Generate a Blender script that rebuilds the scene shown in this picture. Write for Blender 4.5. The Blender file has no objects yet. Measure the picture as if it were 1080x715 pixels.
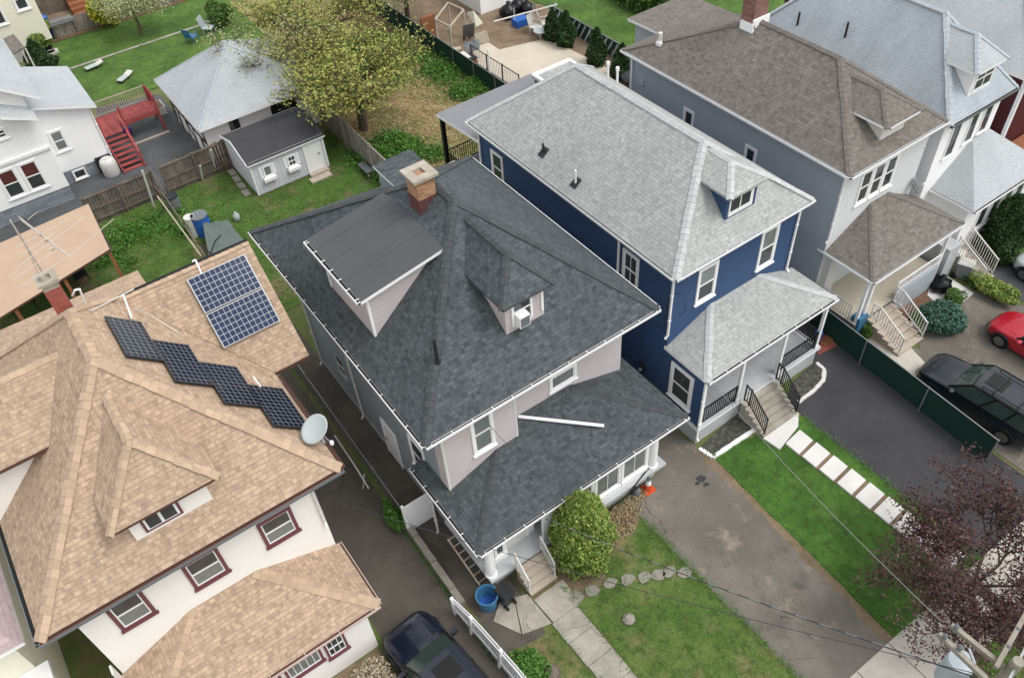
import bpy, bmesh, math, random
import numpy as np
from mathutils import Vector, Matrix
random.seed(7); rng = np.random.default_rng(7)
scene = bpy.context.scene; C = scene.collection
PI = math.pi; rad = math.radians

# ---------------------------------------------------------------- camera (fitted to three vanishing points)
YAW, PITCH, ROLL, FOC, HC = 0.562277517, 0.810954216, -0.0825779701, 886.786772, 26.5
FW = Vector((math.sin(YAW)*math.cos(PITCH), math.cos(YAW)*math.cos(PITCH), -math.sin(PITCH)))
R0 = Vector((math.cos(YAW), -math.sin(YAW), 0)); U0 = R0.cross(FW)
RT = R0*math.cos(ROLL)+U0*math.sin(ROLL); UP = -R0*math.sin(ROLL)+U0*math.cos(ROLL)
cd = bpy.data.cameras.new('camera'); cam = bpy.data.objects.new('camera', cd); C.objects.link(cam)
M = Matrix((RT, UP, -FW)).transposed().to_4x4(); M.translation = (0, 0, HC); cam.matrix_world = M
cd.sensor_width = 36; cd.lens = FOC/1080*36; cd.clip_start = .1; cd.clip_end = 2000
scene.camera = cam
def ray(u, v): return (RT*(u-540)-UP*(v-357.5)+FW*FOC).normalized()
def g(u, v, z=0):                       # where the sight line through a photo pixel meets height z
    d = ray(u, v); t = (z-HC)/d.z; return (d.x*t, d.y*t, z)
def gx(u, v, x): d = ray(u, v); t = x/d.x; return (x, d.y*t, HC+d.z*t)
def gy(u, v, y): d = ray(u, v); t = y/d.y; return (d.x*t, y, HC+d.z*t)

# ---------------------------------------------------------------- light
w = bpy.data.worlds.new('World'); scene.world = w; w.use_nodes = True
nt = w.node_tree; bg = nt.nodes['Background']
sky = nt.nodes.new('ShaderNodeTexSky'); sky.sky_type = 'NISHITA'; sky.sun_disc = False
SUN_EL, SUN_AZ = rad(58), rad(140)      # azimuth clockwise from +Y
sky.sun_elevation = SUN_EL; sky.sun_rotation = SUN_AZ
sky.air_density = 1.0; sky.dust_density = 3.0; sky.ozone_density = 1.0
hs = nt.nodes.new('ShaderNodeHueSaturation'); hs.inputs['Saturation'].default_value = .18
nt.links.new(sky.outputs[0], hs.inputs['Color'])
tc = nt.nodes.new('ShaderNodeTexCoord'); cn = nt.nodes.new('ShaderNodeTexNoise'); nt.links.new(tc.outputs['Generated'], cn.inputs['Vector'])
cn.inputs['Scale'].default_value = 3.2; cn.inputs['Detail'].default_value = 7; cn.inputs['Roughness'].default_value = .6; cn.inputs['Distortion'].default_value = .4
cr = nt.nodes.new('ShaderNodeValToRGB'); cr.color_ramp.elements[0].position = .42; cr.color_ramp.elements[1].position = .60; nt.links.new(cn.outputs[0], cr.inputs[0])
cl = nt.nodes.new('ShaderNodeMix'); cl.data_type = 'RGBA'; nt.links.new(cr.outputs[0], cl.inputs[0]); nt.links.new(hs.outputs[0], cl.inputs[6]); cl.inputs[7].default_value = (7.6, 7.7, 7.9, 1)
nt.links.new(cl.outputs[2], bg.inputs[0])
bg.inputs[1].default_value = .15
sl = bpy.data.lights.new('sun', 'SUN'); so = bpy.data.objects.new('sun', sl); C.objects.link(so)
sl.energy = 1.25; sl.angle = rad(30); sl.color = (1, .97, .93)
sd = Vector((math.sin(SUN_AZ)*math.cos(SUN_EL), math.cos(SUN_AZ)*math.cos(SUN_EL), math.sin(SUN_EL)))
so.rotation_euler = (-sd).to_track_quat('-Z', 'Y').to_euler()
scene.view_settings.view_transform = 'Standard'; scene.view_settings.look = 'None'
scene.view_settings.gamma = 1; scene.view_settings.use_curve_mapping = False
scene.view_settings.exposure = EXPO = 0.35

# ---------------------------------------------------------------- materials
def lin(c):
    if isinstance(c, str): c = tuple(int(c[i:i+2], 16)/255 for i in (0, 2, 4))
    return tuple((x/12.92 if x <= .04045 else ((x+.055)/1.055)**2.4) for x in c)+(1,)
class NT:
    def __init__(s, name):
        s.m = bpy.data.materials.new(name); s.m.use_nodes = True; s.t = s.m.node_tree
        s.b = s.t.nodes['Principled BSDF']; s.b.inputs['Specular IOR Level'].default_value = .35
    def n(s, k, **kw):
        o = s.t.nodes.new('ShaderNode'+k)
        for a, v in kw.items():
            if a.startswith('i_'): o.inputs[int(a[2:]) if a[2:].isdigit() else a[2:].replace('_', ' ')].default_value = v
            else: setattr(o, a, v)
        return o
    def l(s, a, b): s.t.links.new(a, b)
    def uv(s): return s.n('UVMap').outputs[0]
    def pos(s): return s.n('NewGeometry').outputs['Position']
    def scale(s, v, k):
        o = s.n('VectorMath', operation='MULTIPLY'); s.l(v, o.inputs[0]); o.inputs[1].default_value = k; return o.outputs[0]
    def noise(s, v, sc, det=4, rough=.6):
        o = s.n('TexNoise'); s.l(v, o.inputs['Vector']); o.inputs['Scale'].default_value = sc
        o.inputs['Detail'].default_value = det; o.inputs['Roughness'].default_value = rough; return o.outputs[0]
    def ramp(s, f, pts):
        o = s.n('ValToRGB'); s.l(f, o.inputs[0]); e = o.color_ramp.elements
        while len(e) < len(pts): e.new(.5)
        for k, (p, c) in enumerate(pts): e[k].position = p; e[k].color = lin(c) if not isinstance(c, float) else (c, c, c, 1)
        return o.outputs[0]
    def mix(s, a, b, f, bt='MIX'):
        o = s.n('Mix', data_type='RGBA', blend_type=bt)
        for x, i in ((f, 0), (a, 6), (b, 7)):
            if hasattr(x, 'is_linked'): s.l(x, o.inputs[i])
            else: o.inputs[i].default_value = x
        return o.outputs[2]
    def math(s, op, a, b=0., c=0.):
        o = s.n('Math', operation=op)
        for i, x in enumerate((a, b, c)):
            if hasattr(x, 'is_linked'): s.l(x, o.inputs[i])
            else: o.inputs[i].default_value = x
        return o.outputs[0]
    def out(s, col=None, rough=.8, bump=None, dist=.02, strength=.6, metal=0):
        if col is not None:
            if hasattr(col, 'is_linked'): s.l(col, s.b.inputs['Base Color'])
            else: s.b.inputs['Base Color'].default_value = col
        if hasattr(rough, 'is_linked'): s.l(rough, s.b.inputs['Roughness'])
        else: s.b.inputs['Roughness'].default_value = rough
        s.b.inputs['Metallic'].default_value = metal
        if bump is not None:
            o = s.n('Bump'); o.inputs['Distance'].default_value = dist; o.inputs['Strength'].default_value = strength
            s.l(bump, o.inputs['Height']); s.l(o.outputs[0], s.b.inputs['Normal'])
        return s.m
def plain(name, c, rough=.6, var=.12, metal=0, sc=1.5):
    s = NT(name); p = s.pos(); n = s.noise(p, sc, 6); n2 = s.noise(p, sc*14, 3)
    a = lin(c); f = s.math('MULTIPLY_ADD', n, var*2, 1-var); f2 = s.math('MULTIPLY_ADD', n2, var, 1-var/2)
    o = s.n('VectorMath', operation='SCALE'); o.inputs[0].default_value = a[:3]; s.l(s.math('MULTIPLY', f, f2), o.inputs['Scale'])
    return s.out(o.outputs[0], rough, metal=metal)
def shingle(name, c1, c2, stain, wd=.30, ht=.145, stain_f=.35, strength=.6, cells=.8):
    """laminated shingles: random tabs in offset courses, no mortar grid"""
    s = NT(name); uv = s.uv(); p = s.pos()
    wob = s.n('TexNoise'); s.l(uv, wob.inputs['Vector']); wob.inputs['Scale'].default_value = 2.3; wob.inputs['Detail'].default_value = 3
    wv_ = s.n('VectorMath', operation='MULTIPLY_ADD'); s.l(wob.outputs['Color'], wv_.inputs[0]); wv_.inputs[1].default_value = (.10, .030, 0); s.l(uv, wv_.inputs[2])
    sep = s.n('SeparateXYZ'); s.l(wv_.outputs[0], sep.inputs[0])
    rowf = s.math('DIVIDE', sep.outputs[1], ht); row = s.math('FLOOR', rowf); fr = s.math('FRACT', rowf)
    def rnd(a, b):
        cb = s.n('CombineXYZ'); s.l(a, cb.inputs[0]); s.l(b, cb.inputs[1]); o = s.n('TexWhiteNoise', noise_dimensions='2D'); s.l(cb.outputs[0], o.inputs['Vector']); return o.outputs[0]
    shift = rnd(row, row)
    ca = s.math('FLOOR', s.math('ADD', s.math('DIVIDE', sep.outputs[0], wd), s.math('MULTIPLY', shift, 9.)))
    cbb = s.math('FLOOR', s.math('ADD', s.math('DIVIDE', sep.outputs[0], wd*.57), s.math('MULTIPLY', shift, 5.3)))
    r1 = rnd(ca, row); r2 = rnd(cbb, s.math('ADD', row, 77.7)); thick = s.math('GREATER_THAN', r1, .5)
    f = s.math('ADD', s.math('MULTIPLY', r1, .55), s.math('MULTIPLY', r2, .45))
    f = s.math('MULTIPLY_ADD', s.math('SUBTRACT', f, .5), cells, .5)
    c = s.mix(lin(c1), lin(c2), f)
    edge = s.math('MULTIPLY', s.math('LESS_THAN', fr, .13), s.math('MULTIPLY_ADD', thick, .22, .10))  # shadow line put into the colour along each course's lower edge
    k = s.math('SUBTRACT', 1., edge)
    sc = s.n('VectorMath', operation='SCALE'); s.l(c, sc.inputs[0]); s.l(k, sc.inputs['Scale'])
    n1 = s.noise(s.scale(uv, (1.0, .3, 1)), .7, 7, .68)
    c = s.mix(sc.outputs[0], lin(stain), s.math('MULTIPLY', s.ramp(n1, ((.40, 0.), (.66, 1.))), stain_f))
    n2 = s.noise(p, .33, 4, .6); g1 = s.noise(p, 22, 4, .85); g2 = s.noise(p, 7, 3, .7)
    v = s.math('MULTIPLY', s.math('MULTIPLY_ADD', g1, 1.1, .45), s.math('MULTIPLY', s.math('MULTIPLY_ADD', n2, .36, .82), s.math('MULTIPLY_ADD', g2, .3, .85)))
    s2 = s.n('VectorMath', operation='SCALE'); s.l(c, s2.inputs[0]); s.l(v, s2.inputs['Scale'])
    h = s.math('ADD', s.math('MULTIPLY', s.math('SUBTRACT', 1., fr), .8), s.math('MULTIPLY', thick, .5))
    h = s.math('ADD', h, s.math('MULTIPLY', g1, .35))
    return s.out(s2.outputs[0], .9, h, .010, strength)
def capmat(name, c, var=.3):
    s = NT(name); rr = s.n('NewGeometry').outputs['Random Per Island']; g1 = s.noise(s.pos(), 38, 3, .8)
    v = s.math('MULTIPLY', s.math('MULTIPLY_ADD', rr, var, 1-var/2), s.math('MULTIPLY_ADD', g1, .55, .72))
    o = s.n('VectorMath', operation='SCALE'); o.inputs[0].default_value = lin(c)[:3]; s.l(v, o.inputs['Scale']); return s.out(o.outputs[0], .9, g1, .01, .4)
def siding(name, c, per=.12, dirt=None, rough=.55, vert=False):
    s = NT(name); uv = s.uv(); sep = s.n('SeparateXYZ'); s.l(uv, sep.inputs[0]); ax = sep.outputs[0 if vert else 1]
    fr = s.math('FRACT', s.math('DIVIDE', ax, per))
    gap = s.math('LESS_THAN', fr, .06)
    n = s.noise(s.pos(), .7, 5); n2 = s.noise(s.scale(uv, (1, 6, 1)), 2.5, 4)
    base = lin(c); dk = lin(dirt) if dirt else tuple(x*.8 for x in base[:3])+(1,)
    cc = s.mix(base, dk, s.math('MULTIPLY', s.ramp(n, ((.4, 0.), (.75, 1.))), .6))
    cc = s.mix(cc, dk, s.math('MULTIPLY', s.ramp(n2, ((.5, 0.), (.8, 1.))), .4))
    cc = s.mix(cc, tuple(x*.55 for x in base[:3])+(1,), s.math('MULTIPLY', gap, .45))
    return s.out(cc, rough, s.math('SUBTRACT', 1., fr), .012, .7)
def bricks(name, c1, c2, mort, wd=.21, ht=.075):
    s = NT(name); uv = s.uv(); o = s.n('TexBrick'); s.l(uv, o.inputs['Vector'])
    for k, v in (('Scale', 1), ('Color1', lin(c1)), ('Color2', lin(c2)), ('Mortar', lin(mort)), ('Mortar Size', .008), ('Brick Width', wd), ('Row Height', ht)): o.inputs[k].default_value = v
    n = s.noise(s.pos(), 6, 4); c = s.mix(o.outputs[0], lin(mort), s.math('MULTIPLY', s.ramp(n, ((.5, 0.), (.75, 1.))), .4))
    return s.out(c, .9, s.math('SUBTRACT', 1., o.outputs[1]), .01, .6)
def patchy(name, stops, sc=1.0, fine=25, fine_amt=.5, rough=.95, bump=.03, extra=None, det=8, crack=None, island=0):
    """ground-like stuff: a ramp through big noise, then fine grain"""
    s = NT(name); p = s.pos(); n = s.noise(p, sc, det, .68); c = s.ramp(n, stops)
    for (col, sc2, lo, hi, amt) in (extra or ()):
        nn = s.noise(s.scale(p, (1.07, .93, 1)), sc2, 6, .7)
        c = s.mix(c, lin(col), s.math('MULTIPLY', s.ramp(nn, ((lo, 0.), (hi, 1.))), amt))
    if crack:
        wn = s.n('TexNoise'); s.l(p, wn.inputs['Vector']); wn.inputs['Scale'].default_value = 1.6; wn.inputs['Detail'].default_value = 5
        wa = s.n('VectorMath', operation='MULTIPLY_ADD'); s.l(wn.outputs['Color'], wa.inputs[0]); wa.inputs[1].default_value = (.9, .9, 0); s.l(p, wa.inputs[2])
        vo = s.n('TexVoronoi', feature='DISTANCE_TO_EDGE'); s.l(wa.outputs[0], vo.inputs['Vector']); vo.inputs['Scale'].default_value = crack
        line = s.math('LESS_THAN', vo.outputs['Distance'], .012*crack*1.2); msk = s.ramp(s.noise(p, .45, 3), ((.5, 0.), (.62, 1.)))
        c = s.mix(c, tuple(x*.45 for x in lin(stops[0][1])[:3])+(1,), s.math('MULTIPLY', s.math('MULTIPLY', line, msk), .75))
    gr = s.noise(p, fine, 4, .75); v = s.math('MULTIPLY_ADD', gr, fine_amt*2, 1-fine_amt)
    if island: v = s.math('MULTIPLY', v, s.math('MULTIPLY_ADD', s.n('NewGeometry').outputs['Random Per Island'], island, 1-island/2))
    o = s.n('VectorMath', operation='SCALE'); s.l(c, o.inputs[0]); s.l(v, o.inputs['Scale'])
    return s.out(o.outputs[0], rough, gr, bump, .7)

K = {}
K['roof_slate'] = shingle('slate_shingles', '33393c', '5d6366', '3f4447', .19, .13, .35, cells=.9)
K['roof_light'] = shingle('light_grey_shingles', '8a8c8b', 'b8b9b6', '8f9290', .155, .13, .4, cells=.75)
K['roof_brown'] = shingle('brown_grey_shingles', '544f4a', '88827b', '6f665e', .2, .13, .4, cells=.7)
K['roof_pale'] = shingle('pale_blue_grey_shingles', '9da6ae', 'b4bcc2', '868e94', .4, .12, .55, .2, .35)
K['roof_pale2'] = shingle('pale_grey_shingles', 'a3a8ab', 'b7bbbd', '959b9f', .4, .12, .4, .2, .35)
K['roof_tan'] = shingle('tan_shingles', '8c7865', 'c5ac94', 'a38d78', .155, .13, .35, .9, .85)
K['cap_tan'] = capmat('tan_caps', 'b29b84', .28)
K['cap_slate'] = capmat('slate_caps', '474b4d'); K['cap_light'] = capmat('light_caps', 'b3b6b5', .16)
K['cap_brown'] = capmat('brown_caps', '706a64', .2); K['cap_pale'] = capmat('pale_caps', 'a8afb4', .08)
K['membrane'] = plain('grey_membrane', '4e5053', .85, .16, sc=.9)
K['membrane2'] = plain('smooth_grey_membrane', '7c7e82', .65, .3, sc=.5)
K['rolltan'] = plain('tan_roll_roofing', 'b59c86', .9, .16, sc=1.2)
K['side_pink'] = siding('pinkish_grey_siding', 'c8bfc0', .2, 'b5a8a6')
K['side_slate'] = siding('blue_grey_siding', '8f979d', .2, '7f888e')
K['side_navy'] = siding('navy_siding', '344e74', .13, '2d4464', .5)
K['side_navy_lit'] = siding('navy_siding_lit', '395a8c', .11, '34527f', .42)  # brighter copy of the navy siding with sunlight in its colour; not applied
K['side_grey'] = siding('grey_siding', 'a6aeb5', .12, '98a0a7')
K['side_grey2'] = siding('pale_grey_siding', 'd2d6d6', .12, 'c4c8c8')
K['side_white'] = siding('white_siding', 'f6f6f6', .14, 'ebebec')
K['side_maroon'] = siding('maroon_siding', '4a1820', .12, '401419')
K['stucco'] = plain('white_stucco', 'efece7', .85, .05)
K['stucco_cream'] = plain('cream_stucco', 'e2dfcc', .85, .06)
K['stucco_grey'] = plain('grey_stucco', 'a9aaa6', .85, .06)
K['white'] = plain('white_paint', 'efefef', .45, .05)
K['offwhite'] = plain('off_white_paint', 'd4d2cd', .55, .08)
K['pinkwhite'] = plain('pinkish_paint', 'c9b7ae', .6, .08)
K['maroon'] = plain('maroon_trim', '71444a', .6, .1)
K['brown_trim'] = plain('brown_trim', '5c4038', .6, .12)
K['black'] = plain('black_paint', '141414', .4, .1)
K['gutter_dark'] = plain('near_black_fill', '232425', .9, .3)  # near-black fill for gutter troughs, joints, flues and openings
K['grey_metal'] = plain('galvanised_metal', '9a9c9e', .4, .1, .6)
K['pipe_dark'] = plain('dark_pipe', '26282a', .6, .1)
K['stone_found'] = bricks('grey_block', '8d949b', '767e86', '646b72', .4, .2)
K['conc'] = patchy('concrete', ((.3, '827d74'), (.5, '9c968b'), (.7, 'b0aa9e')), .9, 30, .25, .9, .006, (('6f6a60', 1.6, .55, .72, .6),), crack=.5)
K['conc_light'] = patchy('pale_concrete', ((.3, 'b3aca1'), (.7, 'cdc6bc')), .9, 30, .15, .9, .005, (('9d968b', 1.1, .55, .75, .5),), crack=.25)
K['conc_grey'] = patchy('grey_painted_concrete', ((.3, 'a3a6a8'), (.7, 'bfc2c3')), .9, 30, .12, .8, .004, (('8b8c8a', 1.4, .55, .75, .5),))
K['patio'] = patchy('beige_patio_slab', ((.3, 'b8af9e'), (.7, 'cbc2b1')), .4, 20, .08, .9, .004, (('a79e8d', .7, .55, .75, .4),))
K['asph_brown'] = patchy('old_brown_asphalt', ((.25, '57514a'), (.5, '67615a'), (.75, '77716a')), .35, 22, .3, .9, .01, crack=.4)
K['asph_grey'] = patchy('worn_grey_asphalt', ((.25, '57514a'), (.45, '69645c'), (.6, '777169'), (.75, '878077')), .28, 24, .38, .9, .012, (('9c9081', .8, .56, .72, .7), ('4c4843', .42, .54, .66, .65), ('83725f', 1.7, .6, .72, .5)), crack=.3)
K['asph_black'] = patchy('new_black_asphalt', ((.3, '363639'), (.7, '444447')), .5, 35, .28, .85, .006, (('525256', .9, .58, .75, .4),))
K['asph_dark'] = patchy('dark_asphalt', ((.3, '45474a'), (.7, '5c5e60')), .4, 30, .25, .9, .008, (('6f6e6b', .7, .56, .72, .5),), crack=.35)
K['lane'] = patchy('alley_paving', ((.3, '49443e'), (.7, '605a52')), .6, 25, .3, .9, .01, (('756c60', .9, .57, .75, .5), ('3b3732', .5, .55, .7, .5)), crack=.45)
K['grass'] = patchy('lush_grass', ((.3, '38501f'), (.5, '4a682b'), (.7, '5e7c38')), .5, 14, .5, .95, .06, (('66803a', .25, .48, .66, .6), ('7d8048', .8, .58, .72, .4), ('334a1b', 3.0, .5, .62, .6)))
K['grass_blue'] = patchy('deep_green_grass', ((.3, '2e4a18'), (.5, '3d6022'), (.7, '52772f')), .6, 14, .5, .95, .06, (('5f7d35', .35, .5, .68, .5), ('2c4216', 3.2, .5, .62, .6), ('6d8446', 4.7, .58, .7, .5)))
K['grass_mix'] = patchy('thin_patchy_grass', ((.3, '3f5023'), (.45, '50672d'), (.62, '68793f'), (.8, '857b54')), .7, 16, .5, .95, .06, (('8a7a5c', .5, .5, .64, .8), ('49692a', .4, .5, .62, .6), ('74603f', 1.3, .6, .7, .6), ('33451c', 3.4, .5, .62, .6), ('8b8f56', 4.9, .58, .7, .4)))
K['grass_weedy'] = patchy('weedy_yard', ((.3, '37461f'), (.5, '4b6329'), (.7, '5d7636')), 1.0, 12, .55, .95, .08, (('7a6852', .45, .53, .64, .9), ('4c7230', .5, .5, .6, .6), ('5e5242', 1.1, .58, .7, .7)))
K['straw'] = patchy('straw_and_dry_grass', ((.3, '746344'), (.5, '97845e'), (.7, 'b2a07a')), 1.3, 8, .55, .95, .08, (('5b6832', .3, .45, .6, .9), ('6a5a42', .9, .55, .7, .7)))
K['dirt'] = patchy('bare_dirt', ((.3, '6b5a48'), (.7, '8f7d68')), 1.2, 14, .45, .95, .05, (('55652f', .8, .58, .7, .6), ('564738', .6, .55, .7, .5)))
K['mulch'] = patchy('red_brown_mulch', ((.3, '5a4233'), (.7, '7d6352')), 2, 14, .5, .95, .05)
K['gravel'] = patchy('dark_grey_gravel', ((.35, '2f2f2d'), (.65, '67675f')), 7, 24, .7, .9, .06)
K['ground'] = patchy('yard_ground', ((.3, '4b5330'), (.5, '5d6a38'), (.7, '7c7454')), .25, 10, .5, .95, .05, (('6e5d49', .4, .52, .62, .8),))
K['paver'] = patchy('white_stone', ((.3, 'c9c6c2'), (.7, 'dddad6')), 1, 20, .12, .85, .003, (('b5b0a8', 1.5, .58, .75, .5),))
K['flag'] = patchy('grey_flagstone', ((.3, '7d7972'), (.7, '999389')), 2, 20, .3, .9, .01, (('6b7050', 2, .55, .7, .5),))
K['wood_old'] = patchy('weathered_wood', ((.3, '544b42'), (.7, '7b7165')), 2, 14, .4, .9, .01, island=.5)
K['wood_grey'] = patchy('silvery_wood', ((.3, '75706a'), (.7, '9b958c')), 2, 14, .4, .9, .01, island=.45)
K['wood_pale'] = patchy('pale_timber', ((.3, 'a5988a'), (.7, 'bbb0a1')), 2, 20, .2, .9, .01, island=.15)
K['wood_red'] = patchy('red_painted_wood', ((.3, '84393a'), (.7, 'a1504c')), 2, 20, .2, .7, .005, island=.3)
K['wood_orange'] = patchy('orange_wood', ((.3, '7f5238'), (.7, '9c6848')), 2, 20, .25, .8, .005, island=.2)
K['brick_red'] = bricks('red_brick', '8e4238', 'a85247', '8d6a60')
K['brick_old'] = bricks('mottled_brick', '8f5f42', 'bd9068', 'a08c78')
K['brick_maroon'] = plain('maroon_painted_brick', '5e3a3c', .9, .12, sc=4)
K['brick_chim'] = bricks('stained_brick', '6b3d36', '8c6056', '8e8278')
K['mortar'] = patchy('mortar_cap', ((.3, '958d81'), (.7, 'b8b0a3')), 3, 20, .15, .9, .01)
K['green_mesh'] = plain('dark_green_screen', '12352c', .8, .2, sc=.8)
K['plastic_blue'] = plain('blue_plastic', '3c6f93', .4, .1)
K['plastic_bluedk'] = plain('bright_blue_plastic', '2a5fae', .4, .1)
K['plastic_black'] = plain('black_plastic', '26282c', .4, .15)
K['plastic_grey'] = plain('grey_plastic', '6b7074', .5, .12)
K['plastic_white'] = plain('white_plastic', 'cfccc6', .4, .08)
K['bag'] = plain('black_bag', '101113', .25, .3, sc=8)
K['orange'] = plain('orange_plastic', 'c8502a', .5, .1)
K['dish'] = plain('dish_white', 'aeb6b6', .5, .08)
K['purple'] = plain('purple_plastic', '7a3fa0', .5, .1)
K['tire'] = plain('rubber', '17181a', .8, .1)
K['rim'] = plain('alloy', '85888c', .3, .05, .8)
K['chrome'] = plain('bright_metal', 'c8ccd0', .2, .05, .9)
K['bark'] = patchy('bark', ((.3, '4a4036'), (.7, '6b6052')), 4, 20, .3, .95, .02)
K['antenna'] = plain('aluminium_rods', 'c9c2ba', .35, .05, .4)
K['wire'] = plain('cable', '8d9290', .6, .05)
K['wire_dk'] = plain('dark_cable', '3a3b3c', .6, .05)
K['creosote'] = patchy('weathered_pole_timber', ((.3, '7c756a'), (.7, 'a09a8e')), 3, 20, .25, .9, .01)
K['transformer'] = plain('transformer_grey', 'a9b3b8', .45, .08)
K['blind'] = plain('window_blind', 'b9bdbb', .7, .08)
K['blinddk'] = plain('dim_curtain', '7d807c', .7, .12)
K['redcurtain'] = plain('red_curtain', '5c2b2e', .7, .1)
def glass(name, c, rough=.06):
    s = NT(name); s.b.inputs['Specular IOR Level'].default_value = .7; n = s.noise(s.pos(), 1.7, 3)
    return s.out(s.mix(lin(c), tuple(x*.4 for x in lin(c)[:3])+(1,), n), rough)
K['glass'] = glass('window_glass', '454b4e'); K['glass_lt'] = glass('curtained_glass', '8b9290'); K['glass_red'] = glass('red_curtained_glass', '6b3a3c')
K['car_glass'] = glass('car_glass', '43544e', .03)
def paint(name, c, rough=.12):
    s = NT(name); s.b.inputs['Coat Weight'].default_value = .8; s.b.inputs['Coat Roughness'].default_value = .04
    n = s.noise(s.pos(), 3, 3); return s.out(s.mix(lin(c), tuple(x*.85 for x in lin(c)[:3])+(1,), n), .3, metal=.1)
K['paint_navy'] = paint('navy_car_paint', '0c1528'); K['paint_slate'] = paint('dark_blue_grey_car_paint', '1c222c')
K['paint_red'] = paint('red_car_paint', 'b3142c'); K['paint_white'] = paint('white_car_paint', 'd8dce0')
K['head'] = plain('headlamp_lens', 'a0a7ab', .1, .1); K['tail'] = plain('tail_lamp_lens', '8a1a22', .15, .1)
def solar(name, c1, c2, nu, nv, border=.04, linec='a9b0ba'):
    s = NT(name); uv = s.uv(); sep = s.n('SeparateXYZ'); s.l(uv, sep.inputs[0])
    def ln(o, per, wd):
        f = s.math('FRACT', s.math('DIVIDE', o, per)); return s.math('LESS_THAN', s.math('ABSOLUTE', s.math('SUBTRACT', f, .5)), .5-wd)
    cell = s.math('MULTIPLY', ln(sep.outputs[0], nu, border), ln(sep.outputs[1], nv, border))
    n = s.noise(s.pos(), 1.2, 3); cc = s.mix(lin(c1), lin(c2), n)
    s.b.inputs['Specular IOR Level'].default_value = .3
    return s.out(s.mix(lin(linec), cc, cell), .12)
K['solar'] = solar('solar_cells', '18243c', '20304e', .15, .165, .045); K['solar_dk'] = solar('dark_solar_cells', '101521', '1a2130', .15, .165, .035, '8e9399')
def leafmat(name, c1, c2, c3, sc=.8):
    s = NT(name); p = s.pos(); n = s.noise(p, sc, 3); r = s.n('NewGeometry').outputs['Random Per Island']
    c = s.ramp(r, ((0, c1), (.5, c2), (1, c3))); c = s.mix(c, lin(c1), s.math('MULTIPLY', n, .5))
    s.b.inputs['Subsurface Weight'].default_value = 0
    return s.out(c, .6)
K['leaf_tree'] = leafmat('yellow_green_leaves', '627030', '989c48', 'bdbb6c')
K['leaf_pale'] = leafmat('pale_blossoms_and_leaves', '748050', '989e6c', 'b9ba90')
K['leaf_crimson'] = leafmat('crimson_leaves', '33201f', '4d3233', '6b4c49')
K['leaf_green'] = leafmat('shrub_leaves', '2c4a1b', '4b6d2a', '6f8a3c')
K['leaf_lime'] = leafmat('yellow_green_shrub_leaves', '4a6424', '82983f', 'b0b868')
K['leaf_dark'] = leafmat('dark_conifer_leaves', '1b3316', '2d4a22', '42602f')
K['leaf_blue'] = leafmat('blue_green_leaves', '28483a', '456a58', '668a78')
K['leaf_yellow'] = leafmat('bright_yellow_leaves', '858a1e', 'a8aa2c', 'c4c24a')
K['leaf_weed'] = leafmat('weed_leaves', '355a1c', '4f7f2c', '6c9440')
K['leaf_dry'] = leafmat('dry_flower_heads', '8f8468', 'b5aa90', 'cfc8b4')
K['leaf_straw'] = leafmat('straw_blades', '94825c', 'b09d74', 'c6b68f')

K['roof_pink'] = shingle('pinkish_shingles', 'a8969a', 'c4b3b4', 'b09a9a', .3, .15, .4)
K['tarp'] = plain('grey_green_tarp', '5f6a66', .7, .12)
K['shed_wall'] = siding('pale_grey_board', 'cfd0d6', .3, 'c2c3ca', vert=True)
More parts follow.
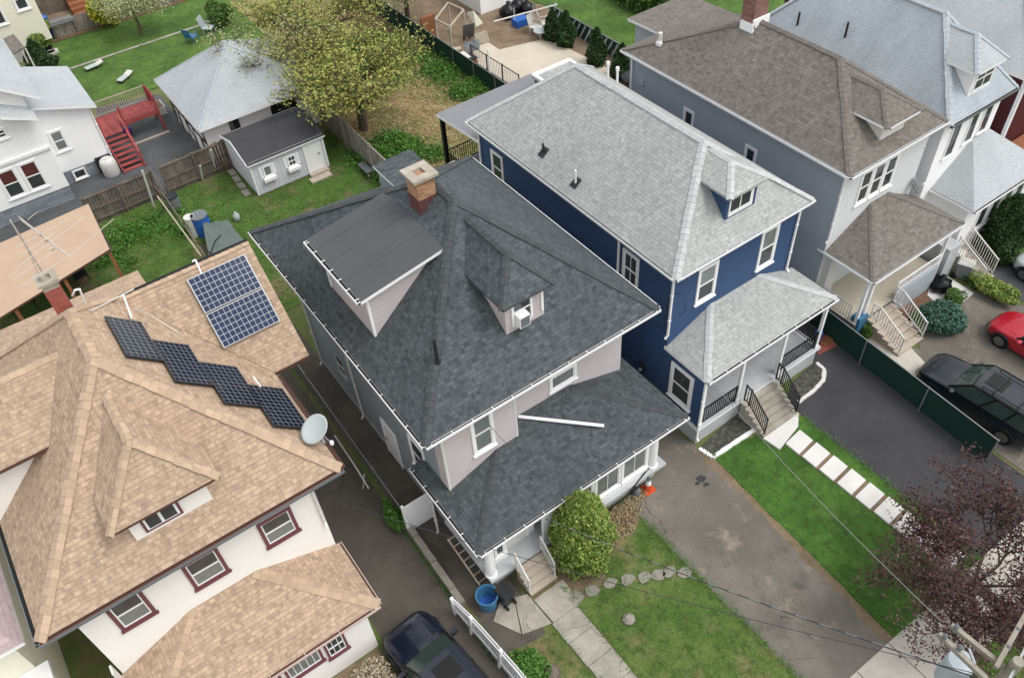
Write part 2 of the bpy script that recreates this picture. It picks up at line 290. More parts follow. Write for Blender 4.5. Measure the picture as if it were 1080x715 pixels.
# ---------------------------------------------------------------- mesh builder
V = Vector
class MB:
    def __init__(s): s.v = []; s.f = []; s.m = []
    def poly(s, pts, m=0):
        k = len(s.v); s.v += [tuple(p) for p in pts]; s.f.append(tuple(range(k, k+len(pts)))); s.m.append(m); return s
    def hexa(s, b, t, m=0, mt=None, mb=None):           # b, t: 4 points each, counter-clockwise seen from above
        k = len(s.v); s.v += [tuple(p) for p in b]+[tuple(p) for p in t]
        for f, mm in (((3, 2, 1, 0), mb if mb is not None else m), ((4, 5, 6, 7), mt if mt is not None else m), ((0, 1, 5, 4), m), ((1, 2, 6, 5), m), ((2, 3, 7, 6), m), ((3, 0, 4, 7), m)):
            s.f.append(tuple(k+i for i in f)); s.m.append(mm)
        return s
    def box(s, x0, x1, y0, y1, z0, z1, m=0, mt=None):
        if x0 > x1: x0, x1 = x1, x0
        if y0 > y1: y0, y1 = y1, y0
        if z0 > z1: z0, z1 = z1, z0
        return s.hexa([(x0, y0, z0), (x1, y0, z0), (x1, y1, z0), (x0, y1, z0)], [(x0, y0, z1), (x1, y0, z1), (x1, y1, z1), (x0, y1, z1)], m, mt)
    def beam(s, p, q, w, h, m=0, up=(0, 0, 1)):
        p, q, up = V(p), V(q), V(up); d = (q-p).normalized(); a = d.cross(up)
        if a.length < 1e-4: a = d.cross(V((1, 0, 0)))
        a.normalize(); b = a.cross(d); a *= w/2; b *= h/2
        return s.hexa([p-a-b, p+a-b, q+a-b, q-a-b], [p-a+b, p+a+b, q+a+b, q-a+b], m)
    def tube(s, p, q, r, n=8, m=0, r2=None, caps=True):
        p, q = V(p), V(q); d = (q-p).normalized(); a = d.cross(V((0, 0, 1)))
        if a.length < 1e-3: a = V((1, 0, 0))
        a.normalize(); b = d.cross(a); r2 = r if r2 is None else r2; k = len(s.v)
        for i in range(n):
            c, e = math.cos(2*PI*i/n), math.sin(2*PI*i/n); o = a*c+b*e
            s.v += [tuple(p+o*r), tuple(q+o*r2)]
        for i in range(n):
            j = (i+1) % n; s.f.append((k+2*i, k+2*i+1, k+2*j+1, k+2*j)); s.m.append(m)
        if caps:
            s.f.append(tuple(k+2*i for i in range(n))); s.m.append(m); s.f.append(tuple(k+2*i+1 for i in reversed(range(n)))); s.m.append(m)
        return s
    def path(s, pts, r, n=6, m=0, r2=None):
        N = len(pts)-1; r2 = r if r2 is None else r2
        for i in range(N): s.tube(pts[i], pts[i+1], r+(r2-r)*i/N, n, m, r+(r2-r)*(i+1)/N)
        return s
    def lathe(s, c, prof, n=20, m=0):                   # prof: (radius, z) from bottom up
        k = len(s.v); c = V(c)
        for r, z in prof:
            for i in range(n): s.v.append((c.x+r*math.cos(2*PI*i/n), c.y+r*math.sin(2*PI*i/n), c.z+z))
        for j in range(len(prof)-1):
            for i in range(n):
                a = k+j*n+i; b = k+j*n+(i+1) % n; s.f.append((a, b, b+n, a+n)); s.m.append(m)
        s.f.append(tuple(k+i for i in reversed(range(n)))); s.m.append(m)
        s.f.append(tuple(k+(len(prof)-1)*n+i for i in range(n))); s.m.append(m); return s
    def prism(s, pts, z0, z1, m=0, mt=None):            # pts: xy outline
        a = sum(pts[i][0]*pts[(i+1) % len(pts)][1]-pts[(i+1) % len(pts)][0]*pts[i][1] for i in range(len(pts)))
        if a < 0: pts = pts[::-1]
        k = len(s.v); n = len(pts)
        s.v += [(p[0], p[1], z0) for p in pts]+[(p[0], p[1], z1) for p in pts]
        s.f.append(tuple(k+i for i in reversed(range(n)))); s.m.append(m)
        s.f.append(tuple(k+n+i for i in range(n))); s.m.append(m if mt is None else mt)
        for i in range(n): j = (i+1) % n; s.f.append((k+i, k+j, k+n+j, k+n+i)); s.m.append(m)
        return s
    def build(s, name, mats, parent=None, smooth=False, kind=None):
        if isinstance(mats, str): mats = [mats]
        off = V((0, 0, 0)); q = parent; loc = parent is not None and parent.get('_local')
        while q is not None and not loc:
            if q.parent is None: off = q.location.copy()
            q = q.parent
        vs = np.array(s.v, dtype=float).reshape(-1, 3)-np.array(off)
        me = bpy.data.meshes.new(name); me.from_pydata(vs.tolist(), [], s.f); me.update()
        for m in mats: me.materials.append(K[m] if isinstance(m, str) else m)
        me.polygons.foreach_set('material_index', s.m)
        if smooth: me.polygons.foreach_set('use_smooth', [True]*len(me.polygons))
        uvl = me.uv_layers.new(name='UVMap'); P = vs+np.array(off)
        for f in me.polygons:
            n = f.normal
            if abs(n.z) > .995: t, b = V((1, 0, 0)), V((0, 1, 0))
            else:
                t = V((0, 0, 1)).cross(n).normalized(); b = n.cross(t)
            for li in f.loop_indices:
                p = V(P[me.loops[li].vertex_index]); uvl.data[li].uv = (p.dot(t), p.dot(b))
        o = bpy.data.objects.new(name, me); C.objects.link(o)
        if parent is not None:
            o.parent = parent
            if loc: o['_local'] = 1
        if kind: o['kind'] = kind
        return o
def tag(o, label, cat, group=None):
    o['label'] = label; o['category'] = cat
    if group: o['group'] = group
    return o
def thing(name, label, cat, loc, group=None, rz=0, local=False):
    o = bpy.data.objects.new(name, None); C.objects.link(o); o.location = loc; o.rotation_euler = (0, 0, rz); o.empty_display_size = .3
    if local: o['_local'] = 1
    return tag(o, label, cat, group)
LAYER = [0]
def sheet(name, pts, mat, z=None, kind='structure'):
    """flat ground sheet, each on its own height step; pts are world xy"""
    LAYER[0] += 1
    if z is None: z = .0012*LAYER[0]
    a = sum(pts[i][0]*pts[(i+1) % len(pts)][1]-pts[(i+1) % len(pts)][0]*pts[i][1] for i in range(len(pts)))
    if a < 0: pts = pts[::-1]
    m = MB(); m.poly([(p[0], p[1], z) for p in pts]); return m.build(name, mat, kind=kind)
def px(*c): return [g(u, v)[:2] for u, v in c]
def rough_edge(pts, amp=.12, step=.5):
    out = []
    for i in range(len(pts)):
        a = V(pts[i]).to_2d(); b = V(pts[(i+1) % len(pts)]).to_2d(); n = max(1, int((b-a).length/step))
        for k in range(n):
            p = a.lerp(b, k/n)
            out.append((p.x+random.uniform(-amp, amp), p.y+random.uniform(-amp, amp)))
    return out

# ---------------------------------------------------------------- building pieces
def frame_of(axis):                                     # right, outward
    return {'y': (V((1, 0, 0)), V((0, -1, 0))), 'x': (V((0, -1, 0)), V((-1, 0, 0))), 'X': (V((0, 1, 0)), V((1, 0, 0)))}[axis]
def obox(m, axis, c, a0, a1, z0, z1, d0, d1, mi=0):
    if a0 > a1: a0, a1 = a1, a0
    if axis == 'y': m.box(a0, a1, c-d1, c-d0, z0, z1, mi)
    elif axis == 'x': m.box(c-d1, c-d0, a0, a1, z0, z1, mi)
    else: m.box(c+d0, c+d1, a0, a1, z0, z1, mi)
def window(parent, axis, c, a0, a1, z0, z1, trim='white', tw=.1, glassm='glass', low=None, split=True, grid=0, sash='white', proud=.05, label=None):
    """double-hung window; a0..a1, z0..z1 are the outer edges of the casing"""
    if a0 > a1: a0, a1 = a1, a0
    m = MB()
    obox(m, axis, c, a0, a0+tw, z0, z1, -.02, proud); obox(m, axis, c, a1-tw, a1, z0, z1, -.02, proud)
    obox(m, axis, c, a0+tw, a1-tw, z1-tw, z1, -.02, proud); obox(m, axis, c, a0+tw, a1-tw, z0, z0+tw*.8, -.02, proud)
    w = m.build('window', trim, parent)
    if label: w['label'] = label
    s = MB(); i0, i1, j0, j1 = a0+tw, a1-tw, z0+tw*.8, z1-tw; t = .04; zm = (j0+j1)/2
    obox(s, axis, c, i0, i0+t, j0, j1, -.02, .03); obox(s, axis, c, i1-t, i1, j0, j1, -.02, .03)
    obox(s, axis, c, i0+t, i1-t, j1-t, j1, -.02, .03); obox(s, axis, c, i0+t, i1-t, j0, j0+t, -.02, .03)
    if split: obox(s, axis, c, i0+t, i1-t, zm-.03, zm+.03, -.02, .036)
    for k in range(grid):
        x = i0+(i1-i0)*(k+1)/(grid+1); obox(s, axis, c, x-.012, x+.012, j0+t, zm-.03 if split else j1-t, -.02, .026)
        if split: obox(s, axis, c, x-.012, x+.012, zm+.03, j1-t, -.02, .026)
    s.build('sash', sash, w)
    q = MB(); zz = zm if split else j1
    obox(q, axis, c, i0+t, i1-t, j0+t, zz, -.02, .008, 0)
    if split: obox(q, axis, c, i0+t, i1-t, zm+.001, j1-t, -.02, .018, 1)
    q.build('pane', [low or glassm, glassm], w)
    sl = MB(); obox(sl, axis, c, a0-.04, a1+.04, z0-.05, z0-.002, -.02, proud+.05); sl.build('sill', trim, w)
    return w
def winpx(parent, axis, c, corners, **kw):
    f = gy if axis == 'y' else gx
    P = [f(u, v, c) for u, v in corners]; i = 0 if axis == 'y' else 1
    a = sorted(p[i] for p in P); z = sorted(p[2] for p in P)
    return window(parent, axis, c, (a[0]+a[1])/2, (a[2]+a[3])/2, (z[0]+z[1])/2, (z[2]+z[3])/2, **kw)
def door(parent, axis, c, a0, a1, z0, z1, mat='white', trim='white', lite=True):
    m = MB(); obox(m, axis, c, a0, a1, z0, z1, -.02, .03); d = m.build('door', mat, parent)
    f = MB(); obox(f, axis, c, a0-.08, a0-.002, z0, z1+.08, -.02, .055); obox(f, axis, c, a1+.002, a1+.08, z0, z1+.08, -.02, .055); obox(f, axis, c, a0, a1, z1+.002, z1+.08, -.02, .055)
    f.build('frame', trim, d)
    if lite:
        l = MB(); obox(l, axis, c, a0+.2, a1-.2, z0+1.1, z1-.2, 0, .036); l.build('pane', 'glass', d)
    h = MB(); obox(h, axis, c, a1-.14, a1-.08, z0+.95, z0+1.05, 0, .08); h.build('handle', 'grey_metal', d)
    return d
def slope_poly(m, pts, th, mi=0, me=1):
    """a roof plane with thickness: top face, edges and underside"""
    n = len(pts); top = [V(p) for p in pts]
    nr = (top[1]-top[0]).cross(top[2]-top[0])
    if nr.z < 0: top = top[::-1]
    m.poly(top, mi); m.poly([p-V((0, 0, th)) for p in reversed(top)], me)
    return m
def hip_roof(parent, name, mats, x0, x1, y0, y1, z, rz, ry0, ry1, xr=None, th=.16, cap=None, capw=.17, flare=0, part=True, back_y1=None):
    """hip roof on an eave rectangle, ridge along y from ry0 to ry1 (ry0==ry1: pyramid)"""
    xr = (x0+x1)/2 if xr is None else xr; b1 = y1 if back_y1 is None else back_y1
    A, B, Cc, D = V((x0, y0, z)), V((x1, y0, z)), V((x1, b1, z)), V((x0, y1, z)); P, Q = V((xr, ry0, rz)), V((xr, ry1, rz))
    m = MB()
    m.poly([A, B, P], 0); m.poly([D, A, P, Q] if ry0 != ry1 else [D, A, P], 0); m.poly([B, Cc, Q, P] if ry0 != ry1 else [B, Cc, P], 0); m.poly([Cc, D, Q], 0)
    dz = V((0, 0, -th))
    for a, b in ((A, B), (B, Cc), (Cc, D), (D, A)): m.poly([a+dz, b+dz, b, a], 1)
    m.poly([D+dz, Cc+dz, B+dz, A+dz], 1)
    r = m.build(name, mats, parent)
    if cap:
        k = MB()
        for a, b in ((A, P), (B, P), (Cc, Q), (D, Q))+(((P, Q),) if ry0 != ry1 else ()): k = MB(); ridge_caps(k, a, b, None, capw); k.build('ridge_cap', cap, r)
    return r
def ridge_caps(k, a, b, mid, w, step=.22, slope=None):
    """overlapping bent cap shingles from a up to b"""
    a, b = V(a), V(b); d = b-a; L = d.length; d.normalize(); s = d.cross(V((0, 0, 1))).normalized()
    n = max(1, int(L/step)); drop = slope if slope is not None else (.55 if abs(d.z) < .02 else .38)
    for i in range(n):
        p = a+d*(L*i/n); q = a+d*min(L, L*(i+1)/n+.02); up0 = V((0, 0, .030+random.uniform(0, .008))); up1 = V((0, 0, .016))
        j = random.uniform(-.012, .012)
        l0 = p+s*(w+j)-V((0, 0, drop*w)); r0 = p-s*(w-j)-V((0, 0, drop*w)); l1 = q+s*(w+j)-V((0, 0, drop*w)); r1 = q-s*(w-j)-V((0, 0, drop*w))
        T = [l0+up0, p+up0, q+up1, l1+up1]; R = [p+up0, r0+up0, r1+up1, q+up1]
        k.poly(T, 0); k.poly(R, 0); k.poly([l0, p, p+up0, l0+up0], 0); k.poly([p, r0, r0+up0, p+up0], 0)
        k.poly([l1+up1, l1-V((0, 0, .03)), l0-V((0, 0, .03)), l0+up0], 0); k.poly([r0+up0, r0-V((0, 0, .03)), r1-V((0, 0, .03)), r1+up1], 0)
def gutter(parent, p, q, out, mats=('white', 'gutter_dark'), w=.12, h=.09, br=.75, drop=.0):
    """open trough hanging on the fascia from p to q; out = outward direction"""
    p, q, o = V(p), V(q), V(out); z = V((0, 0, 1)); p = p-z*drop; q = q-z*drop; d = (q-p).normalized()
    m = MB(); e = .015
    def slab(a0, a1, b0, b1, mi):
        A = p+o*a0; B = q+o*a0; m.hexa([A+z*b0, B+z*b0, B+o*(a1-a0)+z*b0, A+o*(a1-a0)+z*b0], [A+z*b1, B+z*b1, B+o*(a1-a0)+z*b1, A+o*(a1-a0)+z*b1], mi)
    slab(.004, w, -h, -h+e, 0); slab(w, w+.022, -h, 0.006, 0); slab(.004, w-.002, -h+e+.001, -h+.06, 1)
    for t in (p, q):
        s = 1 if t is p else -1
        A = t+o*.004-z*h; m.hexa([A, A+d*.015*s, A+d*.015*s+o*w, A+o*w], [A+z*h, A+d*.015*s+z*h, A+d*.015*s+o*w+z*h, A+o*w+z*h], 0)
    gt = m.build('gutter', mats, parent)
    if br:
        n = max(1, int((q-p).length/br))
        for i in range(n+1):
            t = p.lerp(q, (i+.25)/(n+.5)); b = MB(); b.beam(t-o*.03+z*(.012-random.uniform(0, .01)), t+o*(w+.02)+z*.012, .022, .012); b.build('bracket', mats[0], gt)
    return gt
def downspout(parent, x, y, z0, z1, out=(0, -1), mat='white', r=.045, kick=.35):
    m = MB(); ox, oy = out
    m.beam((x, y, z0+.15), (x, y, z1), .075, .06, 0, up=(ox, oy, 0)); m.beam((x, y, z0+.17), (x+ox*kick, y+oy*kick, z0+.05), .07, .06, 0)
    for t in (.3, .7): m.box(x-.055, x+.055, y-.045, y+.045, z0+(z1-z0)*t, z0+(z1-z0)*t+.03)
    return m.build('downspout', mat, parent)
def walls(parent, name, mats, x0, x1, y0, y1, z0, z1, found=None, fh=.5):
    """closed wall block; mats = [front, left, right, back]"""
    m = MB(); zb = z0+(fh if found else 0)
    m.poly([(x0, y0, zb), (x1, y0, zb), (x1, y0, z1), (x0, y0, z1)], 0); m.poly([(x0, y1, zb), (x0, y0, zb), (x0, y0, z1), (x0, y1, z1)], 1)
    m.poly([(x1, y0, zb), (x1, y1, zb), (x1, y1, z1), (x1, y0, z1)], 2); m.poly([(x1, y1, zb), (x0, y1, zb), (x0, y1, z1), (x1, y1, z1)], 3)
    m.poly([(x0, y0, z1), (x1, y0, z1), (x1, y1, z1), (x0, y1, z1)], 3)
    o = m.build(name, mats, parent)
    if found:
        f = MB(); f.box(x0+.03, x1-.03, y0+.03, y1-.03, z0-.05, zb); f.build('foundation', found, parent)
    return o
def corner_trim(parent, x, y, z0, z1, s=.09, mat='white', dx=-1, dy=-1):
    m = MB(); e = .018
    m.box(x+dx*e, x-dx*s, y+dy*e, y+dy*.001, z0, z1); m.box(x+dx*e, x+dx*.001, y+dy*.002, y-dy*s, z0, z1)
    return m.build('corner_trim', mat, parent)
def railing(parent, name, pts, h=.9, mat='white', post=.05, bal=.014, step=.13, top=.045, low=.1, posts=True):
    m = MB(); P = [V(p) for p in pts]
    for a, b in zip(P, P[1:]):
        m.beam(a+V((0, 0, h)), b+V((0, 0, h)), top, top); m.beam(a+V((0, 0, low)), b+V((0, 0, low)), top*.7, top*.7)
        n = max(1, int((b-a).length/step))
        for i in range(1, n):
            t = a.lerp(b, i/n); m.beam(t+V((0, 0, low)), t+V((0, 0, h)), bal*2, bal*2)
    if posts:
        for p in P: m.beam(p, p+V((0, 0, h+.05)), post, post)
    return m.build(name, mat, parent)
def steps(parent, x0, x1, ytop, ybot, ztop, n, mat='conc', side=None):
    """flight going down towards -y"""
    m = MB(); dy = (ytop-ybot)/n; dz = ztop/(n+1) if n else ztop
    for i in range(n):
        z = ztop-dz*(i+1); m.box(x0, x1, ytop-dy*(i+1), ytop-dy*i-.002, -.02, z-.04)
        m.box(x0-.02, x1+.02, ytop-dy*(i+1)-.03, ytop-dy*i-.003, z-.04, z)
    o = m.build('steps', mat, parent)
    return o, dz, dy
def pipe(parent, x, y, z, h, r=.05, mat='pipe_dark', base=.2, bm=None):
    m = MB(); m.lathe((x, y, z-.25), ((r, 0), (r, h+.25)), 12); m.lathe((x, y, z-.02), ((base*.5, 0), (base*.45, .05), (r*1.3, .12)), 12)
    m.hexa([(x-base, y-base, z-base*.9), (x+base, y-base, z-base*.9), (x+base, y+base, z+base*.2), (x-base, y+base, z+base*.2)], [(x-base, y-base, z-base*.9+.03), (x+base, y-base, z-base*.9+.03), (x+base, y+base, z+base*.2+.03), (x-base, y+base, z+base*.2+.03)]) if bm else None
    return m.build('vent_pipe', mat, parent, smooth=False)
def chimney(parent, x0, x1, y0, y1, z0, z1, mats, cap='mortar', split=None, flues=1, e=.11):
    m = MB()
    if split: m.box(x0, x1, y0, y1, z0, split, 0); m.box(x0+.012, x1-.012, y0+.012, y1-.012, split, z1, 1)
    else: m.box(x0, x1, y0, y1, z0, z1, 0)
    c = m.build('chimney', mats, parent)
    k = MB(); t = .1
    X0, X1, Y0, Y1 = x0-e, x1+e, y0-e, y1+e; fx = .13 if x1-x0 < .5 else .16; cx, cy = (X0+X1)/2, (Y0+Y1)/2
    k.box(X0, X1, Y0, cy-fx, z1, z1+t); k.box(X0, X1, cy+fx, Y1, z1, z1+t); k.box(X0, cx-fx, cy-fx+.001, cy+fx-.001, z1, z1+t); k.box(cx+fx, X1, cy-fx+.001, cy+fx-.001, z1, z1+t)
    k.box(cx-fx, cx+fx, cy-fx, cy+fx, z1-.2, z1-.15, 1)
    k.build('chimney_cap', [cap, 'gutter_dark'], c)
    return c
def fence(name, label, cat, p, q, h, mat, style='board', post_step=2.4, postmat=None, group=None, side=1, top=True, lean=0., gap=.03, z0=0):
    p, q = V((p[0], p[1], z0)), V((q[0], q[1], z0)); L = (q-p).length; d = (q-p).normalized(); o = V((d.y, -d.x, 0))*side
    t = thing(name, label, cat, p, group)
    m = MB(); w = .14
    if style == 'board':
        n = max(1, int(L/(w+gap)))
        for i in range(n):
            a = p+d*(i*L/n); b = a+d*(L/n-gap); hh = h+random.uniform(-.04, .03); j = o*random.uniform(-.012, .012); ln = o*random.uniform(-.02, .02)
            c = [a+j, b+j, b+j+o*.02, a+j+o*.02]; m.hexa(c, [x+V((0, 0, hh))+ln for x in c])
        m.build('boards', mat, t)
        r = MB()
        for zz in (.3, h*.52, h*.96): r.beam(p-o*.045+V((0, 0, zz)), q-o*.045+V((0, 0, zz)), .05, .09)
        r.build('rail', postmat or mat, t)
    elif style == 'mesh':
        m.hexa([p, q, q+o*.012, p+o*.012], [x+V((0, 0, h)) for x in (p, q, q+o*.012, p+o*.012)]); m.build('screen', mat, t)
        r = MB(); r.tube(p+V((0, 0, h+.02))-o*.03, q+V((0, 0, h+.02))-o*.03, .024, 8); r.build('rail', 'grey_metal', t)
    n = max(1, round(L/post_step))
    for i in range(n+1):
        a = p.lerp(q, i/n)-o*.06; k = MB()
        if style == 'mesh': k.tube(a, a+V((0, 0, h+.06)), .032, 8); k.lathe(a+V((0, 0, h+.06)), ((.04, 0), (.02, .04)), 8)
        else: k.box(a.x-.045, a.x+.045, a.y-.045, a.y+.045, z0, z0+h+.05)
        k.build('post', 'grey_metal' if style == 'mesh' else (postmat or mat), t)
    return t
# ---------------------------------------------------------------- foliage
def leaves_mesh(name, pts, size, mat, parent=None, kind=None, up=.5, aspect=.55, jitter=.4):
    """one small bent quad per point: real leaf-sized faces through the crown's volume"""
    pts = np.asarray(pts, float); n = len(pts)
    off = np.zeros(3); q = parent
    while q is not None:
        if q.parent is None: off = np.array(q.location)
        q = q.parent
    pts = pts-off
    a = rng.normal(size=(n, 3)); a[:, 2] *= .5; a /= np.linalg.norm(a, axis=1)[:, None]
    nr = rng.normal(size=(n, 3)); nr[:, 2] += up*2; b = np.cross(nr, a); b /= np.linalg.norm(b, axis=1)[:, None]+1e-9
    s = size*(1+jitter*rng.uniform(-1, 1, n))[:, None]
    c0 = pts-a*s; c2 = pts+a*s; c1 = pts+b*s*aspect; c3 = pts-b*s*aspect
    v = np.stack([c0, c3, c2, c1], 1).reshape(-1, 3)
    me = bpy.data.meshes.new(name); me.vertices.add(4*n); me.vertices.foreach_set('co', v.ravel())
    me.loops.add(4*n); me.loops.foreach_set('vertex_index', np.arange(4*n)); me.polygons.add(n)
    me.polygons.foreach_set('loop_start', np.arange(n)*4); me.polygons.foreach_set('loop_total', np.full(n, 4)); me.update()
    me.materials.append(K[mat]); o = bpy.data.objects.new(name, me); C.objects.link(o)
    if parent: o.parent = parent
    if kind: o['kind'] = kind
    return o
def blob_pts(c, r, n, shell=.5, lumps=9, lump=.35, zmin=None):
    """points in an uneven crown: lumps around an ellipsoid"""
    c = np.array(c, float); r = np.array(r, float)
    d = rng.normal(size=(lumps, 3)); d[:, 2] = np.abs(d[:, 2])*.9-.15; d /= np.linalg.norm(d, axis=1)[:, None]
    lc = d*(1-lump)*rng.uniform(.75, 1.05, (lumps, 1)); lr = lump*rng.uniform(.7, 1.25, lumps)
    k = rng.integers(0, lumps+2, n); u = rng.normal(size=(n, 3)); u /= np.linalg.norm(u, axis=1)[:, None]
    rad_ = shell+(1-shell)*rng.uniform(0, 1, n)**.5
    out = np.where((k < lumps)[:, None], lc[np.minimum(k, lumps-1)]+u*(lr[np.minimum(k, lumps-1)]*rad_)[:, None], u*(1-lump)*rad_[:, None])
    p = c+out*r
    if zmin is not None: p = p[p[:, 2] > zmin]
    return p
def shrub(name, label, cat, c, r, n, size, mat, stem=True, group=None, lumps=9, lump=.4, up=.5):
    t = thing(name, label, cat, (c[0], c[1], 0), group)
    p = blob_pts((c[0], c[1], c[2]), r, n, .6, lumps, lump, .03); leaves_mesh('foliage', p, size, mat, t, up=up)
    m = MB()
    for i in range(7):
        a = 2*PI*i/7+.3; m.tube((c[0], c[1], 0), (c[0]+math.cos(a)*r[0]*.6, c[1]+math.sin(a)*r[1]*.6, c[2]+r[2]*.45), .03, 5, 0, .01)
    m.build('stem', 'bark', t); return t
def cone_shrub(name, label, x, y, h, r, n, mat='leaf_dark', group=None, size=.05, pw=.8, belly=.25):
    t = thing(name, label, 'shrub', (x, y, 0), group)
    z = rng.uniform(0, 1, n)**1.15; prof = np.where(z < belly, .75+.25*z/belly, ((1-z)/(1-belly))**pw); a = rng.uniform(0, 2*PI, n)
    rr = r*prof*(1+.16*np.sin(a*3+z*9)+.1*np.sin(a*7-z*14))*(.75+.3*rng.uniform(0, 1, n)**.5)
    p = np.stack([x+rr*np.cos(a), y+rr*np.sin(a), .06+z*h*.98], 1); leaves_mesh('foliage', p, size, mat, t, up=.2)
    m = MB(); m.tube((x, y, 0), (x, y, h*.8), .05, 6, 0, .015); m.build('trunk', 'bark', t); return t
def tufts(name, area_pts, size, mat, kind='stuff', label=None, cat=None, hh=1.0):
    """blades and weeds standing on the ground"""
    o = leaves_mesh(name, area_pts, size, mat, None, kind, up=-.1, aspect=.3)
    if label: tag(o, label, cat or 'grass')
    return o
def in_poly(poly, n, z=.02, bias=None):
    P = np.array([p[:2] for p in poly]); lo, hi = P.min(0), P.max(0); out = []
    while len(out) < n:
        q = rng.uniform(lo, hi, (n, 2)); ins = np.zeros(n, bool); j = len(P)-1
        for i in range(len(P)):
            c = ((P[i, 1] > q[:, 1]) != (P[j, 1] > q[:, 1])) & (q[:, 0] < (P[j, 0]-P[i, 0])*(q[:, 1]-P[i, 1])/(P[j, 1]-P[i, 1]+1e-12)+P[i, 0]); ins ^= c; j = i
        q = q[ins]
        if bias is not None: q = q[bias(q)]
        out += q.tolist()
    q = np.array(out[:n]); return np.column_stack([q, z+rng.uniform(0, 1, n)*.02])
# ================================================================ THE GROUND
def street_strip():
    sheet('ground', [(-300, -300), (300, -300), (300, 300), (-300, 300)], 'ground', 0)
    B = [(-60, -9), (110, -9), (110, -1.2), (-60, -1.2)]
    sheet('street', B, 'asph_dark')
    m = MB(); m.box(-60, 110, -1.2, -1.02, -.02, .10); m.build('kerb', 'conc', kind='structure')
    sheet('verge', [(-60, -1.0), (110, -1.0), (110, 1.3), (-60, 1.3)], 'grass_mix')
street_strip()
sheet('tan_house_driveway', [(2.0, -1.0), (4.9, -1.0), (4.88, 27.5), (2.3, 27.5), (2.2, 12.8), (2.0, 12.7)], 'lane')
sheet('centre_side_path', [(5.1, 9.9), (6.6, 9.9), (6.9, 12.3), (6.25, 12.3), (6.25, 29.5), (5.1, 29.5)], 'lane')
sheet('tan_front_bed', rough_edge([(-8, 1.5), (1.95, 1.5), (1.95, 12.8), (-8, 12.8)], .05), 'dirt')
walkL = px((582.8, 664.7), (606.7, 641.5)); 
sheet('centre_left_lawn', rough_edge([(5.05, 3.1), (6.9, 3.1), (6.95, 9.7), (5.2, 10.1)], .07), 'grass_mix')
sheet('centre_lawn', rough_edge([(8.05, 3.1), (11.95, 3.1), (11.9, 11.2), (10.3, 11.3), (8.1, 10.9)], .08), 'grass_mix')
sheet('bare_soil_patch', rough_edge([(8.0, 10.2), (9.3, 9.9), (10.1, 11.0), (11.2, 10.9), (12.3, 11.6), (13.3, 12.2), (8.0, 12.3)], .15, .3), 'dirt')
sheet('centre_driveway', rough_edge([(11.95, 3.1), (15.05, 3.1), (15.3, 6.2), (15.5, 9.0), (15.6, 12.5), (15.6, 27.0), (14.0, 27.0), (14.0, 12.3), (13.3, 12.2), (11.9, 12.2), (11.9, 8.6)], .05), 'asph_grey')
sheet('driveway_apron', [(12.1, -1.0), (15.0, -1.0), (15.0, 1.2), (12.1, 1.2)], 'asph_grey')
sheet('driveway_soil_edge', rough_edge([(14.95, 3.1), (15.3, 3.1), (15.75, 9.0), (15.85, 12.0), (15.45, 12.3), (15.35, 9.0)], .09, .35), 'dirt')
sheet('blue_house_lawn', rough_edge([(15.3, 3.1), (20.2, 3.1), (19.85, 10.9), (17.6, 11.3), (15.8, 12.0), (15.6, 9)], .04), 'grass_blue')
sheet('black_driveway', [(19.9, -1.0), (23.9, -1.0), (24.05, 18), (22.4, 18), (22.4, 12.4), (20.9, 12.2), (19.95, 11.8), (19.85, 10.3), (19.9, 3.8)], 'asph_black')
sheet('brown_house_driveway', [(24.1, -1.0), (32.6, -1.0), (31.6, 11.0), (29.8, 12.0), (28.0, 12.1), (26.3, 10.2), (24.5, 13), (24.1, 13)], 'asph_grey')
sheet('far_driveway', [(32.9, -1.0), (36.5, -1.0), (36.5, 10.8), (33.2, 11.2), (32.2, 13.5), (31.6, 13.5)], 'asph_dark')
sheet('far_lawn', [(34.3, 11.1), (44, 9.8), (46, 16), (36.8, 16)], 'grass_blue')
sheet('sidewalk', [(-60, 1.25), (110, 1.25), (110, 3.12), (-60, 3.12)], 'conc_light')
m = MB()
for x in np.arange(-12, 48, 1.5): m.poly([(x, 1.27, .0), (x+.025, 1.27, 0), (x+.025, 3.1, 0), (x, 3.1, 0)])
for i, p in enumerate(m.v): m.v[i] = (p[0], p[1], .0012*(LAYER[0]+1))
LAYER[0] += 1; m.build('sidewalk_joints', 'gutter_dark', kind='structure')
# concrete front walk of the dark-roofed house: separate slabs with joints
walk = MB(); LAYER[0] += 1; zz = .03+.0012*LAYER[0]
def slab(pts, z=None):
    c = sum((V(p) for p in pts), V((0, 0)))/len(pts); q = [(c.x+(p[0]-c.x)*.985, c.y+(p[1]-c.y)*.985) for p in pts]; walk.prism(q, -.02, (z or zz)+random.uniform(-.006, .006))
ys = [11.05, 10.0, 9.15, 8.2, 7.3, 6.4, 5.5, 4.6, 3.7, 3.15]
for i in range(len(ys)-1):
    a, b = ys[i], ys[i+1]; w0 = 6.98+.02*i
    if i == 0: slab([(7.0, b), (8.15, b), (8.2, a), (6.95, a)])
    else: slab([(6.9+.03*i, b), (8.0, b), (8.0, a), (6.9+.03*i, a)])
slab([(5.95, 10.3), (6.95, 10.02), (6.92, 11.35), (6.5, 11.5)]); slab([(5.45, 11.25), (5.93, 10.32), (6.48, 11.5), (6.3, 11.9)])
walk.build('front_walk', 'conc', kind='structure')
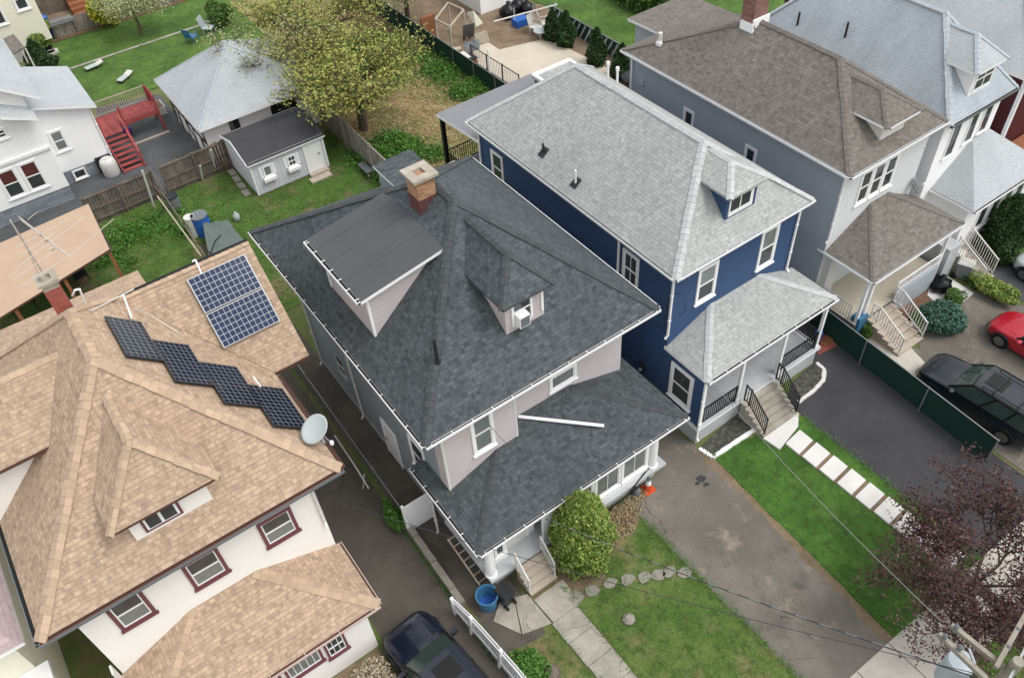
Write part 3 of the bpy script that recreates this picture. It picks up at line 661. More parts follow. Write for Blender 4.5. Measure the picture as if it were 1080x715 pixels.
# back yards
sheet('tan_back_yard', rough_edge([(-8, 29), (4.6, 27.5), (4.7, 41.6), (-8, 41.4)], .06), 'grass_weedy')
sheet('shed_yard', rough_edge([(4.8, 29.3), (14.6, 29), (14.9, 41.6), (4.85, 41.6)], .05), 'grass_weedy')
sheet('straw_yard', rough_edge([(15.1, 27.5), (24.2, 27.5), (24.6, 60), (15.2, 62)], .1), 'straw')
sheet('garage_yard', [(-8, 41.8), (8.4, 41.8), (8.4, 52.4), (4.7, 53.4), (3.5, 47.5), (1.0, 46.6)], 'asph_dark')
sheet('green_back_lawn', rough_edge([(4.5, 53.5), (17, 52.5), (17, 72), (4.2, 76)], .1), 'grass')
sheet('pool_yard_soil', [(24.7, 27.5), (33.3, 27.5), (33.6, 46), (24.7, 56)], 'dirt')
sheet('far_back_lawn', rough_edge([(33.4, 30), (46, 30), (60, 44), (60, 60), (33.6, 52)], .08), 'grass')
sheet('patio_slab', px((499, 52), (514, 44.5), (526.6, 53), (578, 41), (640, 72), (640, 110), (560, 112), (536, 91), (499, 64)), 'patio')
# ---- gravel beds, soil beds beside the porches
def edged_bed(name, pts, mat, edge, stepd=.14, r=.078, kind='structure'):
    sheet(name, pts, mat, kind=kind)
    m = MB()
    for i in range(len(edge)-1):
        a = V(edge[i]); b = V(edge[i+1]); n = max(1, int((b-a).length/stepd))
        for k in range(n):
            p = a.lerp(b, (k+.5)/n); s = r*random.uniform(.85, 1.1); m.box(p.x-s, p.x+s, p.y-s, p.y+s, 0, .1+random.uniform(-.01, .02))
    return m
gb1 = px((737, 473), (752, 482), (795, 453), (776, 437)); m = edged_bed('gravel_bed_left', gb1, 'gravel', px((737, 474), (752, 483), (797, 453)))
tag(m.build('bed_edging', 'white'), 'white block edging round the gravel bed by the lawn, left of the blue porch steps', 'edging')
gb2 = px((833, 405), (846, 426), (868, 404), (869, 390), (862, 384)); m = edged_bed('gravel_bed_right', gb2, 'gravel', px((842, 425), (858, 413), (868, 402), (869, 391), (861, 384)), .1, .07)
tag(m.build('bed_edging', 'offwhite'), 'pale rounded kerb round the gravel bed beside the black driveway', 'edging')
sheet('mulch_bed', px((938, 322), (955, 352), (985, 345), (1003, 322), (985, 298)), 'mulch')
sheet('pale_path_slab', px((982, 281), (1027, 310), (1005, 327), (1000, 332), (978, 312)), 'paver')
sheet('tan_path_slab', px((912, 358), (940, 345), (986, 395), (966, 404)), 'conc_light')
sheet('brick_corner_patch', px((866, 355), (878, 347), (890, 362), (862, 375)), 'brick_red')
c = g(740, 505)
for i, (du, dv, s) in enumerate(((0, 0, .22), (5, 6, .12), (-4, 5, .1))):
    c = g(740+du, 505+dv); sheet('driveway_pothole', [(c[0]+s*math.cos(a)*random.uniform(.5, 1.2), c[1]+s*math.sin(a)*random.uniform(.5, 1.2)) for a in np.linspace(0, 2*PI, 11)[:-1]], 'asph_black')

# ================================================================ THE DARK-ROOFED HOUSE IN THE CENTRE
H = thing('dark_roofed_house', 'pinkish grey house with dark slate shingle roof, brick chimney and two dormers, in the middle', 'house', (10, 19, 0))
wx0, wx1, wy0, wy1 = 6.2, 13.95, 14.95, 25.4
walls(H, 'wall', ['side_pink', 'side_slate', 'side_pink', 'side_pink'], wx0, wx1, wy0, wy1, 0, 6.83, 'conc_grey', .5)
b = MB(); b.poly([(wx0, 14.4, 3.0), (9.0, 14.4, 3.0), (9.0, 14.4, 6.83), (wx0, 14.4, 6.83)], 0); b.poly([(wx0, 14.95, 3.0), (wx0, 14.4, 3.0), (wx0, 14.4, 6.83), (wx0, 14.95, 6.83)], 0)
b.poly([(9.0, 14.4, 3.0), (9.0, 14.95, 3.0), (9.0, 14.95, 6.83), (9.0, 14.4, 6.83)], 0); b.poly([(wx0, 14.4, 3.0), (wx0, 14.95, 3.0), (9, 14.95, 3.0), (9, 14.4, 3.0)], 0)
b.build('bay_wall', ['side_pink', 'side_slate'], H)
c = MB()
c.box(wx0-.012, wx0+.07, 14.388, 14.47, 3.2, 6.8); c.build('corner_board', 'offwhite', H); c = MB(); c.box(8.93, 9.012, 14.388, 14.47, 3.6, 6.8); c.build('corner_board', 'offwhite', H)
hip_roof(H, 'roof', ['roof_slate', 'white'], 5.43, 14.44, 13.77, 26.3, 7.03, 10.9, 18.46, 19.9, cap='cap_slate', capw=.15, back_y1=25.0)
gutter(H, (5.43, 26.3, 7.02), (5.43, 13.78, 7.02), (-1, 0, 0), w=.08); gutter(H, (5.43, 13.77, 7.02), (14.44, 13.77, 7.02), (0, -1, 0), w=.08)
gutter(H, (14.44, 13.8, 7.02), (14.44, 25, 7.02), (1, 0, 0), w=.05, br=0, h=.07)
downspout(H, 6.13, 21.3, .2, 6.8, (-1, 0), 'offwhite', kick=.1); downspout(H, 6.13, 25.0, .2, 6.8, (-1, 0), 'offwhite', kick=.1)
winpx(H, 'y', 14.4, ((495.4, 441), (519, 428), (498.5, 481), (521.5, 467)), glassm='glass_lt'); winpx(H, 'y', 14.95, ((579, 399), (607, 381), (579, 413), (608, 397)), glassm='glass_lt', split=False)
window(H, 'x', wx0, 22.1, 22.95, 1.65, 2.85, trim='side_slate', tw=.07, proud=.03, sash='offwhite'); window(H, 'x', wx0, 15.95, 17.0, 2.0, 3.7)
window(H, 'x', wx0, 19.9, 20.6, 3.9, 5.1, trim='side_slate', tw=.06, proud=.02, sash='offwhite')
door(H, 'x', wx0, 18.4, 19.35, .05, 2.05, lite=False)
# porch
m = MB(); m.box(6.3, 13.5, 12.3, 14.95, -.02, .74); m.build('porch_foundation', 'conc_grey', H)
m = MB(); m.box(6.0, 13.75, 12.02, 14.95, .745, .88); m.build('porch_deck', 'conc_grey', H)
m = MB()   # enclosed part of the porch
m.box(8.3, 13.0, 12.2, 12.3, .88, 2.94, 0); m.box(6.45, 6.98, 12.5, 12.6, .88, 2.94, 0); m.box(6.35, 6.45, 12.5, 16.0, .2, 2.94, 1); m.box(12.9, 13.0, 12.3, 14.9, .88, 2.94, 0)
m.box(6.98, 8.3, 12.75, 12.85, .88, 2.94, 0)
m.build('porch_wall', ['white', 'pinkwhite'], H)
for a0, a1 in ((9.3, 10.45), (10.5, 11.65), (11.7, 12.9)): window(H, 'y', 12.2, a0, a1, 1.3, 2.8, glassm='glass_lt', split=False, grid=1, tw=.08)
window(H, 'y', 12.5, 6.5, 6.93, 1.3, 2.6, tw=.06, split=False)
door(H, 'y', 12.75, 7.1, 7.95, .88, 2.85, 'offwhite')
for x in (6.17, 13.28):
    m = MB(); m.lathe((x, 12.28, .88), ((.21, 0), (.21, .08), (.17, .12), (.165, 1.1), (.145, 1.95), (.2, 2.0), (.2, 2.07)), 20); m.build('porch_column', 'white', H, smooth=False)
ez, pt = 3.1, .34; X0, X1, Y0 = 5.7, 14.5, 11.97
def PZ(d): return ez+pt*d
m = MB()
m.poly([(X0, Y0, ez), (X1, Y0, ez), (X1-3.12, 15.0, PZ(3.12)), (X0+3.12, 15.0, PZ(3.12))], 0)
m.poly([(X0, 16.1, ez), (X0, Y0, ez), (X0+3.12, 15.0, PZ(3.12)), (X0+3.12, 16.1, PZ(3.12))], 0)
m.poly([(X1, Y0, ez), (X1, 16.1, ez), (X1-3.12, 16.1, PZ(3.12)), (X1-3.12, 15.0, PZ(3.12))], 0)
for a, c2 in (((X0, Y0), (X1, Y0)), ((X1, Y0), (X1, 16.1)), ((X0, 16.1), (X0, Y0))): m.poly([(a[0], a[1], ez-.15), (c2[0], c2[1], ez-.15), (c2[0], c2[1], ez), (a[0], a[1], ez)], 1)
m.poly([(X0, Y0, ez-.15), (X0, 16.1, ez-.15), (X1, 16.1, ez-.15), (X1, Y0, ez-.15)], 1); m.poly([(X0, 16.1, ez-.15), (X0, 16.1, ez), (X0+3.12, 16.1, PZ(3.12)), (6.6, 16.1, ez-.15)], 1)
pr = m.build('porch_roof', ['roof_slate', 'white'], H)
k = MB(); ridge_caps(k, (X0, Y0, ez), (X0+3.0, Y0+3.0, PZ(3.0)), None, .15, slope=.2); k.build('ridge_cap', 'cap_slate', pr); k = MB(); ridge_caps(k, (X1, Y0, ez), (X1-3.0, Y0+3.0, PZ(3.0)), None, .15, slope=.2); k.build('ridge_cap', 'cap_slate', pr)
gutter(H, (X0, Y0, ez), (X1, Y0, ez), (0, -1, 0), w=.08); gutter(H, (X0, 16.1, ez), (X0, Y0, ez), (-1, 0, 0), w=.08)
downspout(H, 5.75, 15.1, .1, 3.0, (-1, 0), 'offwhite', kick=.05)
steps(H, 6.98, 8.05, 12.01, 11.2, .88, 4, 'wood_pale')
for x in (6.99, 8.04): railing(H, 'stair_railing', [(x, 12.0, .88), (x, 11.28, .18)], .8, 'offwhite', step=.11)
# chimney
chimney(H, 9.12, 9.78, 19.2, 19.86, 9.9, 11.45, ['brick_maroon', 'brick_old'], split=10.75)
# side dormer with the flat membrane roof
def sl(x): return 7+(x-5.35)*3.9/4.58
D = MB(); dy0, dy1, dx = 17.85, 20.85, 6.22
D.poly([(dx, dy1, sl(dx)-.1), (dx, dy0, sl(dx)-.1), (dx, dy0, 9.52), (dx, dy1, 9.52)], 0)
for y, s in ((dy0, 1), (dy1, -1)):
    q = [(dx, y, sl(dx)-.1), (8.75, y, sl(8.75)-.02), (dx, y, 9.52)]; D.poly(q if s > 0 else q[::-1], 0)
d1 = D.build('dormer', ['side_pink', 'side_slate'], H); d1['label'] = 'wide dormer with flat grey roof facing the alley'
D = MB(); a, b2, c2, e2 = V((5.95, 17.58, 9.6)), V((8.95, 17.58, 10.06)), V((8.95, 21.25, 10.06)), V((5.95, 21.25, 9.6)); dz = V((0, 0, -.12))
D.poly([a, b2, c2, e2], 0); D.poly([a+dz, b2+dz, b2, a], 1); D.poly([e2+dz, a+dz, a, e2], 1); D.poly([c2+dz, e2+dz, e2, c2], 1); D.poly([e2+dz, c2+dz, b2+dz, a+dz], 1)
D.build('dormer_roof', ['membrane', 'white'], d1)
for yy in (18.7, 19.75, 20.6): q_ = MB(); q_.beam((6.0, yy, 9.612), (8.93, yy+.03, 10.062), .03, .006); q_.build('membrane_seam', 'membrane', d1)
gutter(d1, (5.95, 21.2, 9.6), (5.95, 17.6, 9.6), (-1, 0, 0), w=.1, br=.6)
D = MB(); D.box(dx-.02, dx+.06, dy0-.02, dy0+.07, sl(dx), 9.47); D.build('corner_board', 'white', d1); D = MB(); D.box(dx-.03, dx+.06, dy1-.09, dy1+.01, sl(dx), 9.47); D.build('corner_board', 'white', d1)
D = MB(); obox(D, 'x', dx, 18.5, 19.6, 8.75, 9.4, -.02, .05); D.build('window_frame', 'white', d1)
D = MB()
for z in (8.87, 8.98, 9.09, 9.2): D.box(dx-.065, dx-.045, 18.6, 19.5, z, z+.05)
D.build('louvre', 'offwhite', d1)
def hip_dormer(parent, cx, hw, yf, zs, ze, zr, ry0, ry1, ov, fslope, wallm, roofm, capm, label=None, trim='white', win=None, oy=.3):
    """small hipped dormer standing on a front slope z = fslope(y)"""
    m = MB(); x0, x1 = cx-hw, cx+hw
    yb = yf
    while fslope(yb) < ze and yb < yf+5: yb += .02
    m.poly([(x0, yf, fslope(yf)-.05), (x1, yf, fslope(yf)-.05), (x1, yf, ze), (x0, yf, ze)], 0)
    m.poly([(x0, yf, fslope(yf)-.05), (x0, yf, ze), (x0, yb, ze), ], 0); m.poly([(x1, yf, fslope(yf)-.05), (x1, yb, ze), (x1, yf, ze)], 0)
    d = m.build('dormer', wallm, parent)
    if label: d['label'] = label
    X0, X1, YF = x0-ov, x1+ov, yf-oy; YB = yb+.02
    yr = ry0
    while fslope(yr) < zr and yr < ry0+4: yr += .02
    r = MB(); A, B = V((X0, YF, ze)), V((X1, YF, ze)); P, Q = V((cx, ry1, zr)), V((cx, yr, zr)); L, Rr = V((X0, YB, ze)), V((X1, YB, ze))
    r.poly([A, B, P], 0); r.poly([L, A, P, Q], 0); r.poly([B, Rr, Q, P], 0)
    dz = V((0, 0, -.09)); r.poly([A+dz, B+dz, B, A], 1); r.poly([L+dz, A+dz, A, L], 1); r.poly([B+dz, Rr+dz, Rr, B], 1); r.poly([L+dz, Rr+dz, B+dz, A+dz], 1)
    rf = r.build('dormer_roof', roofm, d)
    for a_, b_ in ((A, P), (B, P), (P, Q)): k = MB(); ridge_caps(k, a_, b_, None, .12); k.build('dormer_ridge_cap', capm, rf)
    return d
def fs(y): return 7+(y-13.69)*3.9/4.77
d2 = hip_dormer(H, 10.02, .72, 15.05, 0, 9.5, 10.5, 17.4, 15.78, .24, fs, 'side_pink', ['roof_slate', 'roof_slate'], 'cap_slate', 'small hipped dormer with an air conditioner in its window')
m = MB(); yv = 15.05
obox(m, 'y', yv, 9.52, 9.6, 8.3, 9.4, -.02, .06); obox(m, 'y', yv, 10.2, 10.28, 8.3, 9.4, -.02, .06); obox(m, 'y', yv, 9.6, 10.2, 9.32, 9.4, -.02, .05); obox(m, 'y', yv, 9.6, 10.2, 8.25, 8.32, -.02, .07); obox(m, 'y', yv, 9.6, 10.2, 8.82, 8.87, -.02, .05); obox(m, 'y', yv, 10.62, 10.7, 8.3, 9.4, -.02, .04); m.build('window_frame', 'white', d2)
m = MB(); obox(m, 'y', yv, 9.6, 10.2, 8.87, 9.32, 0, .03); obox(m, 'y', yv, 10.02, 10.2, 8.33, 8.81, 0, .03); m.build('pane', 'glass', d2)
m = MB(); m.box(9.62, 10.0, 14.74, 15.03, 8.36, 8.8); m.box(9.65, 9.97, 14.725, 14.738, 8.4, 8.76, 1); m.build('air_conditioner', ['white', 'plastic_grey'], d2)
# flat-roofed dormer at the back
m = MB(); m.box(9.75, 11.1, 21.6, 23.4, 8.2, 9.42, 0); d3 = m.build('dormer', 'side_slate', H); d3['label'] = 'flat grey roofed dormer on the back slope'
m = MB(); m.box(9.65, 11.2, 21.3, 23.55, 9.42, 9.52, 1, 0); m.build('dormer_roof', ['roof_slate', 'white'], d3)
pipe(H, 6.98, 15.25, sl(6.98)-.1, .95, .055, 'pipe_dark')
rl = MB(); rl.tube((9.7, 19.0, 9.9), (10.1, 19.35, 10.75), .02, 6); rl.build('flashing_strip', 'wood_pale', H)
t = MB(); t.tube((9.35, 14.88, 4.22), (11.62, 13.15, 3.66), .06, 14); t.tube((11.62, 13.15, 3.66), (11.65, 13.13, 3.655), .066, 14)
tag(t.build('white_pipe', 'white'), 'long white plastic pipe lying on the dark porch roof', 'pipe')

# ================================================================ THE BLUE HOUSE
Bh = thing('blue_house', 'navy blue house with light grey shingle roof, white trim and black porch railings', 'house', (18.8, 19, 0))
bx0, bx1, by0, by1 = 15.68, 21.85, 14.4, 26.2
walls(Bh, 'wall', ['side_navy'], bx0, bx1, by0, by1, 0, 7.33, 'conc_grey', .9)
hip_roof(Bh, 'roof', ['roof_light', 'white'], 15.42, 22.12, 14.09, 26.62, 7.5, 10.12, 16.62, 23.48, cap='cap_light', capw=.15)
gutter(Bh, (15.42, 26.6, 7.49), (15.42, 14.1, 7.49), (-1, 0, 0), w=.08, br=0); gutter(Bh, (15.42, 14.09, 7.49), (22.12, 14.09, 7.49), (0, -1, 0), w=.07, mats=('white', 'plastic_grey'), br=.7)
for z0, x, y, o in ((4.3, bx0-.06, 14.36, (-1, 0)), (4.0, bx1-.02, 14.34, (0, -1))): downspout(Bh, x, y, z0, 7.3, o, kick=.12)
downspout(Bh, bx0-.06, 17.15, .4, 7.3, (-1, 0), kick=.1); downspout(Bh, bx0-.06, 26.1, .4, 7.3, (-1, 0), kick=.1)
window(Bh, 'y', by0, 16.85, 17.8, 5.2, 6.85, glassm='glass_lt', low='glass'); window(Bh, 'y', by0, 19.95, 20.85, 5.08, 6.93, glassm='glass_lt', low='glass')
window(Bh, 'x', bx0, 16.1, 16.95, 5.3, 6.85, grid=1); window(Bh, 'x', bx0, 24.45, 25.3, 5.2, 6.7)
window(Bh, 'x', bx0, 20.5, 21.3, 1.8, 3.3)
m = MB()
for a, b2 in (((15.68, 12.42), (15.8, 14.4)),): m.box(a[0], b2[0], a[1], b2[1], 1.05, 3.75)
m.build('porch_side_wall', 'side_navy', Bh)
window(Bh, 'x', 15.68, 12.9, 14.05, 1.55, 3.35, tw=.13)
m = MB(); m.box(15.7, 22.3, 12.42, 14.4, -.02, .9); m.build('porch_foundation', 'conc_grey', Bh)
m = MB(); m.box(15.6, 22.38, 12.32, 14.4, .9, 1.05, 1, 0); m.build('porch_deck', ['conc_grey', 'white'], Bh)
for x in (15.76, 17.72, 19.95, 22.18):
    m = MB(); m.box(x-.06, x+.06, 12.38, 12.5, 1.05, 3.72); m.box(x-.08, x+.08, 12.36, 12.52, 1.05, 1.2); m.build('porch_post', 'white', Bh)
m = MB(); m.box(15.7, 22.28, 12.36, 12.48, 3.5, 3.7); m.build('porch_beam', 'white', Bh)
railing(Bh, 'porch_railing', [(15.86, 12.44, 1.05), (17.62, 12.44, 1.05)], .88, 'black', step=.11); railing(Bh, 'porch_railing', [(20.05, 12.44, 1.05), (22.08, 12.44, 1.05)], .88, 'black', step=.11)
railing(Bh, 'porch_railing', [(22.2, 12.55, 1.05), (22.2, 14.35, 1.05)], .88, 'black', step=.11)
door(Bh, 'y', by0, 18.4, 19.35, 1.05, 3.1, 'white')
e2, ph = 3.8, .42; X0, X1, Y0 = 15.62, 22.38, 12.27
m = MB(); W2 = 2.2
m.poly([(X0, Y0, e2), (X1, Y0, e2), (X1-W2, Y0+W2, e2+W2*ph), (X0+W2, Y0+W2, e2+W2*ph)], 0)
m.poly([(X0, Y0+W2, e2), (X0, Y0, e2), (X0+W2, Y0+W2, e2+W2*ph)], 0); m.poly([(X1, Y0, e2), (X1, Y0+W2, e2), (X1-W2, Y0+W2, e2+W2*ph)], 0)
for a, c2 in (((X0, Y0), (X1, Y0)), ((X1, Y0), (X1, Y0+W2)), ((X0, Y0+W2), (X0, Y0))): m.poly([(a[0], a[1], e2-.14), (c2[0], c2[1], e2-.14), (c2[0], c2[1], e2), (a[0], a[1], e2)], 1)
m.poly([(X0, Y0, e2-.14), (X0, Y0+W2, e2-.14), (X1, Y0+W2, e2-.14), (X1, Y0, e2-.14)], 1)
pr = m.build('porch_roof', ['roof_light', 'white'], Bh)
k = MB(); ridge_caps(k, (X0, Y0, e2), (X0+W2, Y0+W2, e2+W2*ph), None, .14, slope=.25); k.build('ridge_cap', 'cap_light', pr); k = MB(); ridge_caps(k, (X1, Y0, e2), (X1-W2, Y0+W2, e2+W2*ph), None, .14, slope=.25); k.build('ridge_cap', 'cap_light', pr)
gutter(Bh, (X0, Y0, e2), (X1, Y0, e2), (0, -1, 0), w=.09)
downspout(Bh, 15.66, 12.36, .3, 3.6, (0, -1), kick=.1)
o, dz, dy = steps(Bh, 17.9, 19.75, 12.31, 11.0, 1.05, 6, 'conc'); 
m = MB(); m.hexa([(17.95, 10.25, -.02), (19.3, 10.55, -.02), (19.85, 11.0, -.02), (17.85, 11.0, -.02)], [(17.95, 10.25, .09), (19.3, 10.55, .09), (19.85, 11.0, .09), (17.85, 11.0, .09)]); m.build('step_pad', 'paver', Bh)
for x in (17.95, 19.7): railing(Bh, 'stair_railing', [(x, 12.25, 1.05), (x, 12.0, 1.0), (x, 11.05, .2)], .88, 'black', step=.11)
def fb(y): return 7.5+(y-14.03)*2.62/2.59
d = hip_dormer(Bh, 18.88, .72, 14.72, 0, 9.33, 9.88, 16.0, 15.4, .24, fb, 'side_navy', ['roof_light', 'roof_light'], 'cap_light')
m = MB(); obox(m, 'y', 14.72, 18.28, 19.42, 8.25, 9.25, -.02, .04); m.build('window_frame', 'white', d)
m = MB(); obox(m, 'y', 14.72, 18.34, 18.76, 8.45, 9.17, .03, .052); obox(m, 'y', 14.72, 18.83, 19.25, 8.45, 9.17, .03, .052); m.build('pane', 'glass', d)
def sb(x): return 7.5+(x-15.38)*2.62/3.38
for (u, v, mt, h) in ((573, 161, 'pipe_dark', .4), (607, 193, 'white', .55)):
    q = [g(u, v, z) for z in np.arange(7.5, 10, .02)]; q = min(q, key=lambda p: abs(p[2]-sb(p[0])))
    mm = MB(); x, y, z = q; mm.lathe((x, y, z-.1), ((.04, 0), (.04, .1+h)), 10); mm.hexa([(x-.16, y-.16, z-.12), (x+.16, y-.16, z+.13), (x+.16, y+.16, z+.13), (x-.16, y+.16, z-.12)], [(x-.16, y-.16, z-.10), (x+.16, y-.16, z+.15), (x+.16, y+.16, z+.15), (x-.16, y+.16, z-.10)], 1)
    mm.build('vent_pipe', [mt, 'pipe_dark'], Bh)
for (x, y) in ((21.3, 24.55), (21.3, 23.95)):
    mm = MB(); mm.lathe((x, y, 7.9), ((.05, 0), (.05, .75), (.075, .8), (.075, .95)), 10); mm.build('vent_pipe', 'white', Bh)
mm = MB(); mm.path([(15.62, 14.0+.6*math.cos(a)*.5, 6.3+.45*math.sin(a)) for a in np.linspace(.5, 5.2, 12)], .012); mm.path([(15.62, 14.5, 6.2), (15.62, 14.6, 4.6), (15.63, 15.6, 4.3), (15.63, 15.7, .6)], .012); mm.build('cable', 'wire_dk', Bh)
# meter by the centre porch
mm = MB(); mm.box(15.55, 15.67, 15.35, 15.6, 1.55, 1.95, 1); mm.lathe((15.5, 15.48, 1.7), ((.08, 0), (.09, .05), (.05, .12)), 12); mm.build('electric_meter', ['chrome', 'pipe_dark'], Bh)
# two-storey back porch with a grey membrane roof, and the boxy rear bay
m = MB(); a, b2, c2, e3 = V((15.9, 30.1, 6.0)), V((21.3, 30.1, 6.0)), V((21.3, 26.3, 6.35)), V((15.9, 26.3, 6.35)); dz = V((0, 0, -.16))
m.poly([e3, c2, b2, a], 0); m.poly([a+dz, b2+dz, c2+dz, e3+dz], 1)
for p, q in ((b2, a), (a, e3), (c2, b2)): m.poly([p+dz, q+dz, q, p], 1)
m.build('back_porch_roof', ['membrane2', 'white'], Bh)
for x, y in ((16.05, 29.9), (21.1, 29.9)): mm = MB(); mm.box(x-.09, x+.09, y-.09, y+.09, 0, 5.85); mm.build('back_porch_post', 'black', Bh)
mm = MB(); mm.box(15.95, 21.2, 26.2, 30.0, 2.95, 3.1); mm.build('back_porch_floor', 'plastic_grey', Bh)
railing(Bh, 'back_porch_railing', [(16.05, 26.4, 3.1), (16.05, 29.9, 3.1), (21.1, 29.9, 3.1)], .95, 'black', step=.12)
mm = MB(); mm.box(20.4, 22.4, 26.25, 28.6, .5, 6.75); mm.build('rear_bay_wall', 'side_navy', Bh)
mm = MB(); mm.box(20.3, 22.5, 26.65, 28.7, 6.75, 6.85, 0); mm.box(20.3, 20.45, 26.65, 28.7, 6.85, 6.93, 1); mm.box(22.35, 22.5, 26.65, 28.7, 6.85, 6.93, 1); mm.box(20.45, 22.35, 28.5, 28.7, 6.85, 6.93, 1); mm.build('rear_bay_roof', ['roof_light', 'white'], Bh)

# ================================================================ THE BROWN-ROOFED GREY HOUSE
G_ = thing('brown_roofed_house', 'grey sided house with a brown-grey shingle roof, brick chimney and corner porch', 'house', (27, 20, 0))
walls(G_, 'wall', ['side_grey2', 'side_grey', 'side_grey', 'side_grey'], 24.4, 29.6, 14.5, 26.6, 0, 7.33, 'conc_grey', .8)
hip_roof(G_, 'roof', ['roof_brown', 'white'], 24.12, 29.9, 14.12, 26.92, 7.5, 9.82, 17.6, 21.8, cap='cap_brown', capw=.14)
gutter(G_, (24.12, 26.9, 7.49), (24.12, 14.13, 7.49), (-1, 0, 0), w=.09, br=0, mats=('white', 'plastic_grey')); gutter(G_, (24.12, 14.12, 7.49), (29.9, 14.12, 7.49), (0, -1, 0), w=.08, br=0, mats=('white', 'plastic_grey'))
downspout(G_, 24.34, 14.44, 4.0, 7.3, (-1, 0), kick=.1); downspout(G_, 24.34, 26.4, .3, 7.3, (-1, 0), kick=.1)
for a0 in (25.55, 26.3, 27.05): window(G_, 'y', 14.5, a0, a0+.72, 5.25, 6.8, tw=.08)
window(G_, 'x', 24.4, 22.3, 22.95, 5.35, 6.25, split=False); window(G_, 'x', 24.4, 18.65, 19.3, 5.35, 6.2, split=False); window(G_, 'x', 24.4, 25.6, 25.9, 6.2, 6.45, split=False, trim='side_grey')
def fg(y): return 7.5+(y-14.07)*2.32/3.53
d = hip_dormer(G_, 26.98, .7, 14.65, 0, 8.68, 9.4, 16.6, 15.5, .33, fg, 'offwhite', ['roof_brown', 'white'], 'cap_brown', oy=.38)
chimney(G_, 26.62, 27.4, 21.7, 22.4, 9.0, 11.5, ['brick_chim'], cap='brick_chim')
mm = MB(); mm.box(26.55, 27.47, 21.6, 21.69, 9.6, 9.95); mm.box(26.5, 26.61, 21.6, 22.3, 9.4, 9.75); mm.build('chimney_flashing', 'white', G_)
q = min([g(696, 45, z) for z in np.arange(7.5, 10, .02)], key=lambda p: abs(p[2]-(7.5+(p[0]-24.08)*.795)))
mm = MB(); mm.lathe((q[0], q[1], q[2]-.1), ((.2, 0), (.18, .12), (.09, .2), (.09, .55)), 10); mm.build('vent_pipe', 'offwhite', G_)
X0, X1, Y0, e4, p4, W4 = 24.42, 30.2, 12.12, 3.5, .55, 2.4
m = MB()
m.poly([(X0, Y0, e4), (X1, Y0, e4), (X1-W4, Y0+W4, e4+W4*p4), (X0+W4, Y0+W4, e4+W4*p4)], 0)
m.poly([(X0, 14.9, e4), (X0, Y0, e4), (X0+W4, Y0+W4, e4+W4*p4), (X0+W4, 14.9, e4+W4*p4)], 0); m.poly([(X1, Y0, e4), (X1, 15.4, e4), (X1-W4, 15.4, e4+W4*p4), (X1-W4, Y0+W4, e4+W4*p4)], 0)
for a, c2 in (((X0, Y0), (X1, Y0)), ((X1, Y0), (X1, 15.4)), ((X0, 14.9), (X0, Y0))): m.poly([(a[0], a[1], e4-.14), (c2[0], c2[1], e4-.14), (c2[0], c2[1], e4), (a[0], a[1], e4)], 1)
m.poly([(X0, Y0, e4-.14), (X0, 14.5, e4-.14), (X1, 14.5, e4-.14), (X1, Y0, e4-.14)], 1)
pr = m.build('porch_roof', ['roof_brown', 'white'], G_); k = MB(); ridge_caps(k, (X0, Y0, e4), (X0+W4, Y0+W4, e4+W4*p4), None, .12, slope=.3); k.build('ridge_cap', 'cap_brown', pr); k = MB(); ridge_caps(k, (X1, Y0, e4), (X1-W4, Y0+W4, e4+W4*p4), None, .12, slope=.3); k.build('ridge_cap', 'cap_brown', pr)
gutter(G_, (X0, Y0, e4), (X1, Y0, e4), (0, -1, 0), w=.07, br=0, mats=('white', 'plastic_grey')); gutter(G_, (X0, 14.8, e4), (X0, Y0, e4), (-1, 0, 0), w=.07, br=0, mats=('white', 'plastic_grey'))
mm = MB(); mm.box(24.45, 30.0, 12.3, 14.5, -.02, .95, 1, 0); mm.build('porch_deck', ['patio', 'plastic_grey'], G_)
mm = MB(); mm.box(24.6, 25.2, 14.2, 14.5, .96, 3.2); mm.build('door', 'offwhite', G_)
for x in (24.6, 25.0, 29.9):
    mm = MB(); mm.box(x-.06, x+.06, 12.32, 12.44, .95, 3.4); mm.build('porch_post', 'white', G_)
mm = MB(); mm.box(24.55, 25.1, 12.2, 12.6, 0, 1.25); mm.build('porch_pier', 'plastic_blue', G_)
m = MB(); m.box(26.9, 29.7, 12.2, 12.32, .0, 1.35); m.build('porch_front_wall', 'side_grey', G_)
railing(G_, 'porch_railing', [(26.9, 12.3, 1.35), (29.7, 12.3, 1.35)], .55, 'white'); railing(G_, 'porch_railing', [(24.5, 12.7, .95), (24.5, 14.4, .95)], .8, 'offwhite')
steps(G_, 25.25, 26.8, 12.29, 10.5, .95, 6, 'wood_pale')
for x in (25.3, 26.78): railing(G_, 'stair_railing', [(x, 12.2, .95), (x, 11.9, .95), (x, 10.55, .2)], .8, 'offwhite')
annex = MB(); annex.box(28.05, 31.5, 26.7, 30.3, 0, 6.3); annex.build('rear_annex_wall', 'side_grey', G_)
m = MB(); a_, b_, c_, d_ = (27.75, 26.95, 6.6), (31.8, 26.95, 6.6), (31.8, 30.6, 6.45), (27.75, 30.6, 6.45); m.hexa([(p[0], p[1], p[2]-.14) for p in (a_, b_, c_, d_)], [a_, b_, c_, d_], 2, 0)
m.build('rear_annex_roof', ['roof_brown', 'side_grey', 'white'], G_)

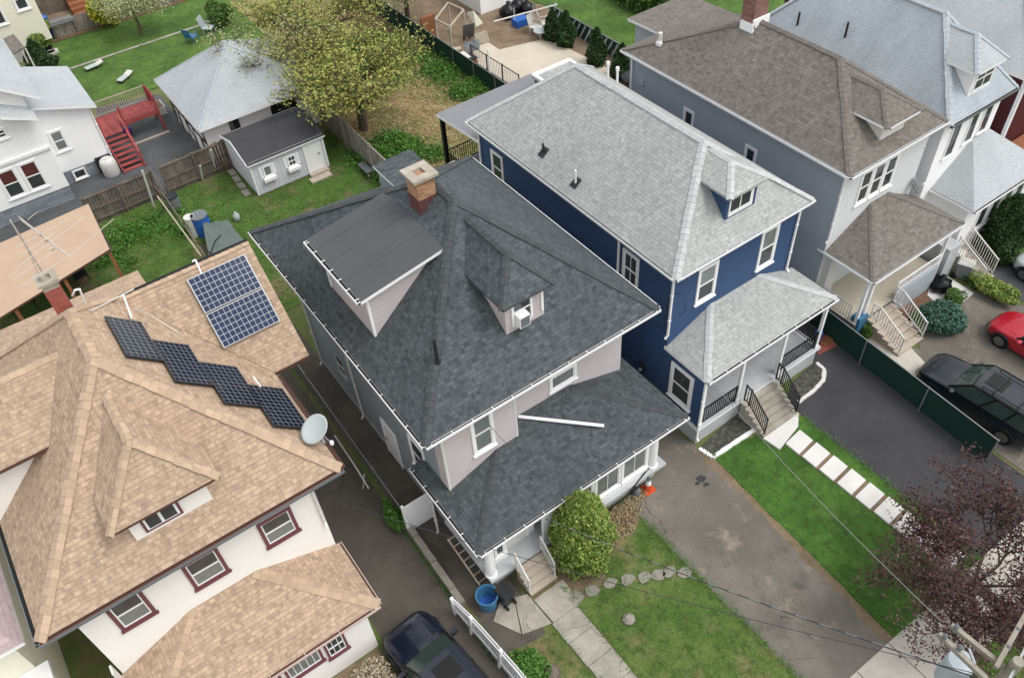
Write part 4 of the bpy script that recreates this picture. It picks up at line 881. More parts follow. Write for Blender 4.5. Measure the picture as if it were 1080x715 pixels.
# ================================================================ THE WHITE HOUSE ON THE RIGHT
Wh = thing('pale_roofed_white_house', 'white house with a pale grey-blue roof and corner porch, right of the brown-roofed house', 'house', (32.5, 20, 0))
WY1 = 25.0
walls(Wh, 'wall', ['side_white'], 30.45, 34.4, 14.4, WY1-.4, 0, 7.03, 'conc_grey', .8)
hip_roof(Wh, 'roof', ['roof_pale', 'white'], 30.1, 34.65, 14.06, WY1, 7.2, 10.15, 16.9, WY1-2.9, cap='cap_pale', capw=.14)
gutter(Wh, (30.1, 14.06, 7.19), (34.65, 14.06, 7.19), (0, -1, 0), w=.1, br=0, mats=('plastic_grey', 'gutter_dark'))
for a0, a1, z0, z1 in ((31.1, 31.75, 5.0, 6.6), (32.35, 32.95, 5.2, 6.75), (33.3, 33.9, 5.3, 6.85)): window(Wh, 'y', 14.4, a0, a1, z0, z1, glassm='glass', sash='plastic_grey', tw=.07)
def fw(y): return 7.2+(y-14.06)*2.95/2.84
d = hip_dormer(Wh, 32.3, .72, 14.52, 0, 8.88, 9.84, 16.2, 15.35, .3, fw, 'side_white', ['roof_pale2', 'white'], 'cap_pale', oy=.25)
m = MB(); obox(m, 'y', 14.52, 31.72, 32.88, 7.85, 8.82, -.02, .05); m.build('window_frame', 'white', d)
m = MB()
for a in (31.8, 32.34):
    for z in (7.95, 8.4): obox(m, 'y', 14.52, a, a+.46, z, z+.36, .04, .06)
m.build('pane', 'glass', d)
X0, X1, Y0, e5, p5, W5 = 31.1, 36.4, 12.3, 3.5, .8, 2.1
m = MB(); m.poly([(X0, Y0, e5), (X1, Y0, e5), (X1-W5, Y0+W5, e5+W5*p5), (X0+W5, Y0+W5, e5+W5*p5)], 0)
m.poly([(X0, 15.2, e5), (X0, Y0, e5), (X0+W5, Y0+W5, e5+W5*p5), (X0+W5, 15.2, e5+W5*p5)], 0); m.poly([(X1, Y0, e5), (X1, 15.2, e5), (X1-W5, 15.2, e5+W5*p5), (X1-W5, Y0+W5, e5+W5*p5)], 0)
m.poly([(X0+W5, 14.4, e5+W5*p5), (X1-W5, 14.4, e5+W5*p5), (X1-W5, 15.2, e5+W5*p5), (X0+W5, 15.2, e5+W5*p5)], 0)
for a, c2 in (((X0, Y0), (X1, Y0)), ((X1, Y0), (X1, 15.2)), ((X0, 15.2), (X0, Y0))): m.poly([(a[0], a[1], e5-.14), (c2[0], c2[1], e5-.14), (c2[0], c2[1], e5), (a[0], a[1], e5)], 1)
m.poly([(X0, Y0, e5-.14), (X0, 14.4, e5-.14), (X1, 14.4, e5-.14), (X1, Y0, e5-.14)], 1); m.build('porch_roof', ['roof_pale2', 'white'], Wh)
gutter(Wh, (X0, Y0, e5), (X1, Y0, e5), (0, -1, 0), w=.09, br=0); gutter(Wh, (X0, 15.2, e5), (X0, Y0, e5), (-1, 0, 0), w=.09, br=0)
m = MB(); m.box(31.3, 36.2, 12.6, 14.4, -.02, 3.36); m.build('porch_wall', 'side_white', Wh)
for a in (32.4, 33.3, 34.2, 35.1): window(Wh, 'y', 12.6, a, a+.75, 1.6, 3.0, tw=.07, split=False)
steps(Wh, 31.35, 32.35, 12.6, 10.9, 1.0, 6, 'wood_pale')
for x in (31.4, 32.3): railing(Wh, 'stair_railing', [(x, 12.5, 1.0), (x, 11.0, .2)], .85, 'offwhite')
mm = MB(); mm.box(30.2, 31.0, 12.2, 15.6, -.02, 1.9, 0); mm.build('side_landing', 'conc_grey', Wh)
mm = MB(); p = g(985, 190, 3.9); mm.lathe((p[0]+.2, p[1]+.3, 4.0), ((.06, -.1), (.1, .1), (.03, .25)), 8); mm.tube((p[0]+.2, p[1]+.3, 4.1), (p[0]+.2, p[1]+.3, 4.6), .03); mm.build('roof_vent', 'pipe_dark', Wh)
mm = MB(); mm.lathe((30.95, 20.2, 8.2), ((.05, 0), (.05, .75)), 8); mm.build('vent_pipe', 'pipe_dark', Wh); mm = MB(); mm.lathe((30.75, 22.6, 8.0), ((.05, 0), (.05, .6)), 8); mm.build('vent_pipe', 'pipe_dark', Wh)

# ================================================================ THE MAROON HOUSE BEYOND
Mh = thing('maroon_house', 'dark maroon sided house with a grey roof at the top right edge', 'house', (40, 20, 0))
walls(Mh, 'wall', ['side_maroon'], 36.6, 43, 14.6, 28, 0, 6.6)
hip_roof(Mh, 'roof', ['roof_pale2', 'white'], 36.2, 43.5, 14.2, 28.5, 6.8, 9.8, 18, 24, cap='cap_pale')
corner_trim(Mh, 36.6, 14.6, 0.2, 6.5, .14); downspout(Mh, 36.5, 17.6, .2, 6.6, (-1, 0))
m = MB(); m.box(37.0, 42.5, 12.4, 14.55, 0, 3.0); m.build('porch_wall', 'wood_orange', Mh); window(Mh, 'y', 12.4, 37.6, 38.6, 1.3, 2.6)
# ================================================================ THE TAN-ROOFED HOUSE
Th = thing('tan_roofed_house', 'white stucco house with tan shingle roof, maroon window trim and solar panels', 'house', (-1, 19, 0))
walls(Th, 'wall', ['stucco', 'stucco', 'stucco', 'stucco'], -4.55, 2.3, 15.1, 24.6, 0, 6.8, 'conc', .4)
m = MB(); m.box(2.31, 3.35, 19.7, 24.6, 2.6, 6.78); m.box(2.32, 3.36, 19.66, 19.699, 2.6, 6.78, 1); m.build('wing_wall', ['stucco', 'offwhite'], Th)
hip_roof(Th, 'roof', ['roof_tan', 'brown_trim'], -5.25, 3.17, 14.64, 25.3, 7.0, 11.02, 18.7, 21.0, cap='cap_tan', capw=.17)
gutter(Th, (-5.28, 14.6, 6.99), (3.2, 14.6, 6.99), (0, -1, 0), mats=('plastic_grey', 'brown_trim'), w=.09, br=0); gutter(Th, (3.2, 19.0, 6.99), (3.2, 14.6, 6.99), (1, 0, 0), mats=('brown_trim', 'brown_trim'), w=.07, br=0)
gutter(Th, (-5.28, 26, 6.99), (-5.28, 14.6, 6.99), (-1, 0, 0), mats=('plastic_grey', 'gutter_dark'), w=.07, br=0)
pt_ = 4.02/4.24                                          # main roof pitch
def tz(x): return 11.02-abs(x+1.04)*pt_
def tf(y): return 7+(y-14.6)*4.02/4.1
def xat(z): return -1.04+(11.02-z)/pt_
# gabled wing on the right: ridge along x
wy, wry, wzr, wx = 19.17, 22.05, 9.85, 4.38
m = MB(); A = V((3.2, wy, 7.0)); Bq = V((wx, wy, 7.0)); Cq = V((wx, wry, wzr)); Dq = V((xat(wzr), wry, wzr))
m.poly([A+V((0, 0, .0)), Bq, Cq, Dq], 0); E1 = V((wx, wry+2.88, 7.0)); F1 = V((3.2, wry+2.88, 7.0)); m.poly([Cq, E1, F1, Dq], 0)
dz = V((0, 0, -.14)); m.poly([A+dz, Bq+dz, Bq, A], 1); m.poly([Bq+dz, Cq+dz, Cq, Bq], 1); m.poly([Cq+dz, E1+dz, E1, Cq], 1); m.poly([Dq+dz, Cq+dz, Bq+dz, A+dz], 2); m.poly([F1+dz, E1+dz, Cq+dz, Dq+dz], 2)
w_ = m.build('wing_roof', ['roof_tan', 'brown_trim', 'offwhite'], Th)
k = MB(); ridge_caps(k, (xat(wzr), wry, wzr), (wx, wry, wzr), None, .1); k.build('ridge_cap', 'cap_tan', w_)
m = MB(); m.poly([(3.36, wy+.35, 6.9), (3.36, wry+2.5, 6.9), (3.36, wry, 9.6)]); m.build('gable_wall', 'stucco', Th)
k = MB(); k.beam((wx-4.1, wry+.08, wzr-.02), (wx, wry+.08, wzr-.02), .12, .1); k.build('ridge_gutter', 'gutter_dark', Th)
# gabled dormer on the far (left) slope
lx = lambda z: -1.04-(11.02-z)/pt_
zr, ze, ry, fy = 10.3, 9.1, 20.4, 18.5
m = MB(); m.poly([(lx(zr), ry, zr), (-6.2, ry, zr), (-6.2, fy, ze), (lx(ze), fy, ze)][::-1], 0); m.poly([(lx(zr), ry, zr), (lx(ze), 2*ry-fy, ze), (-6.2, 2*ry-fy, ze), (-6.2, ry, zr)][::-1], 0)
m.poly([(-6.2, fy, ze-.12), (lx(ze), fy, ze-.12), (lx(ze), fy, ze), (-6.2, fy, ze)], 1); m.poly([(-6.2, fy, ze-.12), (-6.2, 2*ry-fy, ze-.12), (lx(ze), 2*ry-fy, ze-.12), (lx(ze), fy, ze-.12)], 1)
m.poly([(-6.2, fy, ze-.12), (-6.2, fy, ze), (-6.2, ry, zr), (-6.2, 2*ry-fy, ze), (-6.2, 2*ry-fy, ze-.12)], 1)
W = MB(); W.poly([(-5.2, fy+.4, tz(-5.2)-.1), (lx(ze)+.05, fy+.4, tz(lx(ze))-.1), (lx(ze)+.05, fy+.4, ze-.1), (-5.2, fy+.4, ze-.1)]); W.poly([(-5.2, 2*ry-fy-.4, 6.9), (-5.2, fy+.4, 6.9), (-5.2, fy+.4, ze), (-5.2, 2*ry-fy-.4, ze)])
d = W.build('dormer', 'stucco', Th); d['label'] = 'gabled dormer on the slope facing away from the solar panels'
m.build('dormer_roof', ['roof_tan', 'brown_trim'], d); k = MB(); ridge_caps(k, (-6.2, ry, zr), (lx(zr), ry, zr), None, .15); k.build('dormer_ridge_cap', 'cap_tan', d)
# hipped front dormer
d = hip_dormer(Th, -1.21, 1.04, 15.35, 0, 8.78, 10.33, 18.0, 16.15, .4, tf, 'stucco', ['roof_tan', 'brown_trim'], 'cap_tan', 'hipped dormer with a slider window above the front wall', oy=.32)
m = MB(); obox(m, 'y', 15.35, -1.95, -.95, 7.85, 8.7, -.02, .05); m.build('window_frame', 'maroon', d)
m = MB(); obox(m, 'y', 15.35, -1.88, -1.02, 7.95, 8.62, .0, .075); m.build('window_sash', 'white', d)
m = MB(); obox(m, 'y', 15.35, -1.82, -1.5, 8.0, 8.56, .0, .09); obox(m, 'y', 15.35, -1.42, -1.08, 8.0, 8.56, .0, .09); m.build('pane', 'glass', d)
for c in (((107, 640), (146, 618), (128.5, 664), (165, 644)), ((188.4, 596), (228, 575.5), (206, 620.6), (241.8, 600)), ((270, 554), (304, 533), (281.3, 576.6), (316.6, 556.4))):
    winpx(Th, 'y', 15.1, c, trim='maroon', tw=.1, glassm='glass', low='glass_lt')
downspout(Th, 2.24, 15.05, 4.3, 6.8, (0, -1), 'offwhite', kick=.1)
# enclosed front porch
walls(Th, 'porch_wall', ['stucco'], -4.3, 2.0, 12.85, 15.09, 0, 2.88)
X0, X1, Y0, e6, p6, W6 = -4.75, 2.41, 12.5, 3.0, .42, 2.6
m = MB(); m.poly([(X0, Y0, e6), (X1, Y0, e6), (X1-W6, Y0+W6, e6+W6*p6), (X0+W6, Y0+W6, e6+W6*p6)], 0)
m.poly([(X0, Y0+W6, e6), (X0, Y0, e6), (X0+W6, Y0+W6, e6+W6*p6)], 0); m.poly([(X1, Y0, e6), (X1, Y0+W6, e6), (X1-W6, Y0+W6, e6+W6*p6)], 0)
for a, c2 in (((X0, Y0), (X1, Y0)), ((X1, Y0), (X1, Y0+W6)), ((X0, Y0+W6), (X0, Y0))): m.poly([(a[0], a[1], e6-.12), (c2[0], c2[1], e6-.12), (c2[0], c2[1], e6), (a[0], a[1], e6)], 1)
m.poly([(X0, Y0, e6-.12), (X0, Y0+W6, e6-.12), (X1, Y0+W6, e6-.12), (X1, Y0, e6-.12)], 1); pr = m.build('porch_roof', ['roof_tan', 'brown_trim'], Th)
k = MB(); ridge_caps(k, (X0, Y0, e6), (X0+W6, Y0+W6, e6+W6*p6), None, .18, slope=.25); k.build('ridge_cap', 'cap_tan', pr); k = MB(); ridge_caps(k, (X1, Y0, e6), (X1-W6, Y0+W6, e6+W6*p6), None, .18, slope=.25); k.build('ridge_cap', 'cap_tan', pr)
gutter(Th, (X0, Y0, e6), (X1, Y0, e6), (0, -1, 0), mats=('pinkwhite', 'brown_trim'), w=.08, br=1.1); gutter(Th, (X1, Y0+W6, e6), (X1, Y0, e6), (1, 0, 0), mats=('pinkwhite', 'brown_trim'), w=.06, br=0)
winpx(Th, 'y', 12.85, ((339.9, 678), (360.7, 664), (346.5, 695), (367.3, 680)), trim='maroon', tw=.07, glassm='glass', grid=2)
winpx(Th, 'y', 12.85, ((296.5, 704.7), (336, 682), (305, 717), (342.7, 694)), trim='maroon', tw=.08, glassm='glass_lt', grid=4, split=False)
window(Th, 'y', 12.85, -1.9, -.95, 1.55, 2.7, trim='maroon', tw=.08, glassm='glass_lt', split=False, grid=2)
m = MB(); m.box(-4.62, -4.56, 14.6, 14.9, 2.4, 4.1); m.build('side_shutter', 'offwhite', Th)
# chimney, rear lean-to, conduits
chimney(Th, -1.36, -.92, 21.35, 21.82, 9.6, 11.75, ['brick_red', 'mortar'], split=11.55, flues=2, e=.06)
m = MB(); m.lathe((-1.2, 21.5, 11.8), ((.11, 0), (.1, .22)), 12); m.build('chimney_pot', 'mortar', Th)
m = MB(); a, b2, c2, e3 = V((-4.2, 29.4, 5.2)), V((1.42, 29.4, 5.2)), V((1.42, 25.0, 6.3)), V((-4.2, 25.0, 6.3)); dz = V((0, 0, -.14))
m.poly([e3, c2, b2, a], 0); m.poly([a+dz, b2+dz, c2+dz, e3+dz], 1)
for p, q in ((b2, a), (a, e3), (c2, b2)): m.poly([p+dz, q+dz, q, p], 1)
m.build('rear_roof', ['roof_tan', 'brown_trim'], Th)
m = MB(); m.box(-4.0, 1.2, 25.25, 29.0, 0, 5.1); m.build('rear_wall', 'stucco', Th)
for pts, rr in (([g(76, 312, 11.0), g(79, 306, 11.2), g(84, 305, 11.2), g(93, 328, 10.2)], .03), ([g(127, 314, 10.0), g(130, 311, 10.1), g(139, 336, 9.9)], .028), ([g(203, 276, 9.95), g(206, 274, 10.0), g(213, 290, 9.6)], .03), ([g(96, 328, 10.6), g(127, 312, 10.0), g(141, 305, 9.95)], .018), ([g(141, 325, 9.95), g(160, 333, 9.4), g(190, 352, 8.9)], .012), ([g(267, 397, 8.55), g(275, 408, 8.45)], .022)):
    m = MB(); m.path(pts, rr); m.build('conduit', 'offwhite' if rr < .02 else 'white', Th)

# ---- solar panels
def panel(name, label, P, cells, off=.1, group=None):
    """P: 4 corners ccw seen from above, lying on the roof plane; raised on feet"""
    P = [V(p) for p in P]; n = (P[1]-P[0]).cross(P[3]-P[0]).normalized(); t = thing(name, label, 'solar panel', P[0], group)
    m = MB(); a = [p+n*off for p in P]; b = [p+n*(off+.04) for p in P]; m.hexa(a, b, 0); m.build('frame', 'plastic_black' if cells == 'solar_dk' else 'grey_metal', t)
    c = sum(P, V((0, 0, 0)))/4; q = [p+(c-p).normalized()*.035+n*(off+.044) for p in P]
    s = MB(); s.poly(q); o = s.build('cells', cells, t)
    L = (P[1]-P[0]).length; Hh = (P[3]-P[0]).length; uvl = o.data.uv_layers[0].data
    nx, ny = round(L/.17), round(Hh/.18)
    for i, uv in enumerate(((0, 0), (nx*.15, 0), (nx*.15, ny*.165), (0, ny*.165))): uvl[i].uv = uv
    f = MB()
    for p in P: pp = p+(c-p)*.12; f.tube(pp, pp+n*(off+.01), .025, 6)
    f.build('foot', 'grey_metal', t); return t
def wz(y): return 7+(y-wy)*(wzr-7)/(wry-wy)
for i, (y0, y1, dsc) in enumerate(((20.15, 20.97, 'lower'), (21.0, 21.82, 'upper'))):
    panel('solar_panel', 'large blue solar panel on the wing of the tan roof, %s of the pair' % dsc, [(2.18, y0, wz(y0)), (4.08, y0, wz(y0)), (4.08, y1, wz(y1)), (2.18, y1, wz(y1))], 'solar', group='pair of large blue panels')
def onmain(u, v):
    return min((g(u, v, z) for z in np.arange(7, 11, .005)), key=lambda p: abs(p[2]-tz(p[0])-.1))
st = (((108, 334), (147, 340), (168, 380), (130, 377)), ((160, 360), (198.6, 364), (218.5, 405.8), (180, 403.5)), ((209.6, 383.6), (248.9, 386.6), (271, 428), (233.7, 426.8)), ((259.4, 407.7), (296.8, 408.6), (321, 451), (286, 451)))
nm = ('highest of the staggered dark solar panels, nearest the brick chimney', 'second dark solar panel down the staggered row from the chimney', 'third dark solar panel down the staggered row from the chimney', 'lowest of the staggered dark solar panels, beside the satellite dish')
for k, cs in enumerate(st):
    q = [onmain(*c) for c in cs]; xa = (q[0][0]+q[3][0])/2; xb = (q[1][0]+q[2][0])/2; ya = (q[0][1]+q[1][1])/2; yb = (q[2][1]+q[3][1])/2
    panel('solar_panel', nm[k], [(xa, yb, tz(xa)), (xb, yb, tz(xb)), (xb, ya, tz(xb)), (xa, ya, tz(xa))], 'solar_dk', .07, 'staggered dark panels')
# ---- satellite dish and antenna
def dish(name, label, c, r, aim, mast, feed=None):
    t = thing(name, label, 'satellite dish', mast); c = V(c); d = V(aim).normalized(); a = d.cross(V((0, 0, 1))).normalized(); b = a.cross(d)
    m = MB(); n = 28; k0 = len(m.v); R = 6
    for j in range(R+1):
        rr = r*j/R
        for i in range(n): m.v.append(tuple(c+(a*math.cos(2*PI*i/n)+b*math.sin(2*PI*i/n)*1.08)*rr+d*(.22*r*(rr/r)**2)))
    for j in range(R):
        for i in range(n): m.f.append((k0+j*n+i, k0+j*n+(i+1) % n, k0+(j+1)*n+(i+1) % n, k0+(j+1)*n+i)); m.m.append(0)
    nv = len(m.v)
    for v in list(m.v[k0:]): m.v.append(tuple(V(v)-d*.018))
    for f in list(m.f): m.f.append(tuple(i+nv-k0 for i in reversed(f))); m.m.append(0)
    for i in range(n): j = (i+1) % n; o = R*n; m.f.append((o+i, o+j, o+j+nv, o+i+nv)); m.m.append(0)
    m.build('reflector', 'dish', t, smooth=True)
    m = MB(); e = V(feed) if feed else c+d*r*1.05-b*r*.75; m.tube(c+(e-c).normalized()*r*.8-d*.02, e, .02); m.build('feed_arm', 'grey_metal', t)
    m = MB(); m.lathe(e-V((0, 0, .06)), ((.05, 0), (.06, .1), (.03, .15)), 10); m.build('receiver', 'white', t)
    m = MB(); m.path([tuple(c-d*.02), tuple(c-d*.15), mast], .025); m.box(mast[0]-.1, mast[0]+.1, mast[1]-.1, mast[1]+.1, mast[2], mast[2]+.03); m.build('mast', 'grey_metal', t)
    return t
dish('satellite_dish', 'large grey-white satellite dish at the eave of the tan roof', g(333, 453, 7.75), .42, (-.45, -.1, .9), (3.12, 15.75, 7.05), feed=g(350, 467, 7.9))
dish('satellite_dish', 'small satellite dish on the porch roof between the brown-roofed and white houses', (g(966, 194, 4.6)), .26, (.6, -.5, .4), g(968, 203, 4.0))
t = thing('tv_antenna', 'old aluminium rooftop TV antenna above the red brick chimney', 'antenna', (-1.2, 22.95, 10.5))
m = MB(); m.tube((-1.2, 22.95, 9.9), (-1.2, 22.95, 13.0), .025); m.tube((-1.45, 22.9, 9.9), (-1.2, 22.95, 12.2), .012); m.build('mast', 'antenna', t)
zA = 12.95; b0, b1 = V(g(20, 229, zA)), V(g(73, 270, zA)); m = MB(); m.beam(b0, b1, .025, .02); m.beam(b0+V((0, 0, -.1)), b0.lerp(b1, .9)+V((0, 0, -.1)), .02, .02); m.build('boom', 'antenna', t)
for (p, q) in (((20, 303), (73, 270)), ((13, 296), (58, 264)), ((18, 282), (90, 228)), ((73, 270), (120, 231)), ((17, 261), (74, 230)), ((20, 270), (58, 246)), ((29, 232), (39, 224))):
    m = MB(); m.tube(g(*p, zA), g(*q, zA), .008, 6); m.build('rod', 'antenna', t)
for (u, v) in ((41, 246), (48, 253), (55, 262)): m = MB(); c = V(g(u, v, zA)); m.box(c.x-.05, c.x+.05, c.y-.05, c.y+.05, c.z-.05, c.z+.02); m.build('insulator', 'wood_pale', t)

# ================================================================ CARPORT / LEAN-TO behind the tan house
t = thing('tan_roofed_lean_to', 'long flat tan roof on brown posts behind the tan-roofed house', 'shed', (-2, 38, 0))
m = MB(); zc = 2.8; a, b2, c2, e3 = V((-8, 31.2, 2.6)), V((1.2, 35.6, 2.6)), V((1.3, 39.3, 3.0)), V((-8, 37.0, 3.0))
a, b2, c2, e3 = V(g(-60, 372, 2.7)), V(g(115.5, 263, 2.7)), V(g(93, 215, 3.0)), V(g(-60, 283, 3.0)); dz = V((0, 0, -.1))
m.poly([e3, c2, b2, a][::-1] if (c2-e3).cross(b2-c2).z < 0 else [e3, c2, b2, a], 0); m.poly([a+dz, b2+dz, c2+dz, e3+dz][::-1], 1)
for p, q in ((a, b2), (b2, c2), (c2, e3)): m.poly([p+dz, q+dz, q, p], 1)
m.build('roof', ['rolltan', 'brown_trim'], t)
for f in (.05, .4, .7, .99):
    p = a.lerp(b2, f); m = MB(); m.box(p.x-.07, p.x+.07, p.y+.1, p.y+.24, 0, p.z-.12); m.build('post', 'wood_orange', t)
m = MB(); p, q = e3, c2; m.beam(p+V((0, -.1, -1.5)), q+V((0, -.1, -1.5)), .08, 2.8); m.build('back_wall', 'wood_old', t)
t = thing('patio_clutter_table', 'dark table with folded chairs under the tan lean-to roof', 'table', g(20, 340)+tuple())
c = V(g(28, 328)); m = MB(); m.box(c.x-.6, c.x+.6, c.y-.4, c.y+.4, .7, .75); m.build('table_top', 'plastic_black', t)
for sx in (-.5, .5):
    for sy in (-.3, .3): m = MB(); m.tube((c.x+sx, c.y+sy, 0), (c.x+sx, c.y+sy, .7), .025); m.build('leg', 'plastic_black', t)
c = V(g(88, 296)); t = thing('garden_chair', 'dark garden chair in the weeds under the right end of the tan lean-to', 'chair', c)
m = MB(); m.box(c.x-.3, c.x+.3, c.y-.3, c.y+.3, .4, .45); m.build('seat', 'plastic_black', t); m = MB(); m.hexa([(c.x-.3, c.y+.27, .45), (c.x+.3, c.y+.27, .45), (c.x+.3, c.y+.3, .45), (c.x-.3, c.y+.3, .45)], [(c.x-.3, c.y+.4, 1), (c.x+.3, c.y+.4, 1), (c.x+.3, c.y+.43, 1), (c.x-.3, c.y+.43, 1)]); m.build('backrest', 'plastic_black', t)
for sx in (-.26, .26):
    for sy in (-.26, .26): m = MB(); m.tube((c.x+sx, c.y+sy, 0), (c.x+sx, c.y+sy, .4), .02); m.build('leg', 'plastic_black', t)

# ================================================================ BACKGROUND HOUSES (top left)
W1 = thing('white_house_with_grey_roof', 'tall white house with a grey gable roof and red curtains, at the left edge', 'house', (-2, 47, 0))
walls(W1, 'wall', ['side_white'], -6.5, 1.05, 44.6, 51.5, 0, 6.3, 'stone_found', .9)
m = MB(); m.poly([(-6.5, 44.6, 6.3), (1.05, 44.6, 6.3), (-2.7, 44.6, 9.0)]); m.build('gable_wall', 'side_white', W1)
m = MB(); R = [(1.75, 44.1, 6.1), (1.75, 52, 6.1), (-2.7, 52, 9.25), (-2.7, 44.1, 9.25)]; L2 = [(-7.2, 44.1, 6.1), (-2.7, 44.1, 9.25), (-2.7, 52, 9.25), (-7.2, 52, 6.1)]
slope_poly(m, R, .14); slope_poly(m, L2, .14)
m.poly([(1.75, 44.1, 5.96), (1.75, 44.1, 6.1), (-2.7, 44.1, 9.25), (-2.7, 44.1, 9.11)], 1); m.poly([(1.75, 44.1, 5.96), (1.75, 52, 5.96), (1.75, 52, 6.1), (1.75, 44.1, 6.1)], 1)
m.build('roof', ['roof_pale2', 'white'], W1)
m = MB(); m.poly([(-.3, 43.95, 5.9), (1.2, 43.95, 5.25), (1.2, 44.59, 5.55), (-.3, 44.59, 6.35)], 0); m.poly([(-.3, 43.95, 5.75), (1.2, 43.95, 5.1), (1.2, 43.95, 5.25), (-.3, 43.95, 5.9)], 1); m.build('eave_return', ['roof_pale2', 'white'], W1)
for a0 in (-1.85, -.75): window(W1, 'y', 44.6, a0, a0+.95, 1.35, 3.0, glassm='glass_red', low='glass')
winpx(W1, 'y', 44.6, ((-12, 140), (5, 133), (-8, 152), (9, 143)))
m = MB(); m.box(-6.55, 1.1, 44.5, 44.58, 3.25, 3.4); m.build('band_board', 'white', W1)
walls(W1, 'wing_wall', ['side_white'], 1.06, 3.7, 46.2, 51, 0, 4.0, 'stone_found', .8)
m = MB(); m.poly([(1.06, 46.2, 4.0), (3.7, 46.2, 4.0), (1.06, 46.2, 4.9)]); m.build('wing_gable_wall', 'side_white', W1)
m = MB(); P4 = [(4.1, 45.85, 3.9), (4.1, 51.4, 3.9), (1.06, 51.4, 4.95), (1.06, 45.85, 4.95)]; slope_poly(m, P4, .12); m.poly([(4.1, 45.85, 3.78), (4.1, 51.4, 3.78), (4.1, 51.4, 3.9), (4.1, 45.85, 3.9)], 1); m.poly([(1.06, 45.85, 4.83), (4.1, 45.85, 3.78), (4.1, 45.85, 3.9), (1.06, 45.85, 4.95)], 1)
m.build('wing_roof', ['roof_pale2', 'white'], W1); window(W1, 'y', 46.2, 1.3, 2.05, 2.0, 3.25, glassm='glass_lt')
downspout(W1, 3.75, 46.15, .3, 3.8, (0, -1), kick=.2); m = MB(); m.box(2.85, 3.66, 46.08, 46.19, .05, .95); m.build('cellar_opening', 'gutter_dark', W1)
window(W1, 'y', 46.2, 1.5, 2.2, .15, .7, split=False, tw=.05)
c = (3.35, 45.55, 0); t = thing('white_tank', 'white plastic drum standing on the asphalt beside the white house', 'drum', c)
m = MB(); m.lathe((c[0], c[1], 0), ((.38, 0), (.44, .1), (.44, .75), (.4, .95), (.3, 1.05)), 20); m.build('body', 'plastic_white', t, smooth=True); m = MB(); m.lathe((c[0], c[1], 1.05), ((.12, 0), (.12, .05)), 12); m.build('lid', 'plastic_white', t)
Ch = thing('cream_house', 'cream stucco house with white windows in the top left corner', 'house', (1, 66, 0))
walls(Ch, 'wall', ['stucco_cream'], -6, 4.95, 63, 72, .9, 6.5); m = MB(); m.box(-5.9, 3.6, 63.05, 71.9, 0, .9); m.build('foundation', 'stucco_grey', Ch)
hip_roof(Ch, 'roof', ['roof_pale2', 'white'], -6.4, 5.3, 62.6, 72.4, 6.6, 9.5, 67, 68)
window(Ch, 'y', 63, 3.7, 4.55, 3.15, 4.6); window(Ch, 'y', 63, 1.9, 2.9, 2.65, 4.6, glassm='glass')
m = MB(); m.box(3.62, 4.7, 63.4, 66, 0, .88); m.build('cellar_opening', 'gutter_dark', Ch)
m = MB(); A6 = [g(-20, 52, 3.0), g(14, 36, 3.0), g(26, 50, 2.5), g(-10, 70, 2.5)]; c0 = V((1.0, 56.3, 0)); 
sh = thing('grey_shed_roof', 'small grey roofed porch below the cream house wall', 'shed', (1.2, 57, 0))
m.hexa([V(p)-V((0, 0, .1)) for p in (A6[3], A6[2], A6[1], A6[0])], [V(p) for p in (A6[3], A6[2], A6[1], A6[0])]); m.build('roof', 'roof_brown', sh)
m = MB()
for p in A6: m.tube((p[0], p[1], 0), (p[0], p[1], p[2]-.1), .05)
m.build('post', 'offwhite', sh)

# ---- tudor garage
Gg = thing('tudor_garage', 'white garage with dark timber framing and a pale grey hipped roof, partly under the tree', 'garage', (11.5, 45.5, 0))
walls(Gg, 'wall', ['stucco', 'stucco', 'stucco', 'stucco'], 8.25, 14.9, 42.7, 48.6, 0, 2.5)
hip_roof(Gg, 'roof', ['roof_pale2', 'white'], 7.9, 15.3, 42.1, 49.1, 2.6, 5.0, 45.4, 45.8, cap='cap_pale', capw=.08)
tb = MB(); x = 8.25
for y in (42.75, 43.9, 45.1, 46.3, 47.5, 48.5): tb.box(x-.03, x, y-.06, y+.06, .05, 2.45)
tb.box(x-.035, x, 42.7, 48.6, 1.2, 1.32); tb.box(x-.035, x, 42.7, 48.6, 2.3, 2.42)
for y in (42.8, 45.15, 47.55): tb.beam((x-.02, y, .1), (x-.02, y+1.0, 1.2), .1, .03, up=(1, 0, 0)); tb.beam((x-.02, y+1.1, 2.3), (x-.02, y+.1, 1.35), .1, .03, up=(1, 0, 0))
tb.build('timber_frame', 'black', Gg)
m = MB(); obox(m, 'y', 42.7, 9.7, 10.3, .8, 2.1, -.02, .01); m.build('window_opening', 'gutter_dark', Gg); m = MB(); m.box(9.72, 9.95, 42.66, 42.7, .85, 2.05); m.build('shutter', 'wood_old', Gg)
m = MB(); obox(m, 'y', 42.7, 12.3, 13.6, .0, 2.15, -.02, .01); m.build('door_opening', 'gutter_dark', Gg); m = MB(); m.box(12.45, 13.4, 42.6, 42.69, .05, 1.0); m.build('door_panel', 'wood_orange', Gg)
m = MB(); m.box(12.2, 12.3, 42.62, 42.7, 0, 2.2); m.box(13.6, 13.7, 42.62, 42.7, 0, 2.2); m.box(12.2, 13.7, 42.62, 42.7, 2.2, 2.28); m.build('door_frame', 'black', Gg)
m = MB(); m.box(14.91, 15.0, 42.9, 45.0, 0, 2.3); m.build('red_side_panel', 'brick_red', Gg)
